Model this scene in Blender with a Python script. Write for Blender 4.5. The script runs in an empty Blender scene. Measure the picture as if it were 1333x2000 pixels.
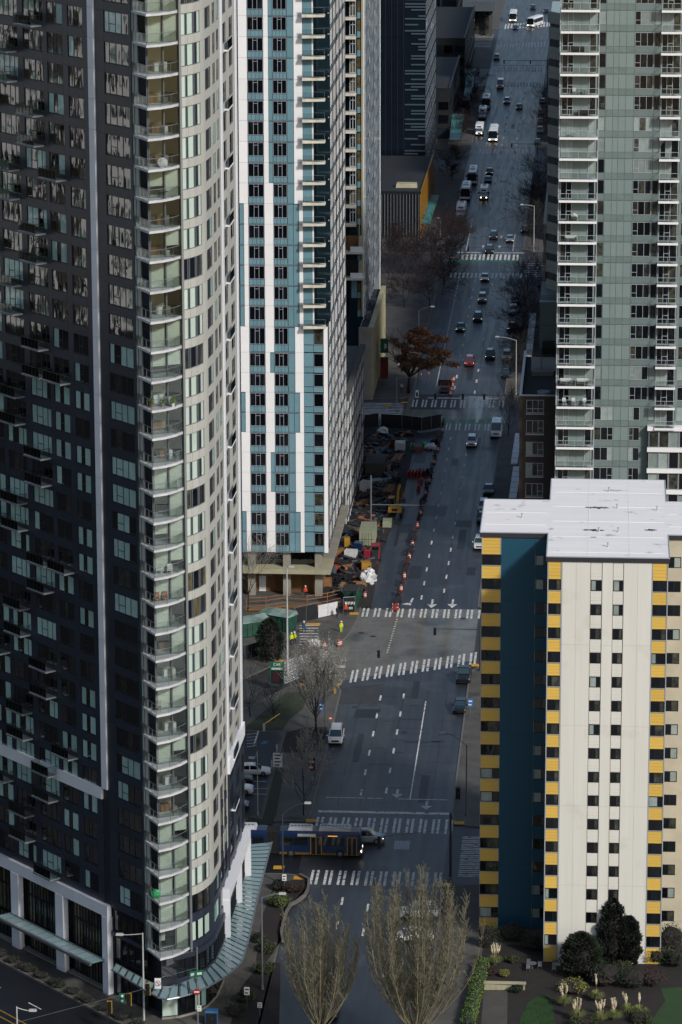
import bpy, math, random
from mathutils import Vector, Matrix
random.seed(7)
SC = bpy.context.scene; COL = SC.collection
# ---------------- camera (calibrated from the street's vanishing point and the verticals)
F_PX, CXP, CYP, CAMH = 7300.0, 666.5, 1000.0, 150.0
YAW, PITCH, ROLL = math.radians(-4.0133), math.radians(14.1372), math.radians(-0.1453)
_F = Vector((math.sin(YAW)*math.cos(PITCH), math.cos(YAW)*math.cos(PITCH), -math.sin(PITCH)))
_R0 = Vector((math.cos(YAW), -math.sin(YAW), 0)); _U0 = _R0.cross(_F)
_R = _R0*math.cos(ROLL)+_U0*math.sin(ROLL); _U = _U0*math.cos(ROLL)-_R0*math.sin(ROLL)
cd = bpy.data.cameras.new('camera'); cam = bpy.data.objects.new('camera', cd); COL.objects.link(cam)
cd.sensor_fit = 'VERTICAL'; cd.sensor_height = 36; cd.lens = 36*F_PX/2000
cd.clip_start = 5; cd.clip_end = 6000
cam.matrix_world = Matrix(((_R.x, _U.x, -_F.x, 0), (_R.y, _U.y, -_F.y, 0), (_R.z, _U.z, -_F.z, CAMH), (0, 0, 0, 1)))
SC.camera = cam
# ---------------- sky and sun (low winter sun from the right, a little behind the camera)
SUN_AZ, SUN_EL = math.radians(138), math.radians(33)     # azimuth clockwise from +Y (the street)
w = bpy.data.worlds.new('World'); SC.world = w; w.use_nodes = True
nt = w.node_tree; nt.nodes.clear()
sky = nt.nodes.new('ShaderNodeTexSky'); sky.sky_type = 'NISHITA'; sky.sun_disc = False
sky.sun_elevation = SUN_EL; sky.sun_rotation = SUN_AZ; sky.altitude = 60; sky.air_density = 1.0; sky.dust_density = 1.5; sky.ozone_density = 1.2
bg = nt.nodes.new('ShaderNodeBackground'); bg.inputs[1].default_value = 0.12
wo = nt.nodes.new('ShaderNodeOutputWorld')
nt.links.new(sky.outputs[0], bg.inputs[0]); nt.links.new(bg.outputs[0], wo.inputs[0])
sl = bpy.data.lights.new('sun', 'SUN'); sun = bpy.data.objects.new('sun', sl); COL.objects.link(sun)
sl.energy = 3.5; sl.angle = math.radians(6); sl.color = (1.0, 0.98, 0.955)
sdir = Vector((math.sin(SUN_AZ)*math.cos(SUN_EL), math.cos(SUN_AZ)*math.cos(SUN_EL), math.sin(SUN_EL)))
sun.rotation_euler = sdir.to_track_quat('Z', 'Y').to_euler(); sun.location = (60, 200, 300)
SC.view_settings.view_transform = 'Standard'; SC.view_settings.look = 'None'
SC.view_settings.exposure = -0.1; SC.view_settings.gamma = 1.0; SC.view_settings.use_curve_mapping = False
SC.render.engine = 'CYCLES'
try:
    SC.cycles.use_denoising = True; SC.cycles.max_bounces = 6; SC.cycles.transparent_max_bounces = 14
    SC.cycles.diffuse_bounces = 3; SC.cycles.glossy_bounces = 3; SC.cycles.transmission_bounces = 3; SC.cycles.caustics_reflective = False; SC.cycles.caustics_refractive = False
except Exception: pass
# ---------------- pixel -> place
def ray(x, y): return _F + _R*((x-CXP)/F_PX) + _U*((CYP-y)/F_PX)
def G(x, y, z=0.0):                     # where a pixel meets the level z
    d = ray(x, y); t = (z-CAMH)/d.z; return Vector((d.x*t, d.y*t, z))
def OY(x, y, Y):                        # ... the upright plane at distance Y
    d = ray(x, y); t = Y/d.y; return Vector((d.x*t, Y, CAMH+d.z*t))
def OX(x, y, X):                        # ... the upright plane along the street at X
    d = ray(x, y); t = X/d.x; return Vector((X, d.y*t, CAMH+d.z*t))
def PR(p):
    q = Vector((p[0], p[1], p[2]-CAMH)); dd = q.dot(_F); return (CXP+F_PX*q.dot(_R)/dd, CYP-F_PX*q.dot(_U)/dd)
def inframe(p, m=60):
    x, y = PR(p); return -m < x < 1333+m and -m < y < 2000+m
# ---------------- materials
def lin(c): return c/12.92 if c <= .04045 else ((c+.055)/1.055)**2.4
def hx(h): return tuple(lin(int(h[i:i+2], 16)/255) for i in (1, 3, 5))
MATS = {}
def mat(name, col, rough=.6, metal=0., spec=.5, var=0., nscale=1., nmix=0., bump=0., bscale=20., ncol=None, emit=None, coat=0., stretch=(1, 1, 1), wear=None, ior=None):
    """principled with per-object variation (var), noise between col and ncol (nmix, nscale in 1/m) and fine bump"""
    m = bpy.data.materials.new(name); m.use_nodes = True; t = m.node_tree; N = t.nodes; L = t.links
    b = N['Principled BSDF']; c = hx(col) if isinstance(col, str) else col
    b.inputs['Base Color'].default_value = (*c, 1); b.inputs['Roughness'].default_value = rough
    b.inputs['Metallic'].default_value = metal; b.inputs['Specular IOR Level'].default_value = spec
    if ior: b.inputs['IOR'].default_value = ior
    b.inputs['Coat Weight'].default_value = coat; b.inputs['Coat Roughness'].default_value = .04
    src = None
    if nmix or bump:
        g = N.new('ShaderNodeNewGeometry'); mp = N.new('ShaderNodeMapping'); mp.inputs['Scale'].default_value = stretch
        L.new(g.outputs['Position'], mp.inputs['Vector'])
    if nmix:
        n = N.new('ShaderNodeTexNoise'); n.inputs['Scale'].default_value = nscale; n.inputs['Detail'].default_value = 5; n.inputs['Roughness'].default_value = .62
        L.new(mp.outputs[0], n.inputs['Vector'])
        r = N.new('ShaderNodeMapRange'); r.inputs[1].default_value = .36; r.inputs[2].default_value = .64; r.inputs[4].default_value = nmix; L.new(n.outputs[0], r.inputs[0])
        x = N.new('ShaderNodeMix'); x.data_type = 'RGBA'; x.inputs[6].default_value = (*c, 1)
        c2 = hx(ncol) if isinstance(ncol, str) else (ncol or tuple(v*.55 for v in c)); x.inputs[7].default_value = (*c2, 1)
        L.new(r.outputs[0], x.inputs[0]); src = x.outputs[2]
    if wear:                            # (scale, low, high, colour): sparse blotches
        n2 = N.new('ShaderNodeTexNoise'); n2.inputs['Scale'].default_value = wear[0]; n2.inputs['Detail'].default_value = 6
        g2 = N.new('ShaderNodeNewGeometry'); L.new(g2.outputs['Position'], n2.inputs['Vector'])
        r2 = N.new('ShaderNodeMapRange'); r2.inputs[1].default_value = wear[1]; r2.inputs[2].default_value = wear[2]; L.new(n2.outputs[0], r2.inputs[0])
        x2 = N.new('ShaderNodeMix'); x2.data_type = 'RGBA'; x2.inputs[6].default_value = (*c, 1)
        if src: L.new(src, x2.inputs[6])
        x2.inputs[7].default_value = (*hx(wear[3]), 1); L.new(r2.outputs[0], x2.inputs[0]); src = x2.outputs[2]
    if var:
        oi = N.new('ShaderNodeObjectInfo'); r = N.new('ShaderNodeMapRange'); r.inputs[3].default_value = 1-var; r.inputs[4].default_value = 1+var
        L.new(oi.outputs['Random'], r.inputs[0]); hs = N.new('ShaderNodeHueSaturation'); L.new(r.outputs[0], hs.inputs['Value'])
        hs.inputs['Color'].default_value = (*c, 1)
        if src: L.new(src, hs.inputs['Color'])
        src = hs.outputs[0]
    if src: L.new(src, b.inputs['Base Color'])
    if bump:
        n = N.new('ShaderNodeTexNoise'); n.inputs['Scale'].default_value = bscale; n.inputs['Detail'].default_value = 3; L.new(mp.outputs[0], n.inputs['Vector'])
        bp = N.new('ShaderNodeBump'); bp.inputs['Strength'].default_value = bump; bp.inputs['Distance'].default_value = .05
        L.new(n.outputs[0], bp.inputs['Height']); L.new(bp.outputs[0], b.inputs['Normal'])
    if emit:
        b.inputs['Emission Color'].default_value = (*hx(emit[0]), 1); b.inputs['Emission Strength'].default_value = emit[1]
    MATS[name] = m; return m
def glass(name, col, rough=.04, wob=.12, ws=.9, var=.25, spec=.75, nm=.0, ncol=None, lit=0, ior=1.65):
    """window glass seen from outside: dark room or drawn blind behind a slightly wavy reflecting pane"""
    m = mat(name, col, rough, 0, spec, var=var, nscale=.9, nmix=nm, ncol=ncol, bump=0, ior=ior)
    t = m.node_tree; N = t.nodes; L = t.links; b = N['Principled BSDF']
    n = N.new('ShaderNodeTexNoise'); n.inputs['Scale'].default_value = ws; n.inputs['Detail'].default_value = 1.5
    g = N.new('ShaderNodeNewGeometry'); mq = N.new('ShaderNodeMapping'); mq.inputs['Scale'].default_value = (1, 1, .38); L.new(g.outputs['Position'], mq.inputs[0]); L.new(mq.outputs[0], n.inputs['Vector'])
    bp = N.new('ShaderNodeBump'); bp.inputs['Strength'].default_value = wob; bp.inputs['Distance'].default_value = .3
    L.new(n.outputs[0], bp.inputs['Height']); L.new(bp.outputs[0], b.inputs['Normal'])
    return m
# ---------------- geometry helpers
class MB:
    def __init__(s): s.v = []; s.f = []; s.m = []; s.mats = []; s.cur = 0
    def mt(s, m):
        if m not in s.mats: s.mats.append(m)
        s.cur = s.mats.index(m); return s
    def poly(s, pts):
        b = len(s.v); s.v += [tuple(p) for p in pts]; s.f.append(tuple(range(b, b+len(pts)))); s.m.append(s.cur)
    def hexa(s, p):                     # 8 corners: 4 below (ccw), 4 above
        b = len(s.v); s.v += [tuple(q) for q in p]
        for q in ((3, 2, 1, 0), (4, 5, 6, 7), (0, 1, 5, 4), (1, 2, 6, 5), (2, 3, 7, 6), (3, 0, 4, 7)):
            s.f.append(tuple(b+i for i in q)); s.m.append(s.cur)
    def box(s, x0, x1, y0, y1, z0, z1):
        s.hexa([(x0, y0, z0), (x1, y0, z0), (x1, y1, z0), (x0, y1, z0), (x0, y0, z1), (x1, y0, z1), (x1, y1, z1), (x0, y1, z1)])
    def tbox(s, x0, x1, y0, y1, z0, z1, tx, ty, oy=0):   # box whose top is drawn in by tx, ty
        s.hexa([(x0, y0, z0), (x1, y0, z0), (x1, y1, z0), (x0, y1, z0), (x0+tx, y0+ty+oy, z1), (x1-tx, y0+ty+oy, z1), (x1-tx, y1-ty+oy, z1), (x0+tx, y1-ty+oy, z1)])
    def prism(s, poly, z0, z1):
        n = len(poly); b = len(s.v)
        s.v += [(p[0], p[1], z0) for p in poly]+[(p[0], p[1], z1) for p in poly]
        s.f.append(tuple(b+i for i in reversed(range(n)))); s.m.append(s.cur)
        s.f.append(tuple(b+n+i for i in range(n))); s.m.append(s.cur)
        for i in range(n):
            j = (i+1) % n; s.f.append((b+i, b+j, b+n+j, b+n+i)); s.m.append(s.cur)
    def xprism(s, prof, x0, x1, ins=0.):  # profile (y,z) drawn along x
        n = len(prof); b = len(s.v)
        s.v += [(x0, p[0], p[1]) for p in prof]+[(x1, p[0], p[1]) for p in prof]
        s.f.append(tuple(b+i for i in range(n))); s.m.append(s.cur)
        s.f.append(tuple(b+n+i for i in reversed(range(n)))); s.m.append(s.cur)
        for i in range(n):
            j = (i+1) % n; s.f.append((b+i, b+n+i, b+n+j, b+j)); s.m.append(s.cur)
    def tube(s, p, q, r0, r1=None, n=6, cap=True):
        p = Vector(p); q = Vector(q); r1 = r0 if r1 is None else r1; d = q-p
        if d.length < 1e-6: return
        d.normalize(); a = d.orthogonal().normalized(); c = d.cross(a); b = len(s.v)
        for (o, r) in ((p, r0), (q, r1)):
            for i in range(n):
                t = 2*math.pi*i/n; s.v.append(tuple(o+a*(r*math.cos(t))+c*(r*math.sin(t))))
        for i in range(n):
            j = (i+1) % n; s.f.append((b+i, b+j, b+n+j, b+n+i)); s.m.append(s.cur)
        if cap:
            s.f.append(tuple(b+i for i in reversed(range(n)))); s.m.append(s.cur); s.f.append(tuple(b+n+i for i in range(n))); s.m.append(s.cur)
    def pipe(s, pts, r, n=6, r1=None):
        k = len(pts)-1
        for i in range(k):
            a = r if r1 is None else r+(r1-r)*i/k; c = r if r1 is None else r+(r1-r)*(i+1)/k
            s.tube(pts[i], pts[i+1], a, c, n)
    def lathe(s, prof, cx=0, cy=0, n=12):
        b = len(s.v)
        for (r, z) in prof:
            for i in range(n): s.v.append((cx+r*math.cos(2*math.pi*i/n), cy+r*math.sin(2*math.pi*i/n), z))
        for k in range(len(prof)-1):
            for i in range(n):
                j = (i+1) % n; s.f.append((b+k*n+i, b+k*n+j, b+(k+1)*n+j, b+(k+1)*n+i)); s.m.append(s.cur)
        s.f.append(tuple(b+i for i in reversed(range(n)))); s.m.append(s.cur); e = b+(len(prof)-1)*n; s.f.append(tuple(e+i for i in range(n))); s.m.append(s.cur)
    def blob(s, c, r, rng, n=8, k=5, jit=.25):
        b = len(s.v); c = Vector(c)
        for i in range(1, k):
            th = math.pi*i/k
            for j in range(n):
                ph = 2*math.pi*(j+.5*(i % 2))/n; q = 1+rng.uniform(-jit, jit)
                s.v.append((c.x+r[0]*q*math.sin(th)*math.cos(ph), c.y+r[1]*q*math.sin(th)*math.sin(ph), c.z+r[2]*q*math.cos(th)))
        s.v.append((c.x, c.y, c.z+r[2])); s.v.append((c.x, c.y, c.z-r[2])); t = len(s.v)-2
        for i in range(k-2):
            for j in range(n):
                l = (j+1) % n; s.f.append((b+i*n+j, b+(i+1)*n+j, b+(i+1)*n+l, b+i*n+l)); s.m.append(s.cur)
        for j in range(n):
            l = (j+1) % n; s.f.append((t, b+j, b+l)); s.m.append(s.cur); s.f.append((t+1, b+(k-2)*n+l, b+(k-2)*n+j)); s.m.append(s.cur)
    def add(s, tpl, M):                 # append a template (verts, faces, mat indices, mats) through a matrix
        b = len(s.v); s.v += [tuple(M @ Vector(p)) for p in tpl.v]
        mp = []
        for m in tpl.mats:
            if m not in s.mats: s.mats.append(m)
            mp.append(s.mats.index(m))
        for f, k in zip(tpl.f, tpl.m): s.f.append(tuple(b+i for i in f)); s.m.append(mp[k] if mp else 0)
    def mesh(s, name, smooth=False):
        me = bpy.data.meshes.new(name); me.from_pydata(s.v, [], s.f)
        for m in s.mats: me.materials.append(MATS[m])
        if len(s.mats) > 1: me.polygons.foreach_set('material_index', s.m)
        if smooth: me.polygons.foreach_set('use_smooth', [True]*len(s.f))
        me.update(); return me
    def build(s, name, parent=None, smooth=False, **kw):
        o = bpy.data.objects.new(name, s.mesh(name, smooth)); COL.objects.link(o); return setp(o, parent, **kw)
def setp(o, parent=None, M=None, **kw):
    if parent is not None: o.parent = parent
    if M is not None: o.matrix_local = M
    for k, v in kw.items():
        if v: o[k if k != 'cat' else 'category'] = v
    return o
def thing(name, label, cat, loc=(0, 0, 0), rz=0, group=None, s=1):
    o = bpy.data.objects.new(name, None); COL.objects.link(o); o.location = loc; o.rotation_euler = (0, 0, rz); o.scale = (s, s, s)
    o.empty_display_size = .3
    o['label'] = label; o['category'] = cat
    if group: o['group'] = group
    return o
def struct(name, mb, **kw): return mb.build(name, None, kind='structure', **kw)
_TM = {}
def tmesh(key, tpl):
    if key not in _TM: _TM[key] = tpl.mesh(key[0] if isinstance(key[0], str) else 'piece')
    return _TM[key]
_TP = {}
def ubox(m):
    k = ('panel', m)
    if k not in _TP:
        b = MB().mt(m); b.box(-.5, .5, -.5, .5, -.5, .5); _TP[k] = b
    return k, _TP[k]
def wintpl(wd, ht, gl, fr, mull=(), bars=(), ft=.06, dp=.12, kind=0, sill=0):
    """window in its own plane: x right, z up, y inward; frame stands proud of the pane. mull = upright fractions, bars = level fractions"""
    wd = round(wd, 2); ht = round(ht, 2); k = ('window', wd, ht, gl, fr, tuple(mull), tuple(bars), ft, dp, kind)
    if k in _TP: return k, _TP[k]
    b = MB(); a = wd/2; h = ht/2
    b.mt(gl) if isinstance(gl, str) else b.mt(gl[0])
    if isinstance(gl, str): b.box(-a, a, -.005, .004, -h, h)
    else:                               # one glass for each light
        xs = [0]+list(mull)+[1]
        for i in range(len(xs)-1):
            b.mt(gl[i]); b.box(-a+wd*xs[i], -a+wd*xs[i+1], -.005, .004, -h, h)
    b.mt(fr); d = -dp
    for (x0, x1, z0, z1) in [(-a, a, -h, -h+ft), (-a, a, h-ft, h), (-a, -a+ft, -h+ft, h-ft), (a-ft, a, -h+ft, h-ft)]: b.box(x0, x1, d, 0, z0, z1)
    for t in mull: b.box(-a+wd*t-ft/2, -a+wd*t+ft/2, d*.8, 0, -h+ft, h-ft)
    for t in bars:
        if isinstance(t, tuple): b.box(-a+wd*t[1], -a+wd*t[2], d*.7, 0, -h+ht*t[0]-ft/2, -h+ht*t[0]+ft/2)
        else: b.box(-a+ft, a-ft, d*.7, 0, -h+ht*t-ft/2, -h+ht*t+ft/2)
    _TP[k] = b; return k, b
class Pieces:
    """all pieces of one thing; the 300 largest in view of each name become objects, the rest one joined part"""
    def __init__(s, root): s.root = root; s.it = {}; s.ml = Matrix.Translation(-root.location)
    def put(s, name, kt, M, area, parent=None):
        s.it.setdefault(name, []).append((area if inframe(M.translation, 25) else area*1e-3, kt, M))
    def flush(s, cap=300):
        for name, L in s.it.items():
            L.sort(key=lambda q: -q[0]); rest = MB()
            for i, (a, (k, tp), M) in enumerate(L):
                if i < cap and a > 2e-3: 
                    o = bpy.data.objects.new(name, tmesh(k, tp)); COL.objects.link(o); o.parent = s.root; o.matrix_local = s.ml @ M
                else: rest.add(tp, M)
            if rest.v:
                o = rest.build(name, s.root, kind='stuff'); o.matrix_local = s.ml
ORD = ['first', 'second', 'third', 'fourth', 'fifth', 'sixth', 'seventh', 'eighth', 'ninth', 'tenth', 'eleventh', 'twelfth', 'thirteenth', 'fourteenth', 'fifteenth', 'sixteenth', 'seventeenth', 'eighteenth', 'nineteenth', 'twentieth', 'twenty-first', 'twenty-second', 'twenty-third', 'twenty-fourth']
class Fac:
    """a flat facade: s runs to the right seen from outside, d outward"""
    def __init__(s, P, ox, oy, dx, dy):
        l = math.hypot(dx, dy); s.P = P; s.o = (ox, oy); s.d = (dx/l, dy/l); s.n = (dy/l, -dx/l); s.a = math.atan2(dy, dx)
        s.R = Matrix.Rotation(s.a, 4, 'Z')
    def pt(s, u, z, d=0): return Vector((s.o[0]+s.d[0]*u+s.n[0]*d, s.o[1]+s.d[1]*u+s.n[1]*d, z))
    def u(s, px, py):                   # pixel -> (s, z) on the facade plane
        r = ray(px, py); q = r.x*s.n[0]+r.y*s.n[1]; t = (s.o[0]*s.n[0]+s.o[1]*s.n[1])/q
        X, Y, Z = r.x*t, r.y*t, CAMH+r.z*t
        return ((X-s.o[0])*s.d[0]+(Y-s.o[1])*s.d[1], Z)
    def box(s, name, m, u0, u1, z0, z1, d0, d1, area=None):
        c = s.pt((u0+u1)/2, (z0+z1)/2, (d0+d1)/2)
        M = Matrix.Translation(c) @ s.R @ Matrix.Diagonal((abs(u1-u0), abs(d1-d0), abs(z1-z0), 1))
        s.P.put(name, ubox(m), M, area if area else abs((u1-u0)*(z1-z0)))
    def win(s, name, u0, u1, z0, z1, gl, fr, d=.0, **kw):
        kt = wintpl(u1-u0, z1-z0, gl, fr, **kw); c = s.pt((u0+u1)/2, (z0+z1)/2, d)
        s.P.put(name, kt, Matrix.Translation(c) @ s.R, (u1-u0)*(z1-z0))
    def tpl(s, name, kt, u, z, d=0, area=1.): s.P.put(name, kt, Matrix.Translation(s.pt(u, z, d)) @ s.R, area)
def solid(root, name, poly, z0, z1, m, **kw):
    b = MB().mt(m); b.prism([(p[0]-root.location.x, p[1]-root.location.y) for p in poly], z0, z1); return b.build(name, root, **kw)
def ccw(p):
    a = sum(p[i][0]*p[(i+1) % len(p)][1]-p[(i+1) % len(p)][0]*p[i][1] for i in range(len(p))); return p if a > 0 else p[::-1]
# ---------------- materials
mat('asphalt', '#2e3136', .3, spec=.6, nscale=.45, nmix=.85, ncol='#24262b', bump=.2, bscale=9, stretch=(1.6, .045, 1), wear=(.16, .54, .7, '#404246'))
def wet(name, lo, hi, sc):
    m = MATS[name]; t = m.node_tree; N = t.nodes; L = t.links; g = N.new('ShaderNodeNewGeometry'); mp = N.new('ShaderNodeMapping'); mp.inputs['Scale'].default_value = (1.3, .06, 1); n = N.new('ShaderNodeTexNoise'); n.inputs['Scale'].default_value = sc; n.inputs['Detail'].default_value = 6
    r = N.new('ShaderNodeMapRange'); r.inputs[1].default_value = .38; r.inputs[2].default_value = .62; r.inputs[3].default_value = lo; r.inputs[4].default_value = hi; L.new(g.outputs['Position'], mp.inputs[0]); L.new(mp.outputs[0], n.inputs['Vector']); L.new(n.outputs[0], r.inputs[0]); L.new(r.outputs[0], N['Principled BSDF'].inputs['Roughness'])
wet('asphalt', .37, .43, .9)
mat('asphalt_junction_sunlit', '#6a665c', .5, nscale=.25, nmix=.8, ncol='#524f47', bump=.2, bscale=9, wear=(.12, .55, .7, '#3c3b38')); wet('asphalt_junction_sunlit', .22, .55, .3)
mat('asphalt_old', '#3a3a3a', .55, nscale=.5, nmix=.7, ncol='#2a2a2b', bump=.25, bscale=8)
mat('asphalt_patch', '#27292d', .5, nscale=.6, nmix=.6, bump=.2, bscale=8); mat('asphalt_patch_light', '#3d3f42', .5, nscale=.6, nmix=.6, ncol='#303235', bump=.2, bscale=8)
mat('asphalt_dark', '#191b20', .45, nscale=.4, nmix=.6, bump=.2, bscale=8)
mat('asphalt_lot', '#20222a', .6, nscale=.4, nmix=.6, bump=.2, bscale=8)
mat('concrete_walk', '#55524c', .75, nscale=.35, nmix=.7, ncol='#3c3a37', bump=.15, bscale=6, wear=(.2, .6, .75, '#2c2b2a'))
mat('kerb', '#6a665f', .7, nscale=.6, nmix=.6)
mat('soil', '#2b241d', .95, nscale=.7, nmix=.8, bump=.6, bscale=5)
mat('paint', '#d6d4cd', .7, nscale=1.6, nmix=.6, ncol='#77767a', wear=(1.4, .58, .66, '#3b3c40'))
mat('paint_old', '#bcbcba', .75, nscale=1.6, nmix=.8, ncol='#7a7b7d')
mat('paint_yellow', '#a07a1e', .6, nscale=1.6, nmix=.6)
mat('paint_green', '#2f8a48', .6, nscale=1.2, nmix=.6)
mat('paint_blue', '#2f5f8a', .6, nscale=2, nmix=.6)
mat('tactile', '#c9952e', .7, nscale=2, nmix=.4)
mat('grass', '#2a361b', .9, nscale=.8, nmix=.8, ncol='#232417', bump=.8, bscale=14)
mat('lawn', '#23421a', .9, nscale=.4, nmix=.7, ncol='#1a3314', bump=.6, bscale=20)
mat('mulch', '#241d1b', .95, nscale=1, nmix=.8, bump=.8, bscale=9)
# left tower
mat('char_panel', '#2a303c', .36, spec=.5, var=.10, nscale=.3, nmix=.35, ncol='#22252c')
mat('char_wall', '#1a1c21', .6)
mat('white_panel', '#dcdde0', .45, var=.04, nscale=.4, nmix=.25, ncol='#c9ccd2')
mat('grey_panel', '#adaca4', .45, var=.05, nscale=.3, nmix=.3, ncol='#a09d94')
mat('grey_wall', '#3b3a38', .6)
mat('steel', '#8b8f94', .35, metal=.7)
mat('slab', '#bfc0c0', .6, nscale=.8, nmix=.4, ncol='#85878a')
mat('balcony_slab', '#6f757c', .6, nscale=.8, nmix=.4); mat('frame_dark', '#16181c', .4)
mat('frame_grey', '#6e7378', .4, metal=.3)
mat('frame_light', '#a9adb0', .4, metal=.2)
mat('interior', '#a39b88', .8, var=.3)
glass('glass_dark', '#0a0d12', var=.3)
glass('glass_dark_b', '#11161b', var=.3, wob=.2, ws=1.4)
glass('glass_blind', '#7f9f97', var=.18, spec=.6, nm=.3, ncol='#678880')
glass('glass_blind_pale', '#b6c6b8', var=.1, spec=.5, nm=.25, ncol='#9fb3a6')
glass('glass_curtain', '#8f9a94', var=.2, spec=.5, nm=.5, ncol='#6c7772')
glass('glass_warm', '#6d6140', var=.2, spec=.6, nm=.8, ncol='#2b281c')
glass('glass_room', '#1c1e1d', var=.4, nm=.9, ncol='#4a4a3e', ws=1.5)
glass('glass_stripe', '#2b3a38', var=.5, nm=.6, ncol='#5e5f3c')
glass('mglass_dark', '#0a0d12', var=.3, ior=2.3, wob=.16, ws=.55); glass('mglass_dark_b', '#11161b', var=.3, wob=.26, ws=.8, ior=2.3); glass('mglass_blind', '#a5c2ba', var=.18, spec=.6, nm=.3, ncol='#678880', ior=1.8); glass('mglass_room', '#1c1e1d', var=.4, nm=.9, ncol='#3a3a33', ws=.7, ior=2.2)
def clear_glass(name, tint, mixv=.1):
    m = bpy.data.materials.new(name); m.use_nodes = True; t = m.node_tree; N = t.nodes; L = t.links; N.clear()
    o = N.new('ShaderNodeOutputMaterial'); mx = N.new('ShaderNodeMixShader'); tr = N.new('ShaderNodeBsdfTransparent'); gl = N.new('ShaderNodeBsdfGlossy')
    fr = N.new('ShaderNodeFresnel'); fr.inputs[0].default_value = 1.5; ad = N.new('ShaderNodeMath'); ad.operation = 'ADD'; ad.use_clamp = True; ad.inputs[1].default_value = mixv
    tr.inputs[0].default_value = (*hx(tint), 1); gl.inputs['Roughness'].default_value = .03; gl.inputs['Color'].default_value = (.8, .9, .88, 1)
    L.new(fr.outputs[0], ad.inputs[0]); L.new(ad.outputs[0], mx.inputs[0]); L.new(tr.outputs[0], mx.inputs[1]); L.new(gl.outputs[0], mx.inputs[2]); L.new(mx.outputs[0], o.inputs[0]); MATS[name] = m
clear_glass('clear_glass', '#eff3f1', .05); clear_glass('rail_glass', '#f0f4f2', .04); clear_glass('canopy_glass', '#7fa6a6', .22)
mat('blind', '#cfd6ca', .8, var=.1, nscale=3, nmix=.3)
mat('canopy_fritted', '#7e9697', .3, spec=.6, var=.1, nscale=1.5, nmix=.4, ncol='#6f898c')
# centre tower
mat('white_clad', '#e6e4e1', .5, var=.03, nscale=.5, nmix=.25, ncol='#d3d2d3')
glass('teal_glass', '#6d8e97', rough=.08, var=.08, spec=.7, nm=.4, ncol='#5f8089', wob=.05)
glass('teal_dark', '#16262d', rough=.06, var=.2, spec=.7, wob=.08)
mat('alu', '#a4abb2', .35, metal=.4)
mat('beige_slab', '#d3ccbb', .7, nscale=1.2, nmix=.5, ncol='#928c7e')
mat('concrete', '#8b867a', .8, nscale=.4, nmix=.6, ncol='#6d6960', bump=.1)
mat('concrete_dark', '#4a4843', .85, nscale=.4, nmix=.6, bump=.1)
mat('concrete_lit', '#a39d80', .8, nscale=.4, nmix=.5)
mat('plywood', '#7d5a33', .8, nscale=.9, nmix=.6, ncol='#5d4226', stretch=(1, 1, .2))
mat('timber', '#8a5f3a', .8, nscale=2, nmix=.6, var=.2)
mat('black_cloth', '#0e1013', .9, nscale=.8, nmix=.5, ncol='#1b1d20')
# cream tower
mat('cream_wall', '#cfccc2', .75, nscale=.5, nmix=.45, ncol='#c2bfb4', stretch=(2.5, 2.5, .12), wear=(.25, .62, .78, '#bfb9aa'))
mat('cream_side', '#b5ac98', .75, nscale=.5, nmix=.3)
mat('yellow_siding', '#cca648', .55, var=.06, nscale=.8, nmix=.35, ncol='#ba953a', stretch=(.4, .4, 5))
mat('teal_wall', '#0d4458', .55, nscale=.3, nmix=.3, ncol='#0c4154', stretch=(2, 2, .2))
mat('roof_white', '#e9e5e1', .7, nscale=.35, nmix=.35, ncol='#d3d0ce', stretch=(.25, 2.2, 1), wear=(.5, .64, .74, '#aaa7a4'))
mat('roof_seam', '#e6e2de', .7); mat('roof_edge', '#26262c', .6)
mat('roof_stain', '#1d1c1b', .5, nscale=2, nmix=.5)
# right tower and others
glass('green_panel', '#7b8985', rough=.18, var=.05, spec=.6, nm=.25, ncol='#717f7b', wob=.03)
glass('green_panel_b', '#6f7d79', rough=.18, var=.06, spec=.6, nm=.25, wob=.03)
mat('brown_clad', '#3c332d', .7, nscale=.6, nmix=.5, ncol='#2f2823', var=.05)
mat('grey_clad', '#66706e', .6, nscale=.4, nmix=.3)
mat('terrace', '#85817a', .8, nscale=.6, nmix=.4)
mat('stripe_conc', '#969386', .75, nscale=.35, nmix=.45, ncol='#7c796e', var=.05)
mat('navy_glass_wall', '#0a1420', .25, nscale=.2, nmix=.5, ncol='#060c14')
mat('black_fin', '#15181b', .5)
mat('fin_edge', '#74777a', .45, metal=.3)
mat('gold_panel', '#a8771f', .45, metal=.35, var=.08, nscale=.5, nmix=.4, ncol='#7d5716')
mat('dark_roof', '#23262b', .8, nscale=.4, nmix=.5)
mat('slat_light', '#46575d', .35, metal=.3)
mat('teal_canopy', '#3d7a78', .35, spec=.6, nscale=.6, nmix=.4, ncol='#2f6463')
mat('far_grey', '#4c545c', .7, nscale=.3, nmix=.4)
rnd = random.Random(11)

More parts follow.
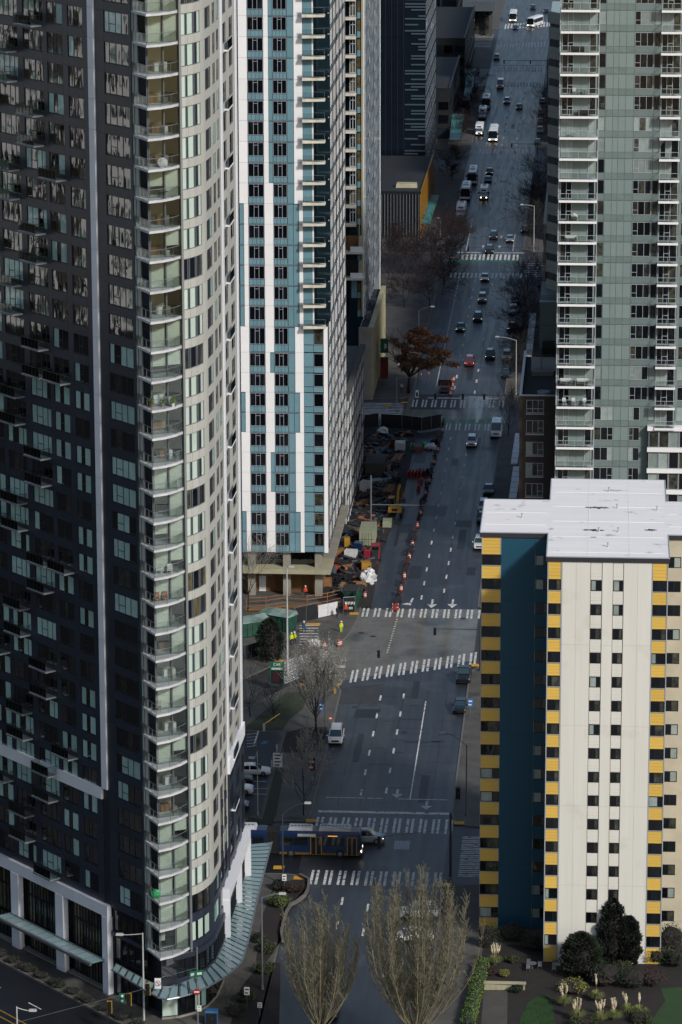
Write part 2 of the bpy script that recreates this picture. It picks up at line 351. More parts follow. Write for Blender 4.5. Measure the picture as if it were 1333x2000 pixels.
# ======================================================= LEFT TOWER (charcoal, with a curved pale corner)
def left_tower():
    root = thing('apartment_tower', 'charcoal apartment tower with white frames, curved pale corner and stacked corner balconies', 'tower', (-48, 385, 0))
    P = Pieces(root); C = Vector((-45.35, 371.46)); D = Vector((.668, -.744)).normalized()
    LF = Fac(P, C.x, C.y, D.x, D.y)
    tips = [32.4, 93.6, 154.9, 216.1, 276.6, 337.4, 397.9, 457.3, 516.2, 575.6, 634.3, 692.7, 751, 807.2, 861.9, 917.7, 971.7, 1026.5, 1080, 1134.6, 1188.4, 1242.6, 1295.3, 1349.1, 1401.8, 1455.2, 1508.2, 1560.9, 1613.4, 1665.1, 1717.2, 1768.9, 1821.4]
    Z = [OY(297, y, 370.2).z for y in tips]
    Z = [Z[0]+3.2*k for k in (3, 2, 1)]+Z+[7.2]           # slab levels, top to bottom
    top = Z[0]+3.2
    L = Vector((-47.25, 373.58)); T = Vector((-45.3, 370.2)); K = Vector((-45.5, 372.2)); R = Vector((-42.5, 373.85))
    crv = [R, Vector((-41.75, 374.95)), Vector((-41.1, 376.4)), Vector((-40.65, 378.2)), Vector((-40.4, 380.5)), Vector((-40.2, 385)), Vector((-40.05, 391)), Vector((-39.9, 398)), Vector((-39.75, 407))]
    def sp(s): return C+D*s
    A = sp(-38); back = [Vector((-52, 412)), Vector((-66, 418))]
    core = [A, L, Vector((-46.2, 376.6)), Vector((-42.9, 375.2))]+crv[1:]+back
    core = ccw([(p.x, p.y) for p in core]); 
    solid(root, 'core_wall', core, 10.3, top, 'char_wall')
    gl = [sp(-38)-Vector((0, -1.2)), sp(-2.5)+Vector((.5, .9)), Vector((-44.9, 372.6)), Vector((-42.3, 374.6))]+[p+Vector((-.5, .3)) for p in crv[1:]]+back
    solid(root, 'base_wall', ccw([(p.x, p.y) for p in gl]), 0, 10.3, 'char_wall')
    # --- left face
    groups = [(-7.5, -3.17, (.19, .46, .70)), (-14.1, -11.4, (.36, .58)), (-18.0, -15.1, (.36, .58)), (-22.5, -18.7, (.26, .55, .8)), (-27.3, -23.6, (.26, .55, .8)), (-31.2, -28.0, (.33, .62)), (-35.6, -32.4, (.33, .62))]
    bal = balcony_small()
    for i in range(len(Z)-2):
        zt, zb = Z[i], Z[i+1]; h = zt-zb
        for gi, (a, b, ml) in enumerate(groups):
            k = len(ml)+1; mode = rnd.random()
            hi = i < 14
            if mode < (.22 if hi else .55): g = tuple('mglass_blind' if (q != 1 or k == 4) and rnd.random() < .8 else 'mglass_dark' for q in range(k))
            elif mode < .5 and hi: g = tuple(rnd.choice(['mglass_dark_b', 'mglass_room', 'mglass_dark']) for q in range(k))
            else: g = tuple(rnd.choice(['mglass_dark', 'mglass_dark', 'mglass_dark_b', 'mglass_room']) for q in range(k))
            bars = ((.42, ml[0], ml[1]),) if k > 2 else ()
            LF.win('window', a, b, zb+.78, zt-.18, g, 'frame_dark', d=.02, mull=ml, bars=bars, ft=.07, dp=.05)
            LF.box('spandrel_panel', 'char_panel', a, b, zb-.17, zb+.76, 0, .13)
            nxt = groups[gi-1][0] if gi else -2.6
            e = (b, nxt if gi else -2.75) if gi != 1 else (b, -10.35)
            if gi == 1: LF.box('pier_panel', 'char_panel', -9.15, groups[0][0]-.02, zb-.17, zt-.19, 0, .13)
            n = 1 if e[1]-e[0] < 1.2 else 2
            for q in range(n): LF.box('pier_panel', 'char_panel', e[0]+.02+(e[1]-e[0])*q/n, e[0]+(e[1]-e[0])*(q+1)/n-.02, zb-.17, zt-.19, 0, .13)
            has = (gi == 4 and (i % 4) in (0, 1)) or (gi == 3 and (i % 4) in (2, 3)) or (gi == 2 and i % 7 == 1) or (gi == 5 and i % 5 == 1)
            if has and i > 0: place_balcony(root, bal, LF.pt((a+b)/2, zb+.25, .13), LF.a, f'{i}{gi}')
        LF.box('frame_panel', 'white_panel', -10.25, -9.25, max(zb, 23.4)+.02, zt-.01, 0, .3) if zt > 24 else None
    for q in range(13):
        a = -38+q*2.13; LF.box('frame_panel', 'white_panel', a, min(a+2.11, -9.25), 22.1, 23.4, 0, .3)
    # --- base of the left face: white portal, striped glazing, canopy
    for q in range(9): a = -38+q*3.2; LF.box('base_beam', 'white_panel', a, min(a+3.18, -9.2), 9.0, 10.3, 0, .55)
    cols = [LF.u(40, 1845)[0], LF.u(127, 1890)[0], -9.7]
    for cx in cols:
        for z in range(3): LF.box('column', 'white_panel', cx-.75 if cx < -12 else cx-.55, cx+.75 if cx < -12 else cx+.5, z*3, z*3+2.98, -.1, .6)
    ed = [-38]+cols
    for i in range(3):
        a, b = ed[i]+.8, ed[i+1]-.8; n = 11
        for q in range(n):
            u0 = a+.5+(b-a-1)*q/n; u1 = a+.5+(b-a-1)*(q+1)/n
            for (z0, z1) in ((.3, 3.2), (3.5, 6.6), (6.7, 8.9)): LF.win('shop_window', u0, u1, z0, z1, rnd.choice(['glass_stripe', 'glass_stripe', 'glass_room', 'glass_warm', 'teal_dark']), 'frame_dark', d=-.55, ft=.05)
        LF.box('plinth', 'concrete', ed[i]+.76, ed[i+1]-.76, 0, .28, -.9, .2)
    for q in range(5):
        u0 = -8.9+q*1.25; LF.win('shop_window', u0, u0+1.2, .3, 3.6, rnd.choice(['teal_dark', 'glass_blind', 'glass_dark']), 'frame_dark', d=-.2, ft=.05)
        LF.win('shop_window', u0, u0+1.2, 4.4, 6.9, 'glass_dark', 'frame_dark', d=-.2, ft=.05); LF.win('shop_window', u0, u0+1.2, 7.6, 10.0, 'glass_dark_b', 'frame_dark', d=-.1, ft=.05)
    LF.box('base_fascia', 'char_panel', -9.1, -2.75, 7.0, 7.5, -.2, .15)
    b = MB()
    can = [LF.u(12, 1812)[0]]+[0]; u0, u1 = LF.u(30, 1800)[0], -9.8
    n = 12
    for q in range(n):
        a, e = u0+(u1-u0)*q/n, u0+(u1-u0)*(q+1)/n
        LF.box('canopy_pane', 'canopy_fritted', a+.06, e-.06, 3.95, 3.99, .7, 2.3)
        LF.box('canopy_beam', 'frame_grey', a-.05, a+.05, 3.8, 4.06, .6, 2.5)
    LF.box('canopy_rail', 'steel', u0, u1, 3.75, 4.03, 2.3, 2.6); LF.box('canopy_rail', 'frame_grey', u0, u1, 3.75, 4.1, .6, .75)
    # --- corner bay: slabs, rooms behind glass, balconies
    bay = ccw([(p.x-T.x, p.y-T.y) for p in (L, T, T+(R-T)*.35+Vector((.28, -.3)), T+(R-T)*.7+Vector((.25, -.28)), R, Vector((-43.0, 376.2)), Vector((-46.3, 377.0)))])
    sm = MB().mt('slab'); sm.prism(bay, 0, .24); slabm = sm.mesh('balcony')
    edge = [L+Vector((.1, -.1)), T+Vector((0, .12)), T+(R-T)*.35+Vector((.2, -.2)), T+(R-T)*.7+Vector((.18, -.2)), R+Vector((-.1, 0))]
    rb = MB().mt('steel'); gb = MB().mt('rail_glass')
    for j in range(4):
        p, q = edge[j]-T, edge[j+1]-T; n = 2 if j == 0 else 1
        if j == 0: n = 3
        rb.tube((p.x, p.y, 1.33), (q.x, q.y, 1.33), .035, n=5)
        for k in range(n+1):
            o = p+(q-p)*k/n; rb.tube((o.x, o.y, .24), (o.x, o.y, 1.33), .028, n=5)
        for k in range(n):
            o, e = p+(q-p)*(k+.06)/n, p+(q-p)*(k+.94)/n; v = (q-p).normalized(); w_ = Vector((-v.y, v.x))*.008
            gb.poly([(o.x, o.y, .32), (e.x, e.y, .32), (e.x, e.y, 1.28), (o.x, o.y, 1.28)])
    rm = rb.mesh('railing'); gm = gb.mesh('glass_panel')
    FL = Fac(P, L.x, L.y, (K-L).x, (K-L).y); FR = Fac(P, K.x, K.y, (R-K).x, (R-K).y); lf, lr = (K-L).length, (R-K).length
    for i, z in enumerate(Z[1:]):
        o = bpy.data.objects.new('balcony', slabm); COL.objects.link(o); o.parent = root; o.location = Vector((T.x, T.y, z))-root.location
        for (nm, me) in (('railing', rm), ('glass_panel', gm)):
            c = bpy.data.objects.new(nm, me); COL.objects.link(c); c.parent = o
        zt = Z[i]; zb = z+.26; mode = rnd.random()
        blind = mode < .5
        FL.win('bay_window', .02, .45, zb, zt-.02, 'glass_blind_pale', 'frame_grey', ft=.04)
        FL.box('bay_pier', 'grey_panel', .46, .95, zb, zt-.02, -.1, .05)
        FL.win('bay_door', .97, lf-.02, zb, zt-.02, 'clear_glass' if mode < .7 else 'glass_dark', 'frame_grey', ft=.06)
        for k in range(2):
            a, e = lr*k/2+.02, lr*(k+1)/2-.02
            FR.win('bay_window', a, e, zb, zt-.02, 'clear_glass', 'frame_grey', ft=.045)
            if blind or rnd.random() < .1: FR.box('blind', 'blind', a+.05, e-.05, zb+(.02 if rnd.random() < .7 else 1.1), zt-.05, -.3, -.26)
        b = MB(); rr = rnd.random()
        m = 'interior'; b.mt(m)
        FR.box('room_wall', 'interior', .4, lr-.3, zb, zt, -2.9, -2.8, area=1)
        if not blind:                                   # room fittings: counter, sofa, lamp shelf
            FR.box('room_fitting', rnd.choice(['timber', 'white_panel', 'frame_dark', 'interior']), .5+rr, 1.6+rr, zb, zb+.8, -2.2, -1.5)
            FR.box('room_fitting', rnd.choice(['white_panel', 'concrete', 'cream_wall', 'steel']), 2.0, 2.5, zb, zb+.45+rr*.6, -1.4, -.8)
    FR.box('corner_column', 'steel', lr-.05, lr+.18, 0, top, -.2, .28)
    # --- curved pale facade and the street side
    lens = [0]
    for j in range(len(crv)-1): lens.append(lens[-1]+(crv[j+1]-crv[j]).length)
    def at(s):
        for j in range(len(crv)-1):
            if s <= lens[j+1] or j == len(crv)-2:
                return crv[j]+(crv[j+1]-crv[j])*((s-lens[j])/(lens[j+1]-lens[j]))
    def s_of(px):
        lo, hi = 0., lens[-1]
        for _ in range(30):
            m_ = (lo+hi)/2; q = at(m_)
            if PR((q.x, q.y, 66.6))[0] < px: lo = m_
            else: hi = m_
        return lo
    wins = [(358.9, 369.7, 0), (373, 384, 0), (386.5, 396.8, 0), (405.5, 416.5, 0), (419.5, 425.3, 0), (426.8, 432.4, 0), (369.9, 372.8, 2), (384.2, 386.3, 2), (439, 446, 3), (451, 458.5, 3), (465.0, 467.5, 1)]
    pans = [(396.8, 402, 0), (402, 405.5, 0), (416.5, 419.5, 0), (425.3, 426.8, 0), (432.4, 434.3, 0), (437.6, 439, 3), (446, 451, 3), (458.5, 461.8, 3)]
    fins = [(434.3, 437.6), (461.8, 464.8)]
    def chord(a, b):
        p, q = at(s_of(a)), at(s_of(b)); return Fac(P, p.x, p.y, q.x-p.x, q.y-p.y), (q-p).length
    W = [(chord(a, b), k) for (a, b, k) in wins]; N_ = [(chord(a, b), k) for (a, b, k) in pans]; FN = [chord(a, b) for a, b in fins]
    for i in range(len(Z)-1):
        zt, zb = Z[i], Z[i+1]; mode = rnd.random()
        pale = zb > 10.5
        for j, ((f, l), k) in enumerate(W):
            dk = k == 1 or not pale or (zb < 22 and j > 3 and k != 2)
            if k == 2: g = 'glass_dark'
            elif j < 3: g = 'glass_blind_pale' if mode < .7 else rnd.choice(['glass_dark', 'glass_room', 'glass_warm'])
            elif j < 6: g = rnd.choice(['glass_blind', 'glass_dark', 'glass_dark_b', 'glass_dark'])
            else: g = rnd.choice(['glass_dark', 'glass_dark_b', 'glass_dark'])
            f.win('street_window', .0, l, zb+.78, zt-.16, g, 'frame_grey' if not dk else 'frame_dark', d=.02, ft=.05, dp=.06)
            f.box('curved_spandrel', 'char_panel' if dk else 'grey_panel', .01, l-.01, zb-.14, zb+.76, -.05, .14)
        for ((f, l), k) in N_:
            dk = k == 1 or not pale or (zb < 22 and k == 3)
            f.box('curved_pier', 'char_panel' if dk else 'grey_panel', .01, l-.01, zb-.14, zt-.16, -.05, .14)
        for (f, l) in FN:
            if zb > 21.5: f.box('frame_panel', 'white_panel', 0, l, max(zb, 22.2), zt-.01, 0, .2)
    q0, q1 = at(s_of(434.3)), at(s_of(464.8)); FS = Fac(P, q0.x, q0.y, (q1-q0).x, (q1-q0).y); LS = (q1-q0).length
    for q in range(6): FS.box('frame_panel', 'white_panel', LS*q/6, LS*(q+1)/6-.02, 21.6, 23.2, 0, .42)
    for i, z in enumerate(Z[1:-3]):                     # small street-side balconies
        if i % 2 == 0: FS.box('street_balcony', 'white_panel', LS*.22, LS*.5, z-.05, z+.12, .1, .6); FS.box('street_balcony_rail', 'rail_glass', LS*.22, LS*.5, z+.12, z+1.1, .56, .58)
    FS.box('base_beam', 'white_panel', -4.5, LS+1.5, 8.6, 9.9, .0, .8)
    for a in (-4.6, LS*.45, LS+1): FS.box('column', 'white_panel', a, a+.7, 0, 8.6, 0, .8)
    # ground floor under the curve: plinth and glazing
    gp = [Vector((-45.35, 371.3)), Vector((-43.6, 371.9)), Vector((-42.0, 373.2)), Vector((-40.9, 375.2)), Vector((-40.2, 378)), Vector((-39.9, 383)), Vector((-39.7, 394)), Vector((-39.6, 406))]
    for j in range(len(gp)-1):
        p, q = gp[j], gp[j+1]; f = Fac(P, p.x, p.y, q.x-p.x, q.y-p.y); l = (q-p).length; n = max(1, round(l/1.3))
        f.box('plinth', 'concrete', 0, l, 0, .35, -.6, .12); f.box('base_fascia', 'char_panel', 0, l, 3.6, 4.6, -.3, .0); f.box('base_fascia', 'char_panel', 0, l, 6.7, 7.2, -.3, .0)
        for k in range(n):
            f.win('shop_window', l*k/n+.02, l*(k+1)/n-.02, .36, 3.6, rnd.choice(['glass_blind', 'glass_blind_pale', 'glass_dark']) if j < 3 else 'glass_dark', 'frame_dark', d=-.1, ft=.06)
            f.win('shop_window', l*k/n+.02, l*(k+1)/n-.02, 4.6, 6.7, 'glass_dark', 'frame_dark', d=-.1, ft=.06)
    louv = Fac(P, -45.1, 371.0, (R-T).x, (R-T).y)
    for k in range(5): louv.box('louvre', 'steel', .2, 3.6, 6.95-k*.16, 7.05-k*.16, .2, .35)
    # curved glass canopy following the kerb side
    out = [(219, 1893), (281, 1932), (318.8, 1953), (362, 1945), (405, 1927.6), (443, 1906), (472.8, 1880), (486, 1834), (499.8, 1769.6), (513, 1715.6), (531.6, 1644)]
    inn = [(227, 1882), (288, 1915), (326, 1930), (372.8, 1912.7), (405, 1891), (429.5, 1864), (440, 1831.7), (449, 1800), (459, 1769.6), (472.7, 1710), (487.6, 1648)]
    o_ = [G(x, y, 4.3) for x, y in out]; n_ = [G(x, y, 4.3) for x, y in inn]
    def rs(pts, n):
        ac = [0]
        for j in range(len(pts)-1): ac.append(ac[-1]+(pts[j+1]-pts[j]).length)
        r = []
        for k in range(n+1):
            s = ac[-1]*k/n
            for j in range(len(pts)-1):
                if s <= ac[j+1]+1e-6: r.append(pts[j]+(pts[j+1]-pts[j])*((s-ac[j])/(ac[j+1]-ac[j]))); break
        return r
    n = 46; o_, n_ = rs(o_, n), rs(n_, n); bm = MB().mt('frame_grey')
    for k in range(n):
        a, b_, c, d = n_[k], o_[k], o_[k+1], n_[k+1]; g = .07; cc = (a+b_+c+d)/4
        pts = [a+(d-a)*.12+(b_-a)*.03, b_+(c-b_)*.12+(a-b_)*.03, b_+(c-b_)*.84+(a-b_)*.03, a+(d-a)*.84+(b_-a)*.03]; m_ = MB().mt('canopy_fritted')
        up = Vector((0, 0, .03)); cl = root.location
        m_.hexa([p-cl-up for p in pts]+[p-cl for p in pts]); m_.build('canopy_pane', root)
        bm.tube(a-cl+Vector((0, 0, -.12)), b_-cl+Vector((0, 0, -.12)), .07, n=4)
    bm.build('canopy_beam', root)
    rl = MB().mt('steel'); rl.pipe([p-root.location+Vector((0, 0, -.05)) for p in o_], .11, 5); rl.pipe([p-root.location+Vector((0, 0, -.05)) for p in n_], .09, 5); rl.build('canopy_rail', root)
    P.flush()
def balcony_small():
    s = MB().mt('balcony_slab'); s.box(-1.7, 1.7, -1.35, 0, 0, .16); sm = s.mesh('balcony')
    r = MB().mt('frame_dark'); r.tube((-1.66, -1.31, 1.2), (1.66, -1.31, 1.2), .03, n=4); r.tube((-1.66, -1.31, 1.2), (-1.66, 0, 1.2), .03, n=4); r.tube((1.66, -1.31, 1.2), (1.66, 0, 1.2), .03, n=4)
    for k in range(6): x = -1.66+k*.664; r.tube((x, -1.31, .16), (x, -1.31, 1.2), .022, n=4)
    rm = r.mesh('railing'); g = MB().mt('rail_glass'); g.box(-1.62, 1.62, -1.3, -1.285, .24, 1.14); g.box(-1.665, -1.65, -1.26, -.04, .24, 1.14); g.box(1.65, 1.665, -1.26, -.04, .24, 1.14)
    return sm, rm, g.mesh('glass_panel')
def place_balcony(root, b, p, a, tag):
    o = bpy.data.objects.new('side_balcony', b[0]); COL.objects.link(o); o.parent = root; o.location = p-root.location; o.rotation_euler = (0, 0, a)
    for nm, me in (('railing', b[1]), ('glass_panel', b[2])):
        c = bpy.data.objects.new(nm, me); COL.objects.link(c); c.parent = o
left_tower()

# ======================================================= CENTRE TOWER (white and teal)
def centre_tower():
    Y0 = 541.0; XR = -40.0
    root = thing('apartment_tower', 'white and teal apartment tower with corner balconies above a construction site', 'tower', (-48, 560, 0)); P = Pieces(root)
    F = Fac(P, 0, Y0, 1, 0); S = Fac(P, XR, 0, 0, 1)
    ys = [30.9, 71.8, 112.8, 154.4, 195.3, 235.7, 276.6, 317.6, 357.6, 397.6, 437.9, 478.3, 517.7, 557.7, 597.1, 638, 688, 727.9, 766, 805.4, 844.3, 883.3, 922.5, 960.5, 999, 1038, 1077.8]
    Z = [OY(540, y, Y0).z for y in ys]; h = Z[0]-Z[1]; Z = [Z[0]+h*k for k in (4, 3, 2, 1)]+Z; top = Z[0]; zb0 = Z[-1]; zk = Z[19]
    XL = -66.0
    solid(root, 'core_wall', [(XL, Y0), (-42.2, Y0), (-42.2, Y0+4), (XR-.02, Y0+4), (XR-.02, 581), (XL, 581)], zk, top, 'teal_dark')
    solid(root, 'lower_core', [(XL, Y0), (XR-.02, Y0), (XR-.02, 581), (XL, 581)], zb0, zk, 'teal_dark')
    zp = 21.5
    solid(root, 'podium_core', [(XL, 581), (XR-.02, 581), (XR-.02, 625), (XL, 625)], 0, zp, 'concrete_dark')
    solid(root, 'base_core', [(XL, Y0+6), (XR-1.2, Y0+6), (XR-1.2, 581), (XL, 581)], 0, zb0, 'concrete_dark')
    full1 = lambda i: Z[i] > OY(540, 362, Y0).z or (OY(540, 735, Y0).z < Z[i] <= OY(540, 630, Y0).z) or (OY(540, 969, Y0).z < Z[i] <= OY(540, 840, Y0).z)
    full2 = lambda i: (OY(540, 650, Y0).z < Z[i] <= OY(540, 352, Y0).z) or (OY(540, 850, Y0).z < Z[i] <= OY(540, 715, Y0).z) or Z[i] <= OY(540, 945, Y0).z
    for i in range(len(Z)-1):
        zt, zb = Z[i], Z[i+1]; h = zt-zb; w1 = zt-.04*h; w0 = zt-.69*h; s0 = zb+.03*h; s1 = zt-.71*h
        f1, f2 = full1(i), full2(i); low = zt <= zk+.1
        a1 = -52.8 if f1 else -52.15; b2 = -47.8 if f2 else -48.42; a3 = -44.7 if f1 else -44.02
        wh = [(a1, -51.5), (-49.12, b2), (a3, -43.42)]
        for (a, b) in wh: F.box('white_panel', 'white_clad', a+.015, b-.015, zb+.03, zt-.01, 0, .16)
        tl = [(-52.8, a1), (b2, -47.8), (-45.7, a3)]
        for (a, b) in tl:
            if b-a > .1:
                n = 2 if b-a > 1.2 else 1
                for q in range(n): F.box('teal_panel', 'teal_glass', a+(b-a)*q/n+.03, a+(b-a)*(q+1)/n-.03, s0, w1, 0, .08)
        for (a, b) in ((-51.47, -49.15), (-47.78, -45.73)):
            g = lambda: rnd.choice(['glass_dark', 'glass_dark', 'glass_dark_b'])
            F.win('window', a, b, w0, w1, (g(), g(), g()), 'alu', d=.03, mull=(.36, .64), bars=((.8, .36, .64),), ft=.07, dp=.07)
            for q in range(4): F.box('spandrel_pane', 'teal_glass', a+(b-a)*q/4+.02, a+(b-a)*(q+1)/4-.02, s0, s1, 0, .08)
        for (a, b) in ((-58.5, -56.2), (-55.6, -53.6)): F.win('window', a, b, w0, w1, 'glass_dark', 'alu', d=.03, mull=(.36, .64), ft=.07, dp=.07); F.box('spandrel_pane', 'teal_glass', a, b, s0, s1, 0, .08)
        F.box('edge_panel', 'teal_glass', -53.5, -52.85, zb+.03, zt-.02, 0, .06)
        F.box('floor_joint', 'alu', XL, -43.4, zb-.03, zb+.03, 0, .11, area=.5)
        # right end: balcony recess above, flush bay below
        if not low:
            F.box('teal_panel', 'teal_glass', -43.38, -42.05, zb+.1, zt-.05, 0, .06); F.box('corner_post', 'white_clad', -42.05, -41.85, zb, zt, -.05, .1)
            F.box('recess_pane', 'teal_dark', -41.8, XR+.3, zb+.1, zt-.1, -3.98, -3.9)
            balc(root, zb)
        else:
            F.box('teal_panel', 'teal_glass', -43.38, -42.0, zb+.03+.31*h, zt-.04, 0, .08); F.box('spandrel_pane', 'teal_glass', -43.38, -42.0, s0, s1, 0, .08)
            F.win('window', -41.95, -40.5, w0, w1, rnd.choice(['glass_dark', 'glass_room', 'glass_dark']), 'alu', d=.03, ft=.06, dp=.06); F.box('spandrel_pane', 'teal_glass', -41.95, -40.5, s0, s1, 0, .08)
            F.box('corner_post', 'white_clad', -40.45, XR+.12, zb, zt, -.02, .16)
    # street side: upright white fins, panes between
    def side(y0, y1, z0, z1, step, zl, off=0., seed=3):
        r = random.Random(seed); SS = Fac(P, XR+off, 0, 0, 1); n = int(round((y1-y0)/step))
        for k in range(n+1):
            y = y0+(y1-y0)*k/n; SS.box('side_fin', 'white_clad' if k % 3 != 1 else 'alu', y-.13, y+.13, z0, z1, 0, .10 if k % 3 != 1 else .07)
        for i in range(len(zl)-1):
            zt, zb = zl[i], zl[i+1]
            if zt > z1+.3 or zb < z0-.3: continue
            for k in range(n):
                a = y0+(y1-y0)*k/n+.15; b = y0+(y1-y0)*(k+1)/n-.15; c = (k*.37+seed*.11) % 1; h = zt-zb
                SS.box('side_pane', 'glass_dark' if c < .5 else ('teal_dark' if c < .75 else 'glass_dark_b'), a, b, zb+.32*h, zt-.05, 0, .06)
                SS.box('side_spandrel', 'teal_dark' if c < .7 else 'teal_glass', a, b, zb+.02, zb+.3*h, 0, .1)
    side(Y0+.4, 581, zb0, zk, 2.25, Z, 0, 3); side(Y0+4.2, 581, zk, top, 2.3, Z, 0, 4)
    zl = [zp-3.4*k for k in range(7)]; side(581.2, 625, .0, zp, 2.0, zl, 0, 5)
    S.box('podium_coping', 'concrete_dark', 581, 625, zp, zp+.35, -.5, .45)
    # open ground floor: slab edge, columns, plywood infill
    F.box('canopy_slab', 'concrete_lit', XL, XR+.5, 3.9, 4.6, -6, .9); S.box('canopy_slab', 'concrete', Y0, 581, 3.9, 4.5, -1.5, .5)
    F.box('soffit_glass', 'glass_dark_b', XL, -41.5, 4.6, zb0, -2.2, -2.1)
    for x in (-58, -51.5, -46.2, -41.4): F.box('column', 'concrete', x-.55, x+.55, 4.6, zb0, -1.6, -.5); F.box('column', 'concrete', x-.55, x+.55, 0, 3.9, -1.6, -.5)
    for x0 in range(-60, -43, 2): F.box('plywood_sheet', 'plywood', x0+.02, x0+1.98, 0, 3.1, -3.2, -3.1)
    F.box('site_door', 'white_panel', OY(507, 1155, Y0+3.1).x, OY(520, 1155, Y0+3.1).x, 0, 2.5, -3.08, -3.0)
    P.flush()
_bc = {}
def balc(root, zb):
    if 's' not in _bc:
        s = MB().mt('beige_slab'); s.hexa([(-43.4, -1.25, -.08), (-40.1, -1.15, -.02), (-40.1, .2, -.02), (-43.4, .05, -.08), (-43.4, -1.25, .36), (-40.1, -1.15, .32), (-40.1, .2, .32), (-43.4, .05, .36)]); _bc['s'] = s.mesh('balcony')
        r = MB().mt('alu'); r.tube((-43.35, -1.1, 1.35), (-40.15, -1.1, 1.35), .014, n=4)
        for x in (-43.35, -40.15): r.tube((x, -1.1, .3), (x, -1.1, 1.35), .014, n=4)
        _bc['r'] = r.mesh('railing'); g = MB().mt('clear_glass'); g.poly([(-43.3, -1.1, .4), (-40.2, -1.1, .4), (-40.2, -1.1, 1.3), (-43.3, -1.1, 1.3)]); _bc['g'] = g.mesh('glass_panel')
    o = bpy.data.objects.new('balcony', _bc['s']); COL.objects.link(o); o.parent = root; o.location = Vector((0, 541, zb))-root.location
    for nm, k in (('railing', 'r'), ('glass_panel', 'g')):
        c = bpy.data.objects.new(nm, _bc[k]); COL.objects.link(c); c.parent = o
centre_tower()
def rear_tower():
    Y0 = 690.0; root = thing('apartment_tower', 'slim teal glass tower with yellow-lit stair windows behind the white and teal tower', 'tower', (-48, 715, 0)); P = Pieces(root); X = lambda px: OY(px, 300, Y0).x
    XR = X(710); F = Fac(P, 0, Y0, 1, 0); S = Fac(P, XR, 0, 0, 1); h = 3.5; zs = [13.8+h*i for i in range(26)]
    solid(root, 'core_wall', [(-75, Y0), (XR-.02, Y0), (XR-.02, 742), (-75, 742)], 0, zs[-1], 'teal_dark')
    for i in range(25):
        zb, zt = zs[i], zs[i+1]; y = PR((X(690), Y0, zb))[1]
        F.box('pane', 'glass_dark', X(671), X(682), zb+.2, zt-.1, 0, .05); F.box('pane', 'glass_warm', X(698.5), X(704.5), zb+1.2, zt-.25, 0, .06); F.box('panel', 'teal_glass', X(698.5), X(704.5), zb, zb+1.15, 0, .07)
        if y < 455: F.box('balcony_slab', 'beige_slab', X(668), X(696.5), zb-.15, zb+.3, 0, 1.6); F.win('window', X(683.5), X(696), zb+.4, zt-.3, rnd.choice(['glass_room', 'glass_warm', 'glass_dark']), 'frame_light', ft=.14, mull=(.5,), bars=(.7,))
        elif y > 560: F.box('panel', 'teal_glass' if i % 3 else 'teal_dark', X(686.5), X(697.5), zb+.05, zt-.05, 0, .05)
        F.box('corner_post', 'concrete_lit', X(706.5), X(709.8), zb, zt, 0, .2)
        for k in range(13):
            y0 = Y0+k*4; S.box('side_pane', 'glass_dark' if k % 3 else 'teal_glass', y0+.2, y0+3.8, zb+1.1, zt-.05, 0, .06); S.box('side_spandrel', 'teal_dark' if k % 4 else 'frame_light', y0+.2, y0+3.8, zb, zb+1.05, 0, .08)
    for k in range(14): S.box('side_fin', 'white_clad' if k in (0, 1, 13) else 'alu', Y0+k*4-.15, Y0+k*4+.15, 0, zs[-1], 0, .12)
    for (yf, yt) in ((488, 460), (539, 508)):
        z0, z1 = OY(690, yf, Y0).z, OY(690, yt, Y0).z; F.box('loggia_floor', 'beige_slab', X(672), X(712), z0-.4, z0, 0, 2.4); F.box('loggia_wall', 'concrete_lit', X(673), X(676), z0, z1, 0, 2.0); F.box('loggia_wall', 'concrete_lit', X(702), X(708), z0, z1, 0, 2.2); F.box('loggia_rail', 'white_clad', X(686), X(710), z0, z0+1.0, 2.2, 2.3); F.box('loggia_back', 'plywood' if yf < 500 else 'frame_dark', X(676), X(702), z0, z1, .05, .12)
    F.box('brace', 'frame_light', X(703), X(704), OY(690, 458, Y0).z, OY(690, 425, Y0).z, 1.5, 1.7)
    P.flush()
rear_tower()

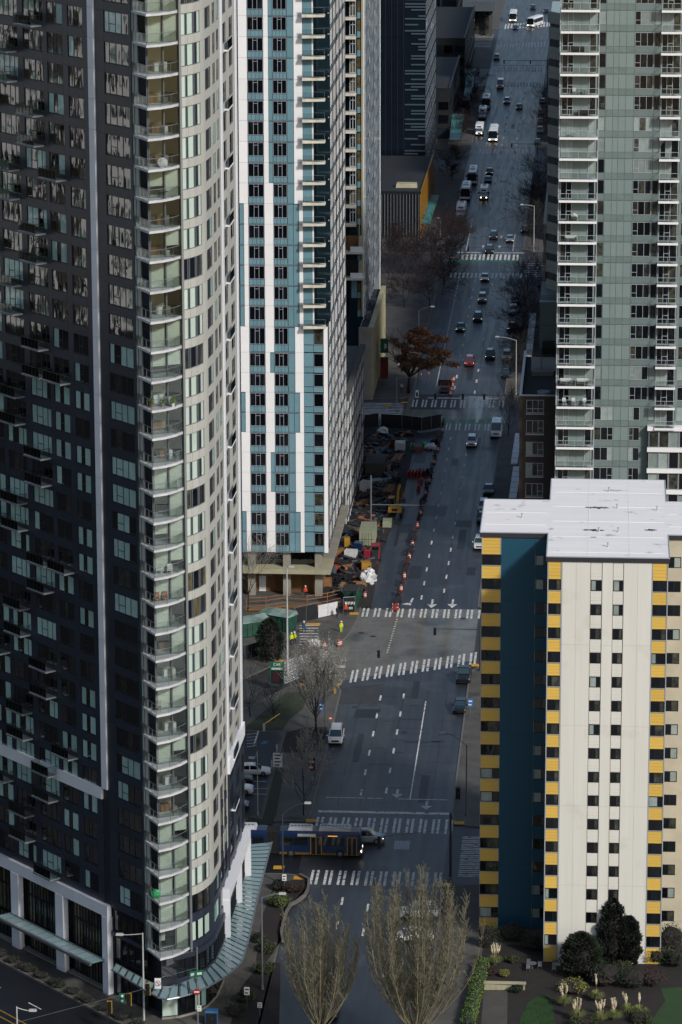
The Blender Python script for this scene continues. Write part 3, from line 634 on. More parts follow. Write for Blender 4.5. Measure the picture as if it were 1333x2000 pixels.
# ======================================================= CREAM, YELLOW AND TEAL TOWER
def cream_tower():
    k = .9815; Yc, Yw, Yb, Ye = 398.43*k, 408.7*k, 423.8*k, 434.4*k; XA, XB, XW, XE = -5.1*k, 8.05*k, -12.75*k, 15.8*k; ZR = 150-105.32*k
    root = thing('apartment_block', 'cream, mustard and dark teal apartment block with a white cross-shaped roof', 'apartment block', (0, 405, 0)); P = Pieces(root)
    cross = [(XA, Yc), (XB, Yc), (XB, Yw), (XE, Yw), (XE, Yb), (XB, Yb), (XB, Ye), (XA, Ye), (XA, Yb), (XW, Yb), (XW, Yw), (XA, Yw)]
    solid(root, 'wall_core', cross, 0, ZR-.5, 'cream_side')
    def off(d): return [(XA-d, Yc-d), (XB+d, Yc-d), (XB+d, Yw-d), (XE+d, Yw-d), (XE+d, Yb+d), (XB+d, Yb+d), (XB+d, Ye+d), (XA-d, Ye+d), (XA-d, Yb+d), (XW-d, Yb+d), (XW-d, Yw-d), (XA-d, Yw-d)]
    solid(root, 'roof_edge', off(.22), ZR-.5, ZR-.02, 'roof_edge'); r = solid(root, 'roof', off(.12), ZR-.02, ZR+.06, 'roof_white')
    b = MB().mt('frame_light'); pts = off(.18)
    for i in range(12): p, q = pts[i], pts[(i+1) % 12]; b.tube((p[0], p[1]-405, ZR+.06), (q[0], q[1]-405, ZR+.06), .07, n=4)
    b.build('roof_kerb', root)
    sd = MB().mt('roof_seam')
    for k in range(5): y = Yc+1.8+k*6.8; sd.box(XA+.3, XB-.3, y-405-.04, y-405+.04, ZR+.06, ZR+.085)
    for y in (Yw+3.5, Yw+9): sd.box(XW+.3, XA-.4, y-405-.04, y-405+.04, ZR+.06, ZR+.085); sd.box(XB+.4, XE-.3, y-405-.04, y-405+.04, ZR+.06, ZR+.085)
    for x in (XA+4.3, XA+8.8): sd.box(x-.035, x+.035, Yc-404.6, Ye-405.4, ZR+.06, ZR+.083)
    sd.build('roof_seam', root)
    def stain(x0, x1, y, hh, seed):
        g = random.Random(seed); pa = G(x0, y, ZR+.064); pb = G(x1, y, ZR+.064); n = 14; up = []; dn = []
        for i in range(n+1):
            t = i/n; e = math.sin(math.pi*t)**.5*hh; up.append((pa.x+(pb.x-pa.x)*t, pa.y-405+e*g.uniform(.2, 1.)*2.2, ZR+.066)); dn.append((pa.x+(pb.x-pa.x)*t, pa.y-405-e*g.uniform(.2, 1.)*2.2, ZR+.066))
        m = MB().mt('roof_stain'); m.poly(dn+up[::-1]); m.build('roof_puddle', root)
    stain(1142, 1194, 991, .32, 1); stain(1136, 1182, 1035, .25, 2); stain(1258, 1284, 1035, .25, 3); stain(1152, 1166, 1049, .12, 4)
    for (x, y) in ((1190, 960), (1206, 993), (1020, 1011), (1188, 1068), (1284, 997), (1170, 1039), (1208, 1039)):
        q = G(x, y, ZR+.06); m = MB().mt('frame_light'); m.lathe([(.16, ZR+.05), (.14, ZR+.1), (.09, ZR+.12), (.09, ZR+.5), (.13, ZR+.52), (.13, ZR+.58)], q.x, q.y-405, 8); m.build('roof_vent', root)
    FC = Fac(P, 0, Yc, 1, 0); FW = Fac(P, 0, Yw, 1, 0)
    h = 0.0
    zw = [OY(1187, 1143.7+46.72*i-.06*i*i/2, Yc).z for i in range(16)]
    st = (zw[0]-zw[-1])/15
    zw = [zw[0]-st*i for i in range(-0, 17)]
    def sidings(f, u0, u1, z0, z1, nm='siding_panel'):
        kt = siding(u1-u0, z1-z0); f.tpl(nm, kt, (u0+u1)/2, (z0+z1)/2, 0, (u1-u0)*(z1-z0))
    def column(f, u0, u1, zc, ztop, wh):
        z = ztop
        for i, c in enumerate(zc):
            if c < .8: break
            sidings(f, u0+.04, u1-.04, c+wh/2+.03, z); g = rnd.random()
            gl = ('glass_curtain', 'glass_dark') if g < .14 else (('glass_dark', 'glass_room') if g < .6 else ('glass_dark', 'glass_dark_b'))
            f.win('window', u0+.04, u1-.04, c-wh/2, c+wh/2, gl, 'frame_dark', d=.012, mull=(rnd.choice([.34, .64]),), ft=.07, dp=.06)
            f.box('window_sill', 'frame_light', u0, u1, c-wh/2-.06, c-wh/2, 0, .16); z = c-wh/2-.07
        sidings(f, u0+.04, u1-.04, .1, z)
    X = lambda px, y=1100: OY(px, y, Yc).x
    yl, yr = X(1098), X(1275)
    zy = [c+.03 for c in zw]
    column(FC, XA, yl, zy, ZR-.52, 1.22); column(FC, yr, XB, zy, ZR-.52, 1.22)
    for x in (yl, yr, XA, XB): FC.box('trim', 'frame_light', x-.05, x+.05, 0, ZR-.5, 0, .12)
    # cream wall: broad upright bands with the window bays between
    wcols = [(X(1155), X(1176)), (X(1199), X(1218))]
    cols = [yl+.06, wcols[0][0]-.08, wcols[0][1]+.08, wcols[1][0]-.08, wcols[1][1]+.08, yr-.06]
    for a in range(0, 6, 2):
        n = 2 if a != 2 else 1
        for q in range(n):
            u0 = cols[a]+(cols[a+1]-cols[a])*q/n; u1 = cols[a]+(cols[a+1]-cols[a])*(q+1)/n
            zz = [0, 9.2, 18.4, 27.6, 36.8, ZR-.52]
            for i in range(5): FC.box('wall_panel', 'cream_wall', u0+.008, u1-.008, zz[i]+.008, zz[i+1]-.008, 0, .10)
    for (a, b) in wcols:
        z = ZR-.52
        for c in zw:
            if c < .8: break
            FC.box('bay_panel', 'cream_wall', a, b, c+.62, z, 0, .05)
            for q in range(3): FC.box('bay_rib', 'cream_wall', a, b, c+.75+q*.3, c+.79+q*.3, .05, .075, area=.3)
            gl = ('glass_curtain', 'glass_dark') if rnd.random() < .15 else ('glass_dark', 'glass_room')
            FC.win('window', a, b, c-.62, c+.6, gl, 'frame_dark', d=.012, mull=(rnd.choice([.5, .65]),), ft=.08, dp=.04); z = c-.64
        FC.box('bay_panel', 'cream_wall', a, b, 0.05, z, 0, .05)
    # wings
    XwL = lambda px: OY(px, 1100, Yw).x
    yb = XwL(979.2); zs = [OY(960, 1093+46.1*i-.03*i*i/2, Yw).z for i in range(16)]; st2 = (zs[0]-zs[-1])/15; zs = [zs[0]-st2*i for i in range(17)]
    column(FW, XW, yb, zs, ZR-.52, 1.22)
    FW.box('trim', 'teal_wall', yb-.03, yb+.05, 0, ZR-.5, 0, .1)
    a, b = XwL(1046), XA-.1
    for i in range(6):
        z0 = ZR*i/6; FW.box('wall_panel', 'teal_wall', yb+.07, a-.03, z0+.01, (ZR-.52 if i == 5 else ZR*(i+1)/6)-.01, 0, .06)
    z = ZR-.52
    for c in zs:
        if c < .6: break
        FW.box('bay_panel', 'teal_wall', a, b, c+.64, z, 0, .06); gl = ('glass_curtain', 'glass_dark') if rnd.random() < .4 else ('glass_dark', 'glass_room')
        FW.win('window', a+.05, b, c-.62, c+.62, gl, 'frame_dark', d=.012, mull=(.62,), ft=.07, dp=.04); z = c-.64
    FW.box('bay_panel', 'teal_wall', a, b, 0, z, 0, .06)
    a, b = XB+.1, OY(1331, 1100, Yw).x; z = ZR-.52
    for c in zs:
        if c < .6: break
        FW.box('bay_panel', 'cream_side', a, XE, c+.64, z, 0, .06); FW.box('bay_panel', 'cream_side', b, XE, c-.64, c+.64, 0, .06)
        FW.win('window', a, b, c-.62, c+.62, rnd.choice([('glass_dark', 'glass_curtain'), ('glass_dark', 'glass_dark_b'), ('glass_dark', 'glass_room')]), 'frame_dark', d=.012, mull=(.5,), ft=.07, dp=.04); z = c-.64
    P.flush()
def siding(wd, ht):
    wd = round(wd, 2); ht = round(ht, 2); k = ('siding', wd, ht)
    if k not in _TP:
        b = MB().mt('yellow_siding'); n = max(2, round(ht/.37)); a = wd/2
        for i in range(n):
            z0 = -ht/2+ht*i/n; z1 = -ht/2+ht*(i+1)/n; b.hexa([(-a, -.10, z0), (a, -.10, z0), (a, 0, z0), (-a, 0, z0), (-a, -.055, z1-.015), (a, -.055, z1-.015), (a, 0, z1-.015), (-a, 0, z1-.015)])
        b.mt('frame_light'); b.box(-a-.03, -a+.04, -.12, 0, -ht/2, ht/2); b.box(a-.04, a+.03, -.12, 0, -ht/2, ht/2)
        _TP[k] = b
    return k, _TP[k]
cream_tower()
# ======================================================= GLASS TOWER ON THE RIGHT with its podium
def glass_tower():
    Y0 = 560.0
    root = thing('apartment_tower', 'green-grey glass apartment tower with two columns of white-edged balconies', 'tower', (4, 580, 0)); P = Pieces(root); F = Fac(P, 0, Y0, 1, 0)
    X = lambda px: OY(px, 100, Y0).x
    ys = [18.75, 60, 102, 143, 184.5, 225.5, 266.5, 307.5, 348, 388.3, 428.8, 470, 509.5, 550, 589.3, 630, 670, 708.8, 749.3, 788.8, 828, 870.5, 910]
    Z = [OY(1130, y, Y0).z for y in ys]; st = (Z[0]-Z[-1])/(len(Z)-1); Z = [Z[0]+st*k for k in (4, 3, 2, 1)]+[Z[0]-st*k for k in range(len(Z)+4)]
    XL, XE = X(1095), 24.0
    solid(root, 'core_wall', [(XL, Y0), (XE, Y0), (XE, 600), (XL, 600)], 0, Z[0]+3, 'green_panel_b')
    sl, rl, gl = {}, {}, {}
    def bmesh_(w):
        s = MB().mt('slab'); s.box(0, w, -1.75, 0, -.14, .12); s.mt('white_clad'); s.box(-.05, w+.05, -1.83, -1.75, -.18, .16); a = s.mesh('balcony')
        r = MB().mt('frame_light'); r.box(.02, w-.02, -1.80, -1.74, 1.16, 1.22); n = 4 if w > 4 else 2
        for k in range(n+1): r.box(.0+(w-.05)*k/n, .05+(w-.05)*k/n, -1.8, -1.74, .14, 1.2)
        r.box(0, .05, -1.74, 0, 1.16, 1.22); r.box(w-.05, w, -1.74, 0, 1.16, 1.22); g = MB().mt('rail_glass'); g.box(.05, w-.05, -1.78, -1.76, .22, 1.12)
        return a, r.mesh('railing'), g.mesh('glass_panel')
    B1, B2 = bmesh_(X(1170)-X(1096)), bmesh_(X(1331)-X(1292))
    for i in range(len(Z)-1):
        zt, zb = Z[i], Z[i+1]; h = zt-zb
        for (bm, px) in ((B1, 1096), (B2, 1292)):
            if px == 1292 and zb < OY(1300, 835, Y0).z: continue
            o = bpy.data.objects.new('balcony', bm[0]); COL.objects.link(o); o.parent = root; o.location = Vector((X(px), Y0, zb))-root.location
            for nm, me in (('railing', bm[1]), ('glass_panel', bm[2])):
                c = bpy.data.objects.new(nm, me); COL.objects.link(c); c.parent = o
        gd = lambda: rnd.choice(['glass_dark', 'glass_dark', 'glass_dark_b', 'glass_room'])
        bl = rnd.random() < .22; gg = lambda: 'glass_curtain' if bl and rnd.random() < .8 else gd()
        F.win('balcony_window', X(1098), X(1121), zb+.15, zt-.2, (gg(), gg()), 'frame_light', d=.02, mull=(.52,), bars=((.45, .55, 1.),), ft=.1, dp=.06)
        for q in range(2): F.box('glass_panel_green', 'green_panel', X(1121)+(X(1151)-X(1121))*q/2+.02, X(1121)+(X(1151)-X(1121))*(q+1)/2-.02, zb+.15, zt-.2, 0, .06)
        F.win('balcony_door', X(1152), X(1166), zb+.15, zt-.2, gg(), 'frame_light', d=.02, ft=.09, dp=.06)
        w0, w1 = zb+.30*h, zt-.05*h
        lowz = zb < OY(1200, 820, Y0).z
        def spand(a, b): F.box('spandrel_pane', 'green_panel_b', X(a)+.02, X(b)-.02, zb+.02, w0-.05, 0, .05)
        if not lowz:
            F.win('window', X(1171), X(1184), w0, w1, gg(), 'frame_grey', d=.02, ft=.05, dp=.04); spand(1171, 1184)
            e = [1184.5, 1199, 1210, 1224, 1239.5]
            for q in range(4): F.box('glass_panel_green', 'green_panel', X(e[q])+.025, X(e[q+1])-.025, w0, w1, 0, .06); spand(e[q], e[q+1])
            F.win('window', X(1240.5), X(1277), w0, w1, (gg(), gg(), gg()), 'frame_light', d=.02, mull=(.3, .66), bars=((.35, 0, .3),), ft=.06, dp=.06); spand(1240.5, 1277)
        else:
            F.win('window', X(1171), X(1209), w0, w1, (gg(), gg(), gg()), 'frame_light', d=.02, mull=(.36, .72), bars=((.4, .72, 1),), ft=.06, dp=.06); spand(1171, 1209)
            e = [1209.5, 1224, 1239.5]
            for q in range(2): F.box('glass_panel_green', 'green_panel', X(e[q])+.025, X(e[q+1])-.025, w0, w1, 0, .06); spand(e[q], e[q+1])
            F.win('window', X(1240.5), X(1262), w0, w1, (gg(), gg()), 'frame_light', d=.02, mull=(.42,), bars=((.4, 0, .42),), ft=.06, dp=.06); spand(1240.5, 1262)
        F.win('window', X(1279), X(1291), w0, w1, gg(), 'frame_grey', d=.02, ft=.05, dp=.04); spand(1279, 1291)
        F.win('balcony_window', X(1293), X(1330), zb+.15, zt-.2, (gg(), gg(), gd()), 'frame_light', d=.02, mull=(.3, .6), bars=((.45, .3, .6),), ft=.09, dp=.06)
        F.win('window', X(1336), X(1352), w0, w1, gg(), 'frame_light', d=.02, ft=.06, dp=.05); F.box('glass_panel_green', 'green_panel', X(1332), X(1335.5), zb, zt, 0, .07)
        F.box('floor_joint', 'frame_grey', XL, XE, zb-.03, zb+.02, 0, .07, area=.5)
    F.box('edge_mullion', 'frame_light', XL-.1, XL+.1, 0, Z[0], 0, .18); F.box('edge_mullion', 'frame_light', X(1171)-.06, X(1171)+.05, 0, Z[0], 0, .2)
    for i in range(5):                                   # deep white-banded bay, lower right
        z = OY(1300, 832+41*i, Y0).z; F.box('white_band', 'white_clad', X(1278), XE, z-.45, z+.2, .1, 1.6)
        for q in range(4): F.win('bay_window', X(1281)+1.55*q, X(1281)+1.55*q+1.5, z-3.1, z-.5, rnd.choice(['glass_curtain', 'glass_dark', 'glass_room']), 'frame_light', d=1.2, ft=.07)
    # chamfered banded wing behind
    ch = [(-8.55, 612.5), (-6.2, 609.0), (20, 609), (20, 640), (-8.55, 640)]
    zt = OY(1075, 40, 612).z; solid(root, 'wing_core', ch, 20, zt, 'glass_dark')
    n = 14; hh = 3.22
    for i in range(n):
        z0 = zt-1.0-hh*(i+1)
        for (p, q) in ((ch[0], ch[1]), (ch[1], ch[2])):
            f = Fac(P, p[0], p[1], q[0]-p[0], q[1]-p[1]); l = math.hypot(q[0]-p[0], q[1]-p[1])
            if l > 10: l = 6
            f.box('band_panel', 'stripe_conc', -.1, l*.5-.01, z0+1.25, z0+hh-.0, -.05, .15); f.box('band_panel', 'stripe_conc', l*.5+.01, l, z0+1.25, z0+hh-.0, -.05, .15)
            f.box('band_joint', 'frame_dark', -.1, l, z0+2.2, z0+2.23, .15, .16, area=.3)
            f.win('band_window', .05, l*.5, z0+.02, z0+1.23, 'glass_dark', 'frame_dark', d=.03, ft=.05, dp=.04); f.win('band_window', l*.5, l-.05, z0+.02, z0+1.23, 'glass_dark_b', 'frame_dark', d=.03, ft=.05, dp=.04)
    F3 = Fac(P, ch[0][0], ch[0][1], 2.35, -3.5); F3.box('parapet', 'stripe_conc', -.2, 4.2, zt-.4, zt+1.4, -.3, .3)
    # podium: brown block with roof terrace, grey block behind it
    pb = [(-11.95, 566), (-6.25, 566), (-6.25, 600), (-11.95, 600)]
    zp = 26.2; solid(root, 'podium_wall', pb, 0, zp-1.0, 'brown_clad'); solid(root, 'terrace_floor', [(-11.6, 566.4), (-6.3, 566.4), (-6.3, 599.6), (-11.6, 599.6)], zp-1.0, zp-.94, 'dark_roof')
    FB = Fac(P, 0, 566, 1, 0); SB = Fac(P, -11.95, 600, 0, -1)
    FB.box('parapet', 'frame_light', -11.95, -6.25, zp-.15, zp, -.35, .06); FB.box('parapet', 'brown_clad', -11.93, -6.27, zp-1, zp-.15, -.3, 0.); SB.box('parapet', 'frame_light', 0, 33.6, zp-.15, zp, -.35, .06); SB.box('parapet', 'brown_clad', 0, 33.6, zp-1, zp-.15, -.3, 0)
    yb = [(787, 794), (828, 840), (868, 880), (908, 922), (950, 960), (990, 1003)]
    for j, yy in enumerate((784, 824, 866, 907, 947, 988, 1028)):
        z1 = OY(1045, yy-3, 566).z; z0 = z1-2.05
        if z0 < .5: break
        FB.win('podium_window', OY(1028, 850, 566).x, OY(1062, 850, 566).x, z0, z1, ('glass_dark' if j == 0 else rnd.choice(['glass_dark', 'glass_curtain']), 'glass_dark', 'glass_dark_b'), 'frame_light', d=.02, mull=(.36, .68), bars=((.4, .68, 1),) if j else (.32,), ft=.07, dp=.06)
        FB.box('window_sill', 'frame_light', OY(1027, 850, 566).x, OY(1063, 850, 566).x, z0-.25, z0-.1, 0, .2)
        FB.box('podium_course', 'brown_clad', -11.95, -6.3, z0-.9, z0-.86, 0, .03, area=.3)
    F4 = Fac(P, 0, 600, 1, 0); solid(root, 'grey_block', [(-9.5, 600), (-6.3, 600), (-6.3, 618), (-9.5, 618)], 0, 34.3, 'grey_clad')
    F4.box('parapet', 'frame_light', -9.6, -6.2, 34.3, 34.5, -.3, .1); F4.box('terrace_rail', 'rail_glass', -9.5, -6.3, 34.5, 35.5, -.05, 0); F4.box('cladding_joint', 'frame_dark', -9.5, -6.3, 30.4, 30.45, 0, .012)
    F4.box('terrace_rail', 'rail_glass', -9.4, -6.4, 26, 27.2, 2.8, 2.83); F4.box('pergola', 'frame_dark', -9, -7, 26, 28.1, 1.2, 2.0)
    FB.box('pergola', 'frame_light', -10.6, -6.6, 27.5, 27.62, -22, -21.9); FB.box('pergola', 'frame_light', -10.6, -6.6, 25.3, 27.5, -22.1, -22.05); FB.box('planter', 'concrete', -10.4, -7, 25.2, 26.0, -20, -18.5); FB.box('pergola', 'frame_grey', -9.0, -8.9, 25.2, 27.6, -22, -21.9)
    m = MB().mt('frame_light'); m.lathe([(1.0, 25.3), (1.0, 25.75), (.9, 25.75), (.9, 25.35)], -8.3-4, 571-580, 14); m.build('fire_pit', root)
    # street canopies of the podium
    for (x0, x1, y0, y1) in ((1000, 1014, 845, 905), (996, 1012, 910, 972), (1028, 1042, 610, 700)):
        q = [G(x0-2, y1, 4), G(x1-3, y1, 4), G(x1+6, y0, 4), G(x0+7, y0, 4)]; b = MB().mt('frame_light'); n = 6
        b.mt('white_panel')
        for k in range(n):
            a = q[0]+(q[3]-q[0])*(k/n); d = q[0]+(q[3]-q[0])*((k+.9)/n); e = q[1]+(q[2]-q[1])*(k/n); f_ = q[1]+(q[2]-q[1])*((k+.9)/n); L = root.location
            b.hexa([Vector(p)-L-Vector((0, 0, .15)) for p in (a, e, f_, d)]+[Vector(p)-L for p in (a, e, f_, d)])
        b.build('street_canopy', root)
    P.flush()
glass_tower()

# ======================================================= BUILDINGS FARTHER DOWN THE STREET
def fin_building():
    root = thing('office_building', 'low concrete building with upright fins beside the brown-leaved tree', 'building', (-50, 700, 0)); P = Pieces(root); zt = 13.8
    solid(root, 'wall', [(-44.3, 679.6), (-42, 679.6), (-42, 721), (-44.3, 721)], 0, zt-.6, 'concrete'); solid(root, 'roof', [(-44.1, 680), (-42.2, 680), (-42.2, 720.6), (-44.1, 720.6)], zt-.6, zt-.55, 'dark_roof')
    S = Fac(P, -42, 0, 0, 1); F = Fac(P, 0, 679.6, 1, 0)
    S.box('coping', 'concrete_lit', 679.5, 721, zt-.6, zt+.1, -.5, .35); F.box('coping', 'concrete', -44.3, -41.8, zt-.6, zt, -.4, .15)
    for k in range(16):
        y = 680.0+k*2.7; S.box('fin', 'concrete_lit', y-.2, y+.2, 0, zt-.6, 0, .32)
        for (a, b) in ((.5, 4.2), (4.6, 8.6), (9, 12.8)): S.win('window', y+.25, y+2.45, a, b, 'glass_dark', 'frame_dark', d=.02, ft=.06, dp=.05)
    for x in (-44.3, -43.15): F.box('wall_panel', 'concrete', x+.02, x+1.13, 0, zt-.65, 0, .1)
    b = MB().mt('far_grey'); b.box(6.3, 7.2, -10, -8, zt-.55, zt+.7); b.box(6.4, 7.4, 4, 6, zt-.55, zt+.5); b.build('roof_unit', root)
    P.flush()
    s = thing('blade_sign', 'green sign with white letter E over a dark red awning panel', 'sign', (-41.3, 697, 0)); m = MB().mt('sign_green'); m.box(0, 1.5, -.1, .1, 5.4, 8.2); m.build('sign_board', s); m = MB().mt('paint'); m.box(.75, 1.2, -.14, -.1, 6.2, 7.2); m.build('sign_letter', s)
    m = MB().mt('sign_red'); m.box(0, 1.5, -.1, .1, .4, 4.6); m.build('lower_board', s)
    m = MB().mt('frame_grey'); m.tube((-.3, 0, 5.6), (0, 0, 5.6), .05); m.tube((-.3, 0, 7.8), (0, 0, 7.8), .05); m.tube((-.1, 0, 0), (-.1, 0, 5.2), .06); m.build('bracket', s)
mat('sign_green', '#0f5a41', .5); mat('sign_red', '#5c1119', .5, nscale=2, nmix=.4); mat('sign_white', '#d6d6d2', .5); mat('sign_blue', '#2b6aa8', .5); mat('sign_black', '#15161a', .5); mat('sign_yellow', '#c99a2a', .5)
fin_building()
def gold_building():
    root = thing('office_building', 'black-finned pavilion with a golden street side and slatted canopy', 'building', (-55, 880, 0)); P = Pieces(root); zt = 10.9
    solid(root, 'wall', [(-80, 854), (-41.4, 854), (-41.1, 912), (-80, 912)], 0, zt-.5, 'black_fin'); solid(root, 'roof', [(-80, 854.4), (-41.8, 854.4), (-41.5, 911), (-80, 911)], zt-.5, zt-.44, 'dark_roof')
    F = Fac(P, 0, 854, 1, 0); S = Fac(P, -41.4, 854, .3, 58)
    F.box('coping', 'frame_dark', -80, -41.2, zt-.5, zt+.05, -.4, .3)
    for k in range(30): x = -41.7-k*.72; F.box('fin', 'fin_edge', x-.05, x+.05, 0, zt-.5, .1, .35); F.box('fin_backing', 'black_fin', x-.25, x+.25, 0, zt-.5, 0, .1)
    for k in range(12): S.box('gold_panel', 'gold_panel', k*4.83+.03, (k+1)*4.83-.03, 0, zt, 0, .25)
    for k in range(26):
        y = 1+k*1.6; S.box('canopy_slat', 'teal_canopy', y, y+.7, 3.2, 3.35, .3, 2.3)
    S.box('canopy_rail', 'frame_dark', 0, 43, 3.05, 3.2, 2.2, 2.35); S.box('canopy_rail', 'frame_dark', 0, 43, 3.05, 3.2, .4, .55)
    q = G(800, 358, zt); b = MB().mt('concrete_lit'); b.tbox(q.x+52, q.x+57, q.y-884, q.y-881, zt-.44, zt+.5, .2, .2); b.build('roof_hatch', root)
    P.flush()
gold_building()
def dark_tower():
    root = thing('office_tower', 'very dark navy office tower with thin pale horizontal strips', 'tower', (-60, 930, 0)); P = Pieces(root); Y0 = 915.0
    X1, X0 = OY(831, 250, Y0).x, OY(791, 250, Y0).x
    solid(root, 'wall', [(-90, Y0), (X1, Y0), (X1, 975), (-90, 975)], 0, 130, 'navy_glass_wall'); F = Fac(P, 0, Y0, 1, 0); S = Fac(P, X1, 0, 0, 1)
    ys = []; y = -30
    r = random.Random(5); pat = [13, 6.3, 12, 9.5, 6.3, 6.3, 13, 6, 12.5]; i = 0
    while y < 340: ys.append(y); y += pat[i % 9]*.92; i += 1
    for y in ys:
        z = OY(810, y, Y0).z; a, b = X0, X1; c = r.random(); w = b-a
        if c < .3: a = X0+w*.3
        elif c < .45: b = X0+w*.3
        elif c < .6: a = X0+w*.65
        elif c < .7: b = X0+w*.65
        F.box('light_strip', 'slat_light', a, b, z-.16, z+.16, 0, .25)
    for k in range(34): z = 4*k; F.box('floor_band', 'navy_glass_wall', -85, X0-.3, z+3.1, z+3.4, 0, .12)
    for k in range(12): x = X0-.3-k*1.5; F.box('mullion', 'black_fin', x-.06, x+.06, 0, 130, 0, .14)
    for k in range(34):
        for j in range(6): S.win('side_window', Y0+1+j*9, Y0+9.4+j*9, 4*k+.6, 4*k+3.4, r.choice(['teal_dark', 'teal_glass', 'glass_dark', 'glass_dark_b']), 'frame_grey', d=.03, ft=.15, dp=.1)
    P.flush()
dark_tower()
def far_block(label, x0, x1, y0, y1, h, wm, seed, floors=3.6, step=3.2, canopy=None, roof='dark_roof', right=False):
    root = thing('office_building', label, 'building', ((x0+x1)/2, y0, 0)); P = Pieces(root)
    solid(root, 'wall', [(x0, y0), (x1, y0), (x1, y1), (x0, y1)], 0, h-.5, wm); solid(root, 'roof', [(x0+.3, y0+.3), (x1-.3, y0+.3), (x1-.3, y1-.3), (x0+.3, y1-.3)], h-.5, h-.44, roof)
    F = Fac(P, x0, y0, 1, 0); S = Fac(P, x1, y0, 0, 1) if not right else Fac(P, x0, y1, 0, -1); r = random.Random(seed)
    F.box('parapet', wm, 0, x1-x0, h-.5, h, -.35, .12); S.box('parapet', wm, 0, y1-y0, h-.5, h, -.35, .12)
    n = int(h/floors)
    for (f, L) in ((F, x1-x0), (S, y1-y0)):
        m = max(1, int(L/step)); m = min(m, 14)
        for i in range(n):
            for k in range(m):
                a = L*k/m+.3; b = L*(k+1)/m-.3; f.win('window', a, b, i*floors+.7, i*floors+floors-.6, r.choice(['glass_dark', 'glass_dark_b', 'teal_dark']), 'frame_dark', d=.03, ft=.08, dp=.06)
    if canopy:
        q = [G(*c, 4) for c in canopy]; L = root.location; b = MB().mt('teal_canopy')
        nn = 9
        for k in range(nn):
            a, d = q[0]+(q[3]-q[0])*(k/nn), q[0]+(q[3]-q[0])*((k+.93)/nn); e, f_ = q[1]+(q[2]-q[1])*(k/nn), q[1]+(q[2]-q[1])*((k+.93)/nn); m_ = MB().mt('teal_canopy'); m_.hexa([Vector(p)-L-Vector((0, 0, .25)) for p in (a, e, f_, d)]+[Vector(p)-L for p in (a, e, f_, d)]); m_.build('canopy_pane', root)
        b = MB().mt('frame_dark'); b.tube(q[1]-L-Vector((0, 0, .2)), q[2]-L-Vector((0, 0, .2)), .12, n=5); b.build('canopy_rail', root)
    P.flush(); return root
q = G(873, 270); far_block('black shop block with a pale teal street canopy past the navy tower', -72, -41.0, 1010, 1080, 14, 'black_fin', 1, canopy=[(878, 273), (899, 273), (907, 222), (884, 222)])
far_block('second black shop block with a teal street canopy farther up the street', -70, -40.5, 1105, 1190, 16, 'black_fin', 2, canopy=[(905, 195), (918, 195), (930, 134), (914, 134)])
far_block('tall charcoal block behind the second teal canopy', -100, -47, 1215, 1260, 70, 'black_fin', 3, 4, 5)
far_block('dark grey slab tower filling the top edge left of the street', -140, -62, 1010, 1060, 120, 'navy_glass_wall', 4, 4, 6)
far_block('dark block on the right of the street behind the banded wing', -10.5, 30, 700, 790, 30, 'black_fin', 5, right=True)
far_block('dark mid-rise on the right side of the far street', -10.5, 40, 850, 950, 45, 'brown_clad', 6, right=True)
far_block('dark block at the far right end of the street', -10.5, 40, 1000, 1180, 50, 'black_fin', 7, right=True)
def skybridge():
    root = thing('sky_lobby', 'pale grey overhanging box above the sidewalk at the far end of the street', 'building', (-45, 1240, 0)); a, b = OY(904, 3, 1240), OY(967, 22, 1240)
    m = MB().mt('far_grey'); m.box(a.x+45, b.x+45, 0, 14, b.z, a.z); m.build('overhang', root); m = MB().mt('concrete_dark')
    for x in (a.x+46, b.x+43): m.box(x, x+1.2, 2, 3.2, 0, b.z)
    m.build('column', root); m = MB().mt('glass_room'); m.box(a.x+46, b.x+43, 6, 6.2, 0, b.z); m.build('lobby_glass', root)
skybridge()

# ======================================================= GROUND, ROADS, PAVEMENTS
b = MB().mt('asphalt_old'); b.poly([(-900, 150, 0), (900, 150, 0), (900, 3200, 0), (-900, 3200, 0)]); struct('ground', b)
b = MB().mt('asphalt'); b.poly([(-34.6, 300, .004), (-17.3, 300, .004), (-17.3, 1600, .004), (-34.6, 1600, .004)]); struct('road', b)
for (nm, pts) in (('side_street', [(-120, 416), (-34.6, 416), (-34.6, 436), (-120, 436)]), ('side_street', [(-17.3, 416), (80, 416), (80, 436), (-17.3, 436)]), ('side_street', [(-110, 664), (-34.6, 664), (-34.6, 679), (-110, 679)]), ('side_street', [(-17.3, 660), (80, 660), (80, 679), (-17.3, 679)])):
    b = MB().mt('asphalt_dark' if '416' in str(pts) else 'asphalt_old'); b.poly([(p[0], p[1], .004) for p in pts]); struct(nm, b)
def pavement(pts, m='concrete_walk', name='pavement', kerb=True):
    pts = ccw(pts); b = MB().mt(m); b.prism(pts, 0, .13); o = struct(name, b)
    if kerb:
        k = MB().mt('kerb')
        for i in range(len(pts)):
            p, q = Vector(pts[i]), Vector(pts[(i+1) % len(pts)]); l = (q-p).length
            if l > 400 or l < .01: continue
            d = (q-p)/l; nn = Vector((-d.y, d.x))
            k.hexa([(*(p-nn*.02), 0), (*(q-nn*.02), 0), (*(q+nn*.2), 0), (*(p+nn*.2), 0), (*(p-nn*.02), .137), (*(q-nn*.02), .137), (*(q+nn*.2), .137), (*(p+nn*.2), .137)])
        k.build('kerb', o)
    return o
def arc(cx, cy, r, a0, a1, n=6): return [(cx+r*math.cos(math.radians(a0+(a1-a0)*i/n)), cy+r*math.sin(math.radians(a0+(a1-a0)*i/n))) for i in range(n+1)]
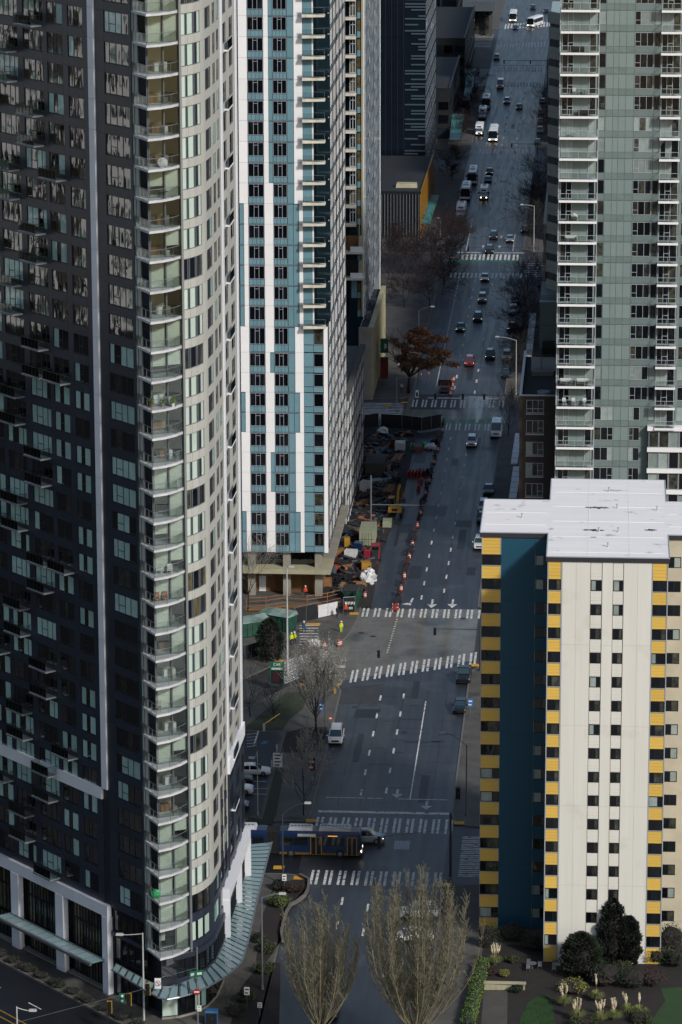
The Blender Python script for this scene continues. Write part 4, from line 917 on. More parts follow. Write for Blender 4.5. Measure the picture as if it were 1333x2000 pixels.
DL = Vector((.668, -.744)); NL = Vector((-.744, -.668)); CL = Vector((-45.35, 371.46))
def lf(s, d): p = CL+DL*s+NL*d; return (p.x, p.y)
pavement([(-34.8, 340), (-34.8, 397.2), (-35.0, 404.6), (-34.3, 408), (-33.3, 412), (-33.1, 415.2)]+[(-33.6, 416.6), (-34.4, 417.6), (-36, 418.0), (-60, 418.0), lf(-60, 4.2), lf(-20, 4.2), lf(2, 4.2), lf(14, 3.8), (-36.5, 352)])
pavement(arc(-36.6, 439.2, 2.0, -20, -90)[::1][::-1]+[(-34.6, 441), (-34.6, 493), (-35.2, 495.5), (-36.5, 496.4), (-40.5, 496), (-42.3, 494), (-52.2, 473), (-68, 440), (-66, 436.8)])
pavement([(-34.6, 532), (-34.9, 527), (-35.6, 520), (-36.6, 516), (-38, 513.8), (-43.9, 507), (-49, 497), (-62, 470), (-90, 470), (-90, 662), (-36.5, 662), (-34.6, 660)])
pavement([(-90, 681), (-36.5, 681), (-34.6, 683.5), (-34.6, 806), (-36.5, 808), (-90, 808)])
pavement([(-90, 834), (-36.5, 834), (-34.6, 836), (-34.6, 956), (-36, 958), (-90, 958)])
pavement([(-90, 990), (-36.5, 990), (-34.6, 992), (-34.6, 1118), (-90, 1118)]); pavement([(-90, 1160), (-34.6, 1160), (-34.6, 1205), (-90, 1205)]); pavement([(-90, 1262), (-34.6, 1262), (-34.6, 1600), (-90, 1600)])
pavement([(-17.3, 300), (-17.3, 412.5)]+[(-16.6, 414.6), (-14.8, 415.6), (60, 415.6), (60, 300)])
pavement([(60, 436.5), (-13.5, 436.5), (-15.4, 436.9), (-16.7, 438.2), (-17.3, 441), (-17.3, 503), (-16, 506), (60, 530)])
pavement([(60, 545), (-14, 534), (-17.3, 537), (-17.3, 654), (-15.5, 657), (60, 657)])
for (a, c) in ((684, 802), (838, 956), (992, 1116), (1160, 1210), (1268, 1600)): pavement([(-17.3, a+2), (-15.5, a), (60, a), (60, c), (-15.5, c), (-17.3, c-2)])
# patches and seams on the roadway
def sheet(name, px, m, z=.008, parent=None):
    b = MB().mt(m); b.poly([G(x, y, z) for x, y in px]); o = b.build(name, None); o['kind'] = 'structure'; return o
sheet('road_patch', [(640, 1375), (735, 1375), (750, 1335), (655, 1345)], 'asphalt_old'); sheet('road_patch', [(690, 1402), (738, 1402), (745, 1385), (697, 1385)], 'asphalt_dark', .012)
sheet('road_patch', [(820, 1008), (870, 1008), (876, 988), (828, 988)], 'asphalt_dark'); sheet('road_patch', [(800, 800), (897, 800), (898, 770), (812, 770)], 'asphalt_old')
sheet('road_patch', [(655, 1332), (925, 1290), (936, 1190), (704, 1190), (690, 1215), (648, 1265)], 'asphalt_junction_sunlit', .006); sheet('road_patch', [(792, 800), (985, 802), (988, 775), (800, 772)], 'asphalt_junction_sunlit', .006); sheet('road_patch', [(700, 826), (990, 826), (988, 802), (712, 798)], 'asphalt_junction_sunlit', .007)  # junction sheets: paler asphalt with the warm sunlight put into its colour
for k, (x0, x1, y, hh) in enumerate([(790, 860, 1448, 2), (762, 790, 1469, 2), (720, 770, 1492, 2), (780, 830, 1404, 2), (845, 870, 1447, 2), (735, 800, 1538, 1.6)]): sheet('tar_seam', [(x0, y+hh), (x1, y+hh), (x1, y), (x0, y)], 'asphalt_dark', .009)
rp = random.Random(31); lanes = [-33.2, -30.6, -27.6, -24.4, -21.2, -19]
for k in range(34):
    Y = rp.choice([rp.uniform(445, 492), rp.uniform(540, 652), rp.uniform(540, 652), rp.uniform(690, 800), rp.uniform(840, 1100)]); x = rp.choice(lanes); w_, l = rp.uniform(.6, 2.6), rp.uniform(2, 14); b = MB().mt(rp.choice(['asphalt_patch', 'asphalt_patch', 'asphalt_dark', 'asphalt_patch_light'])); b.poly([(x-w_/2, Y, .0065+k*.0001), (x+w_/2, Y, .0065+k*.0001), (x+w_/2, Y+l, .0065+k*.0001), (x-w_/2, Y+l, .0065+k*.0001)]); o = b.build('road_patch'); o['kind'] = 'structure'
b = MB().mt('asphalt_dark')
for x in (-31.7, -28.9, -25.9, -22.7, -20.0):
    for (y0, y1) in ((444, 494), (540, 653), (686, 800), (840, 955)):
        y = y0
        while y < y1: d = rp.uniform(4, 12); q = rp.uniform(.03, .06); b.poly([(x-q, y, .0103), (x+q, y, .0103), (x+q+rp.uniform(-.03, .03), min(y+d, y1), .0103), (x-q, min(y+d, y1), .0103)]); y += d+rp.uniform(0, 3)
struct('tar_seam', b); b = MB().mt('asphalt_dark')
for k in range(60):
    Y = rp.choice([rp.uniform(445, 492), rp.uniform(540, 652), rp.uniform(690, 800)]); x = rp.uniform(-33.5, -20); l = rp.uniform(1.5, 5); a = x; pts = []
    for j in range(7): pts.append((x+l*j/6, Y+rp.uniform(-.25, .25)))
    for j in range(6): b.poly([(pts[j][0], pts[j][1], .0107), (pts[j+1][0], pts[j+1][1], .0107), (pts[j+1][0], pts[j+1][1]+.14, .0107), (pts[j][0], pts[j][1]+.14, .0107)])
struct('crack_sealing', b)
# painted markings
def marks(name, quads, m='paint', z=.013):
    root = bpy.data.objects.new(name, None); COL.objects.link(root); root['kind'] = 'structure'
    for qd in quads:
        b = MB().mt(m); b.poly([(p[0], p[1], z) for p in qd]); b.build('stripe', root)
    return root
def pairs(name, xs, yfun, ln, wd=.32, gap=.62, m='paint', lean=0.):
    Q = []
    for i, x in enumerate(xs):
        for k in (0, 1):
            a = x+k*gap; y = yfun(a); Q.append([(a, y), (a+wd, y), (a+wd+lean, y+ln), (a+lean, y+ln)])
    return marks(name, Q, m)
pairs('crosswalk', [-33.9+1.6*i for i in range(11)], lambda x: 433.9, 5.4)
pairs('crosswalk', [-33.0+1.62*i for i in range(10)], lambda x: 414.8, 5.0)
pairs('crosswalk', [-33.8+1.63*i for i in range(11)], lambda x: 497.2+(x+33.8)*.60, 6.0)
pairs('crosswalk', [-34.3+1.72*i for i in range(11)], lambda x: 531.0, 4.8)
pairs('crosswalk', [-34.2+1.78*i for i in range(10)], lambda x: 674.2, 6.3); pairs('crosswalk', [-27.2+1.75*i for i in range(6)], lambda x: 655.3, 5.5)
pairs('crosswalk', [-30.8+1.9*i for i in range(7)], lambda x: 826.8, 7.2, wd=.48, gap=.85); pairs('crosswalk', [-32.5+1.8*i for i in range(9)], lambda x: 804.5, 6.4, wd=.48, gap=.85)
pairs('crosswalk', [-32.2+1.9*i for i in range(7)], lambda x: 984, 9, wd=.48, gap=.85); pairs('crosswalk', [-31+1.9*i for i in range(7)], lambda x: 957.5, 7.5, wd=.48, gap=.85)
pairs('crosswalk', [-33+1.9*i for i in range(8)], lambda x: 1152, 11, wd=.48, gap=.85); pairs('crosswalk', [-31+1.9*i for i in range(7)], lambda x: 1117, 10, wd=.48, gap=.85); pairs('crosswalk', [-34+2*i for i in range(8)], lambda x: 1206+(x+34)*.6, 13, wd=.55, gap=.95); pairs('crosswalk', [-33+2*i for i in range(8)], lambda x: 1262+(x+34)*.5, 14, wd=.55, gap=.95)
Q = []
for k in range(8):                                         # the slanting crossing towards the far corner
    a = Vector((-42.6-.25*k, 496.2+1.55*k)); d = Vector((.5, .866)); L_ = 12.5-k*.2
    for o in (0, .55):
        p = a+Vector((-d.y, d.x))*o; q = p+d*L_; nrm = Vector((-d.y, d.x))*.28; Q.append([tuple(p), tuple(q), tuple(q+nrm), tuple(p+nrm)])
marks('crosswalk', Q[:16])
marks('crosswalk', [[(-15.6, 418.6+1.35*k+o), (-11.2, 418.6+1.35*k+o), (-11.2, 418.9+1.35*k+o), (-15.6, 418.9+1.35*k+o)] for k in range(11) for o in (0, .6)])
marks('crosswalk', [[(-43.2, 665+1.3*k), (-35.6, 665+1.3*k), (-35.6, 665.5+1.3*k), (-43.2, 665.5+1.3*k)] for k in range(10)])
marks('crosswalk', [[G(x0, y, .013), G(x1, y, .013), G(x1+1, y-1.4, .013), G(x0+1, y-1.4, .013)] for (x0, x1, y) in [(585, 622, 1224+5.3*k) for k in range(8)]], m='paint', z=.145)
marks('crosswalk', [[(-16.5, 807+2.2*k), (-11, 807+2.2*k), (-11, 807.9+2.2*k), (-16.5, 807.9+2.2*k)] for k in range(8)], 'paint_old')
marks('crosswalk', [[(-44, 1165-30+3*k), (-37, 1165-30+3*k), (-37, 1166-30+3*k), (-44, 1166-30+3*k)] for k in range(7)], 'paint_old'); marks('crosswalk', [[(-43, 1213+4*k), (-36, 1213+4*k), (-36, 1214.6+4*k), (-43, 1214.6+4*k)] for k in range(9)], 'paint_old')
marks('stop_line', [[(-33.9, 441.1), (-17.6, 441.1), (-17.6, 441.9), (-33.9, 441.9)]]); marks('stop_line', [[(-31.6, 681.7), (-18.4, 681.7), (-18.4, 682.6), (-31.6, 682.6)]])
marks('stop_line', [[(-32, 835.6), (-17, 835.6), (-17, 836.6), (-32, 836.6)]], 'paint_old'); marks('stop_line', [[(-32, 995), (-19, 995), (-19, 996.2), (-32, 996.2)]], 'paint_old'); marks('stop_line', [[(-34, 1166), (-18, 1166), (-18, 1167.6), (-34, 1167.6)]], 'paint_old')
marks('limit_line', [[(-33.4, 446.9), (-26.2, 446.9), (-26.2, 447.1), (-33.4, 447.1)], [(-24.2, 446.8), (-18, 446.8), (-18, 447), (-24.2, 447)]])
LA, LB, LC = G(726, 1450).x, G(772.3, 1450).x, G(819.2, 1450).x
def dashes(x, y0, y1, L=2.4, per=8.2, wd=.13, m='paint'): return [[(x-wd, y), (x+wd, y), (x+wd, y+L), (x-wd, y+L)] for y in [y0+per*i for i in range(int((y1-y0)/per)+1)]]
marks('lane_line', dashes(LA, 448, 494)+dashes(LB, 449, 498)); marks('lane_line', [[(LC-.08, 447), (LC+.08, 447), (LC+.08, 489), (LC-.08, 489)]])
XA2, XB2 = G(838, 1090).x, G(884, 1055).x
marks('lane_line', dashes(XA2, 541, 650)+dashes(XB2, 545, 650)); marks('lane_line', dashes(G(902, 686).x, 690, 800, 3, 10, .17)+dashes(G(941, 685).x, 686, 800, 3, 10, .17)); S_ = G(884, 606).x; marks('edge_line', [[(S_-.09, 690), (S_+.09, 690), (S_+.09, 803), (S_-.09, 803)]], 'paint_old')
marks('lane_line', dashes(G(962, 385).x, 842, 1110, 3.6, 13, .24, 'p')+dashes(G(995, 366).x, 842, 1110, 3.6, 13, .24), 'paint_old'); S2 = G(921, 441).x; marks('edge_line', [[(S2-.1, 838), (S2+.1, 838), (S2+.1, 955), (S2-.1, 955)], [(S2-.6, 998), (S2-.4, 998), (S2+.6, 1090), (S2+.4, 1090)]], 'paint_old')
marks('lane_line', dashes(-28.7, 400, 412, 2.6, 8)+dashes(-25.6, 398, 412, 2.6, 8)); S3 = G(1012, 420).x; marks('edge_line', [[(S3-.1, 838), (S3+.1, 838), (S3+.1, 930), (S3-.1, 930)]], 'paint_old')
dl = []
for k in range(26): p = G(777-1.35*k, 1206+4.6*k) if k < 16 else G(760, 1290); dl.append([(p.x-.12, p.y), (p.x+.12, p.y), (p.x+.12, p.y+.45), (p.x-.12, p.y+.45)])
marks('guide_dots', dl[:16])
marks('green_bike_box', [[(x, 660.4+ (x+34)*.1+o), (x+1.15, 660.4+(x+34)*.1+o), (x+1.15, 661.6+(x+34)*.1+o), (x, 661.6+(x+34)*.1+o)] for x in [-33.5+1.72*i for i in range(10)] for o in (0, 1.6)], 'paint_green'); marks('green_bike_line', [[(-33, 825.0), (-18, 825.0), (-18, 826.0), (-33, 826.0)]], 'paint_green')
def arrow(px, py, m='paint', s=1., turn=False):
    p = G(px, py); x, y = p.x, p.y; q = [[(x-.16, y), (x+.16, y), (x+.16, y+3*s), (x-.16, y+3*s)], [(x-.75, y+.2), (x, y-1.9*s), (x+.75, y+.2)]]
    if turn: q = [[(x, y+.6), (x+.3, y+.6), (x+.5, y+3.4), (x+.2, y+3.4)], [(x-1.2, y-.2), (x+.3, y-.6), (x+.1, y+1.2)]]
    marks('lane_arrow', q, m)
arrow(844, 1181); arrow(884, 1181); arrow(800, 1180, turn=True); arrow(776, 1552, 'paint_old', .7); arrow(833, 1575, 'paint_old', .7)
def lot_marks():
    q = []
    for k in range(5): p = G(482, 1437+6.0*k); r_ = G(502, 1434.5+6.0*k); q.append([(p.x, p.y), (r_.x, r_.y), (r_.x, r_.y+.16), (p.x, p.y+.16)])
    a, c = G(505, 1430), G(497, 1456); q.append([(a.x-.1, a.y), (a.x+.1, a.y), (c.x+.1, c.y), (c.x-.1, c.y)])
    for y in (1500, 1528, 1542, 1553): p = G(488, y); q.append([(p.x, p.y), (p.x+2.2, p.y), (p.x+2.2, p.y+.14), (p.x, p.y+.14)])
    marks('bay_line', q, 'paint', .146)
pavement_lot = sheet('parking_lot', [(455, 1600), (512, 1590), (531, 1482), (551, 1440), (540, 1428), (455, 1428)], 'asphalt_lot', .138); lot_marks()
sheet('grass_verge', [(513, 1600), (539, 1500), (556, 1500), (540, 1590), (531, 1610), (483, 1610), (485, 1595)], 'grass', .142)
sheet('grass_verge', [(482, 1425), (552, 1427), (566, 1405), (592, 1385), (603, 1352), (560, 1352), (480, 1420)], 'grass', .142); sheet('grass_verge', [(548, 1470), (560, 1430), (600, 1420), (640, 1420), (630, 1470), (570, 1470)], 'mulch', .141)
for (x, y, hw, m) in ((608, 1603, 1, 0), (897, 1607, 1, 0), (545, 1694, 1, 0), (585, 1714, 1, 0), (873, 1728, 1, 0), (658, 1336, 1, 0), (594, 1337, 1, 0), (546, 1291, 1, 0), (692, 1198, 1, 0), (612, 1219, 1.6, 0), (791, 786, 1, 0), (757, 791, 1.3, 0), (930, 1299, 1, 0), (880, 503, 1, 0)):
    p = G(x, y, .15); b = MB().mt('tactile'); b.box(p.x-.65*hw, p.x+.65*hw, p.y-.6, p.y+.6, .131, .15); o = b.build('tactile_paving'); o['kind'] = 'structure'
for (x, y) in ((694, 1381), (706, 1236), (729, 1243), (862, 811), (585, 1703), (905, 1208), (790, 1430)):
    p = G(x, y); b = MB().mt('asphalt_dark'); b.lathe([(.45, .009), (.45, .016)], p.x, p.y, 14); b.mt('frame_dark'); b.lathe([(.36, .016), (.35, .02)], p.x, p.y, 12); o = b.build('manhole_cover'); o['kind'] = 'structure'
p = G(785, 1651); b = MB().mt('steel')
for k in range(9): b.box(p.x-.9+k*.21, p.x-.75+k*.21, p.y-1.6, p.y+1.6, .009, .03)
o = b.build('street_grate'); o['kind'] = 'structure'
# dark street running beside the left tower
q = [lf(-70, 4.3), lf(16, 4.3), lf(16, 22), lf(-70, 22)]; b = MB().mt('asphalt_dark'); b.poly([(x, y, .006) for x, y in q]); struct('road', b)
def lmark(s0, s1, d, w_, m): return [[lf(s0, d), lf(s1, d), lf(s1, d+w_), lf(s0, d+w_)]]
marks('lane_line', lmark(-30, -27.6, 8.5, .16, 0)+lmark(-21, -18.5, 8.4, .16, 0)+lmark(-13, -10.5, 8.4, .16, 0)); marks('centre_line', lmark(-70, 0, 12.0, .16, 0)+lmark(-70, 0, 13.0, .16, 0), 'paint_yellow')
# pale tower across the dark street on the left: out of view, but it is what the charcoal tower's glass mirrors
def mirror_tower():
    root = thing('apartment_tower', 'pale tower across the dark street, seen only as wavy reflections in the charcoal tower', 'tower', (-140, 415, 0)); P = Pieces(root)
    solid(root, 'wall', [(-165, 385), (-128, 385), (-128, 455), (-165, 455)], 58, 112, 'white_clad'); solid(root, 'lower_wall_shade', [(-165, 385), (-128, 385), (-128, 455), (-165, 455)], 0, 58, 'black_fin'); S = Fac(P, -128, 385, 0, 1); F = Fac(P, -165, 385, 1, 0); r = random.Random(2)  # lower half darkened to stand in for shade, so only the top mirrors bright
    for i in range(18):
        for k in range(18): S.box('window_band', r.choice(['glass_dark', 'black_fin', 'glass_blind']), k*3.9+.5, k*3.9+2.2+r.random(), 58+i*3.25+.9, 58+i*3.25+2.7, 0, .05)
        for u in (14, 40, 60): S.box('balcony_slab', 'concrete_dark', u, u+5, 58+i*3.25-.1, 58+i*3.25+1.1, .05, 1.4)
    P.flush()
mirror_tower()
# ======================================================= VEHICLES (front towards -y, so rz = 0 faces the camera)
for n_, c_ in dict(white='#c8c9c8', black='#0c0d10', grey='#2f343b', silver='#8b9095', red='#7a1216', blue='#16334f', teal='#1c3d44', cream='#b5ae9c', navy='#0e2549').items(): mat('paint_'+n_+'_car', c_, .3, metal=.0, spec=.5, coat=.6)
mat('car_glass', '#10181c', .06, spec=.8); mat('windscreen', '#2a3c42', .05, spec=.9); mat('tyre', '#101112', .85); mat('rim', '#7d8185', .35, metal=.7); mat('car_trim', '#121316', .5)
mat('headlight', '#d8dcdc', .15, spec=.8); mat('headlight_on', '#fff4dc', .2, emit=('#ffedc8', 6.0)); mat('tail_light', '#6e0d10', .3); mat('bus_white', '#d6d8da', .35, nscale=.8, nmix=.3, ncol='#a9acae', coat=.3)
mat('bus_gold', '#6b5420', .4, coat=.3); mat('roof_unit', '#b9bbbd', .6, nscale=1.5, nmix=.4); mat('bellows', '#17181a', .9); mat('door_yellow', '#a87e22', .5); mat('sign_amber', '#d99a3a', .5, emit=('#e8a040', 1.2))
def loft(mb, st):
    """st: (y, half width, z low, z top); eight-cornered sections, ends closed"""
    b = len(mb.v)
    for (y, w_, zl, zt) in st:
        for (x, z) in ((-.90*w_, zl), (-w_, zl+.22), (-w_*.99, zt-.16), (-w_*.87, zt), (w_*.87, zt), (w_*.99, zt-.16), (w_, zl+.22), (.90*w_, zl)): mb.v.append((x, y, z))
    for i in range(len(st)-1):
        for j in range(8):
            k = (j+1) % 8; mb.f.append((b+i*8+j, b+i*8+k, b+(i+1)*8+k, b+(i+1)*8+j)); mb.m.append(mb.cur)
    mb.f.append(tuple(b+j for j in reversed(range(8)))); mb.m.append(mb.cur); e = b+(len(st)-1)*8; mb.f.append(tuple(e+j for j in range(8))); mb.m.append(mb.cur)
def quad_out(mb, q, ins=.1, out=.012):
    """an inset, slightly proud pane on a quad"""
    q = [Vector(p) for p in q]; c = sum(q, Vector())/4; n = (q[1]-q[0]).cross(q[3]-q[0]).normalized(); r = [p+(c-p)*ins+n*out for p in q]; mb.hexa([p-n*.02 for p in r]+r)
CARS = dict(
 sedan=dict(L=4.7, W=.91, H=1.45, belt=.93, hood=.82, ws=(-1.15, -.35), rw=(1.0, 1.75), tail=.95, wr=.33, ax=1.38),
 suv=dict(L=4.65, W=.94, H=1.72, belt=1.06, hood=.98, ws=(-1.2, -.5), rw=(1.85, 2.15), tail=1.06, wr=.37, ax=1.38),
 minivan=dict(L=5.1, W=.99, H=1.78, belt=1.05, hood=.96, ws=(-1.75, -.75), rw=(2.15, 2.45), tail=1.05, wr=.35, ax=1.5),
 pickup=dict(L=5.7, W=1.0, H=1.88, belt=1.15, hood=1.1, ws=(-1.2, -.6), rw=(.75, 1.0), tail=1.1, wr=.40, ax=1.75),
 van=dict(L=6.0, W=1.03, H=2.65, belt=1.35, hood=1.2, ws=(-2.35, -1.45), rw=(2.85, 2.97), tail=1.35, wr=.37, ax=1.85))
_CM = {}
def car_meshes(kind, col, lit):
    k = (kind, col, lit)
    if k in _CM: return _CM[k]
    c = CARS[kind]; L, W, H, bz = c['L']/2, c['W'], c['H'], c['belt']; pm = f'paint_{col}_car'; out = []
    b = MB().mt(pm); (w0, w1), (r0, r1) = c['ws'], c['rw']; hd = c['hood']
    loft(b, [(-L, W*.80, .3, hd-.28), (-L+.12, W*.92, .22, hd-.12), (-L+.45, W*.98, .2, hd-.03), (w0, W, .2, hd+.06 if kind != 'van' else bz), (w0+.15, W, .2, bz), (r1-.1, W, .2, bz), (L-.35, W*.97, .2, c['tail']), (L-.1, W*.92, .26, c['tail']-.06), (L, W*.84, .34, c['tail']-.3)])
    # cabin frustum
    wb, wt = W*.90, W*(.74 if kind != 'van' else .86); zt = H-.07
    A = [(-wb, w0, bz-.05), (wb, w0, bz-.05), (wb, r1, bz-.05), (-wb, r1, bz-.05), (-wt, w1, zt), (wt, w1, zt), (wt, r0, zt), (-wt, r0, zt)]; b.hexa(A); out.append(('body', b.mesh('body'), ()))
    r = MB().mt(pm); r.tbox(-wt-.01, wt+.01, w1-.03, r0+.03, zt, H, .10, .12); 
    if kind in ('suv', 'minivan'):
        r.mt('car_trim'); r.tube((-wt+.06, w1+.2, H+.03), (-wt+.06, r0-.2, H+.03), .025, n=4); r.tube((wt-.06, w1+.2, H+.03), (wt-.06, r0-.2, H+.03), .025, n=4)
    out.append(('roof', r.mesh('roof'), ()))
    g = MB().mt('windscreen'); quad_out(g, [A[0], A[1], A[5], A[4]], .07); out.append(('windscreen', g.mesh('windscreen'), ()))
    if kind != 'van':
        g = MB().mt('car_glass'); quad_out(g, [A[2], A[3], A[7], A[6]], .12); out.append(('rear_window', g.mesh('rear_window'), ()))
    for s_ in (1, -1):
        g = MB().mt('car_glass'); q = [A[1], A[2], A[6], A[5]] if s_ > 0 else [A[3], A[0], A[4], A[7]]; q = [Vector(p) for p in q]
        cut = (.5,) if kind != 'van' else ()
        if kind == 'van':
            t = .26; q2 = [q[0], q[0]+(q[1]-q[0])*t, q[3]+(q[2]-q[3])*t*.8, q[3]] if s_ > 0 else [q[1]+(q[0]-q[1])*t, q[1], q[2], q[2]+(q[3]-q[2])*t*.8]; quad_out(g, q2, .12)
        else:
            for (a, e) in ((0, .48), (.5, 1)): quad_out(g, [q[0]+(q[1]-q[0])*a, q[0]+(q[1]-q[0])*e, q[3]+(q[2]-q[3])*e, q[3]+(q[2]-q[3])*a], .09)
        out.append(('side_window', g.mesh('side_window'), ()))
    t = MB().mt('car_trim'); t.box(-W*.5, W*.5, -L-.015, -L+.1, hd-.42, hd-.2); t.box(-W*.82, W*.82, -L-.01, -L+.15, .26, .4); t.box(-W*.99, W*.99, -L+1.0, L-1.0, .18, .28); out.append(('grille', t.mesh('grille'), ()))
    if kind == 'pickup':
        t = MB().mt('car_trim'); t.box(-W*.78, W*.78, r1+.15, L-.15, c['tail'], c['tail']+.02); out.append(('cargo_bed', t.mesh('cargo_bed'), ()))
    for s_ in (1, -1):
        h = MB().mt('headlight_on' if lit else 'headlight'); h.hexa([(s_*W*.52, -L+.02, hd-.36), (s_*W*.88, -L+.09, hd-.36), (s_*W*.88, -L+.3, hd-.36), (s_*W*.52, -L+.3, hd-.36), (s_*W*.52, -L+.05, hd-.2), (s_*W*.9, -L+.12, hd-.2), (s_*W*.9, -L+.3, hd-.2), (s_*W*.52, -L+.3, hd-.2)]); out.append(('headlight', h.mesh('headlight'), ()))
        h = MB().mt('tail_light'); h.box(min(s_*W*.55, s_*W*.86), max(s_*W*.55, s_*W*.86), L-.1, L-.02, c['tail']-.3, c['tail']-.1); out.append(('tail_light', h.mesh('tail_light'), ()))
        m = MB().mt(pm); m.tbox(min(s_*W, s_*(W+.2)), max(s_*W, s_*(W+.2)), w0+.25, w0+.4, bz-.03, bz+.13, .03, .02); out.append(('mirror', m.mesh('mirror'), ()))
    wr = c['wr']
    for (s_, y) in ((1, -c['ax']), (-1, -c['ax']), (1, c['ax']), (-1, c['ax'])):
        w_ = MB().mt('tyre'); w_.tube((s_*(W-.24), y, wr), (s_*(W+.01), y, wr), wr, n=14); rm = MB().mt('rim'); rm.tube((s_*(W), y, wr), (s_*(W+.02), y, wr), wr*.62, n=10); out.append(('wheel', w_.mesh('wheel'), (('rim', rm.mesh('rim')),)))
    _CM[k] = out; return out
def emit_parts(root, parts):
    for (nm, me, sub) in parts:
        o = bpy.data.objects.new(nm, me); COL.objects.link(o); o.parent = root
        for (n2, m2) in sub:
            c = bpy.data.objects.new(n2, m2); COL.objects.link(c); c.parent = o
def car(kind, col, px, py, label, lit=False, rz=0., cat=None, z=0., group='vehicles on the long street', ctr=False, name=None):
    p = G(px, py, z) if not isinstance(px, tuple) else Vector((*px, z)); L = CARS[kind]['L']/2
    if not ctr: p = p+Vector((math.sin(-rz)*-L*0, 0, 0))+Vector((-math.sin(rz), math.cos(rz), 0))*L
    r = thing(name or {'sedan': 'car', 'suv': 'car', 'minivan': 'minivan', 'pickup': 'pickup_truck', 'van': 'cargo_van'}[kind], label, cat or {'van': 'van', 'pickup': 'truck', 'minivan': 'van'}.get(kind, 'car'), p, rz, group); emit_parts(r, car_meshes(kind, col, lit)); return r
car('minivan', 'white', 655, 1457, 'white minivan at the left kerb below the pale bare tree', rz=math.radians(1))
car('sedan', 'black', 897, 1396, 'black sedan parked at the right kerb behind the pickup', rz=math.radians(-1)); car('pickup', 'black', 905, 1338, 'black pickup truck on the crossing by the right kerb')
car('suv', 'white', 921, 875, 'white car just past the far crossing in the middle lane', True); car('van', 'white', 969, 857, 'white cargo van stopped at the right of the green-striped crossing')
car('sedan', 'grey', 954, 969, 'dark grey sedan parked beside the white street canopies'); car('suv', 'white', 936, 1076, 'white car half hidden behind the left corner of the white roof'); car('sedan', 'black', 942, 1024, 'black car parked above the half-hidden white car')
car('suv', 'white', 944, 1003, 'white car parked third from the white roof corner')
car('suv', 'red', 917, 717, 'red car coming towards the orange barriers', True); car('suv', 'black', 957, 704, 'black car between the red and the white one', True); car('suv', 'white', 990, 706, 'white car left of the lamp post by the brown terrace', True); car('sedan', 'black', 988, 740, 'black car nearest the far stop line on the right')
car('sedan', 'teal', 899, 649, 'dark teal car alone in the left lane beyond the brown tree', True); car('suv', 'black', 933, 630, 'black car right behind and beside the dark teal car', True); car('sedan', 'black', 1000, 648, 'black car parked under the reddish shrub on the right', True); car('suv', 'white', 1003, 616, 'white car parked by the bare tree on the right'); car('sedan', 'grey', 1006, 596, 'grey car parked behind the white one by the bare tree')
car('suv', 'cream', 942, 592, 'cream coloured car in the middle lane below the fourth crossing', True); car('sedan', 'white', 947, 551, 'white car on the fourth crossing', True)
car('suv', 'black', 956, 497, 'black car waiting at the fourth stop line', True); car('suv', 'grey', 964, 469, 'dark grey car behind the one at the fourth stop line', True); car('sedan', 'silver', 996, 475, 'dull silver car in the right lane before the fourth stop line', True); car('sedan', 'black', 1025, 456, 'black car by the right kerb near the tall lamp post', True)
car('sedan', 'blue', 953, 358, 'dark blue car behind the small camper bus'); car('sedan', 'black', 956, 342, 'black car behind the dark blue car near the fifth crossing', True)
car('suv', 'white', 990, 204, 'white car right of the parked buses far up the street', True); car('sedan', 'black', 1014, 215, 'black car right of the white one far up the street', True); car('van', 'white', 977, 174, 'white van crossing the far crosswalk', True, cat='van')
car('sedan', 'blue', 1060, 204, 'dark blue car parked first in the far right row'); car('sedan', 'black', 1057, 226, 'black car parked second in the far right row'); car('suv', 'white', 1055, 262, 'pale car parked fourth in the far right row'); car('sedan', 'grey', 1056, 244, 'grey car parked third in the far right row'); car('sedan', 'black', 1051, 284, 'black car parked last in the far right row')
car('suv', 'silver', 970, 118, 'silver car turning at the far left corner'); car('sedan', 'blue', 1007, 59, 'blue car in front of the far white bus', True); car('suv', 'black', 1041, 20, 'dark car at the very top of the street'); car('sedan', 'black', 1067, 26, 'dark car at the top right end of the street', True)
car('suv', 'white', 1065, 452, 'white car leaving the side street at the banded wing', rz=math.radians(-70))
car('sedan', 'white', (-43.4, 455.3), 0, 'white sedan parked in the small lot, farthest of the four', rz=math.radians(93), z=.138, ctr=True, group='cars parked in the small lot'); car('sedan', 'grey', (-45.4, 452.2), 0, 'dark grey car between the two white ones in the small lot', rz=math.radians(92), z=.138, ctr=True, group='cars parked in the small lot'); car('suv', 'white', (-44.9, 447.6), 0, 'white car with black wheel arches second from the front in the small lot', rz=math.radians(91), z=.138, ctr=True, group='cars parked in the small lot'); car('sedan', 'blue', (-44.9, 441.8), 0, 'blue car parked nearest the bus in the small lot', rz=math.radians(90), z=.138, ctr=True, group='cars parked in the small lot')
car('suv', 'silver', (-27.3, 430.3), 0, 'silver car passing behind the front of the long bus', True, rz=math.radians(90), ctr=True)
car('suv', 'silver', (-19.6, 404.8), 0, 'silver car turning behind the right-hand bare tree', rz=math.radians(-82), ctr=True); car('sedan', 'white', (-19.9, 397.2), 0, 'white sedan below the silver car behind the bare twigs', rz=math.radians(-80), ctr=True); car('sedan', 'silver', (-21.5, 386.5), 0, 'pale car lowest behind the right-hand bare tree', rz=math.radians(-8), ctr=True); car('sedan', 'grey', (-27.6, 374.5), 0, 'grey car at the bottom edge between the two bare trees', ctr=True)
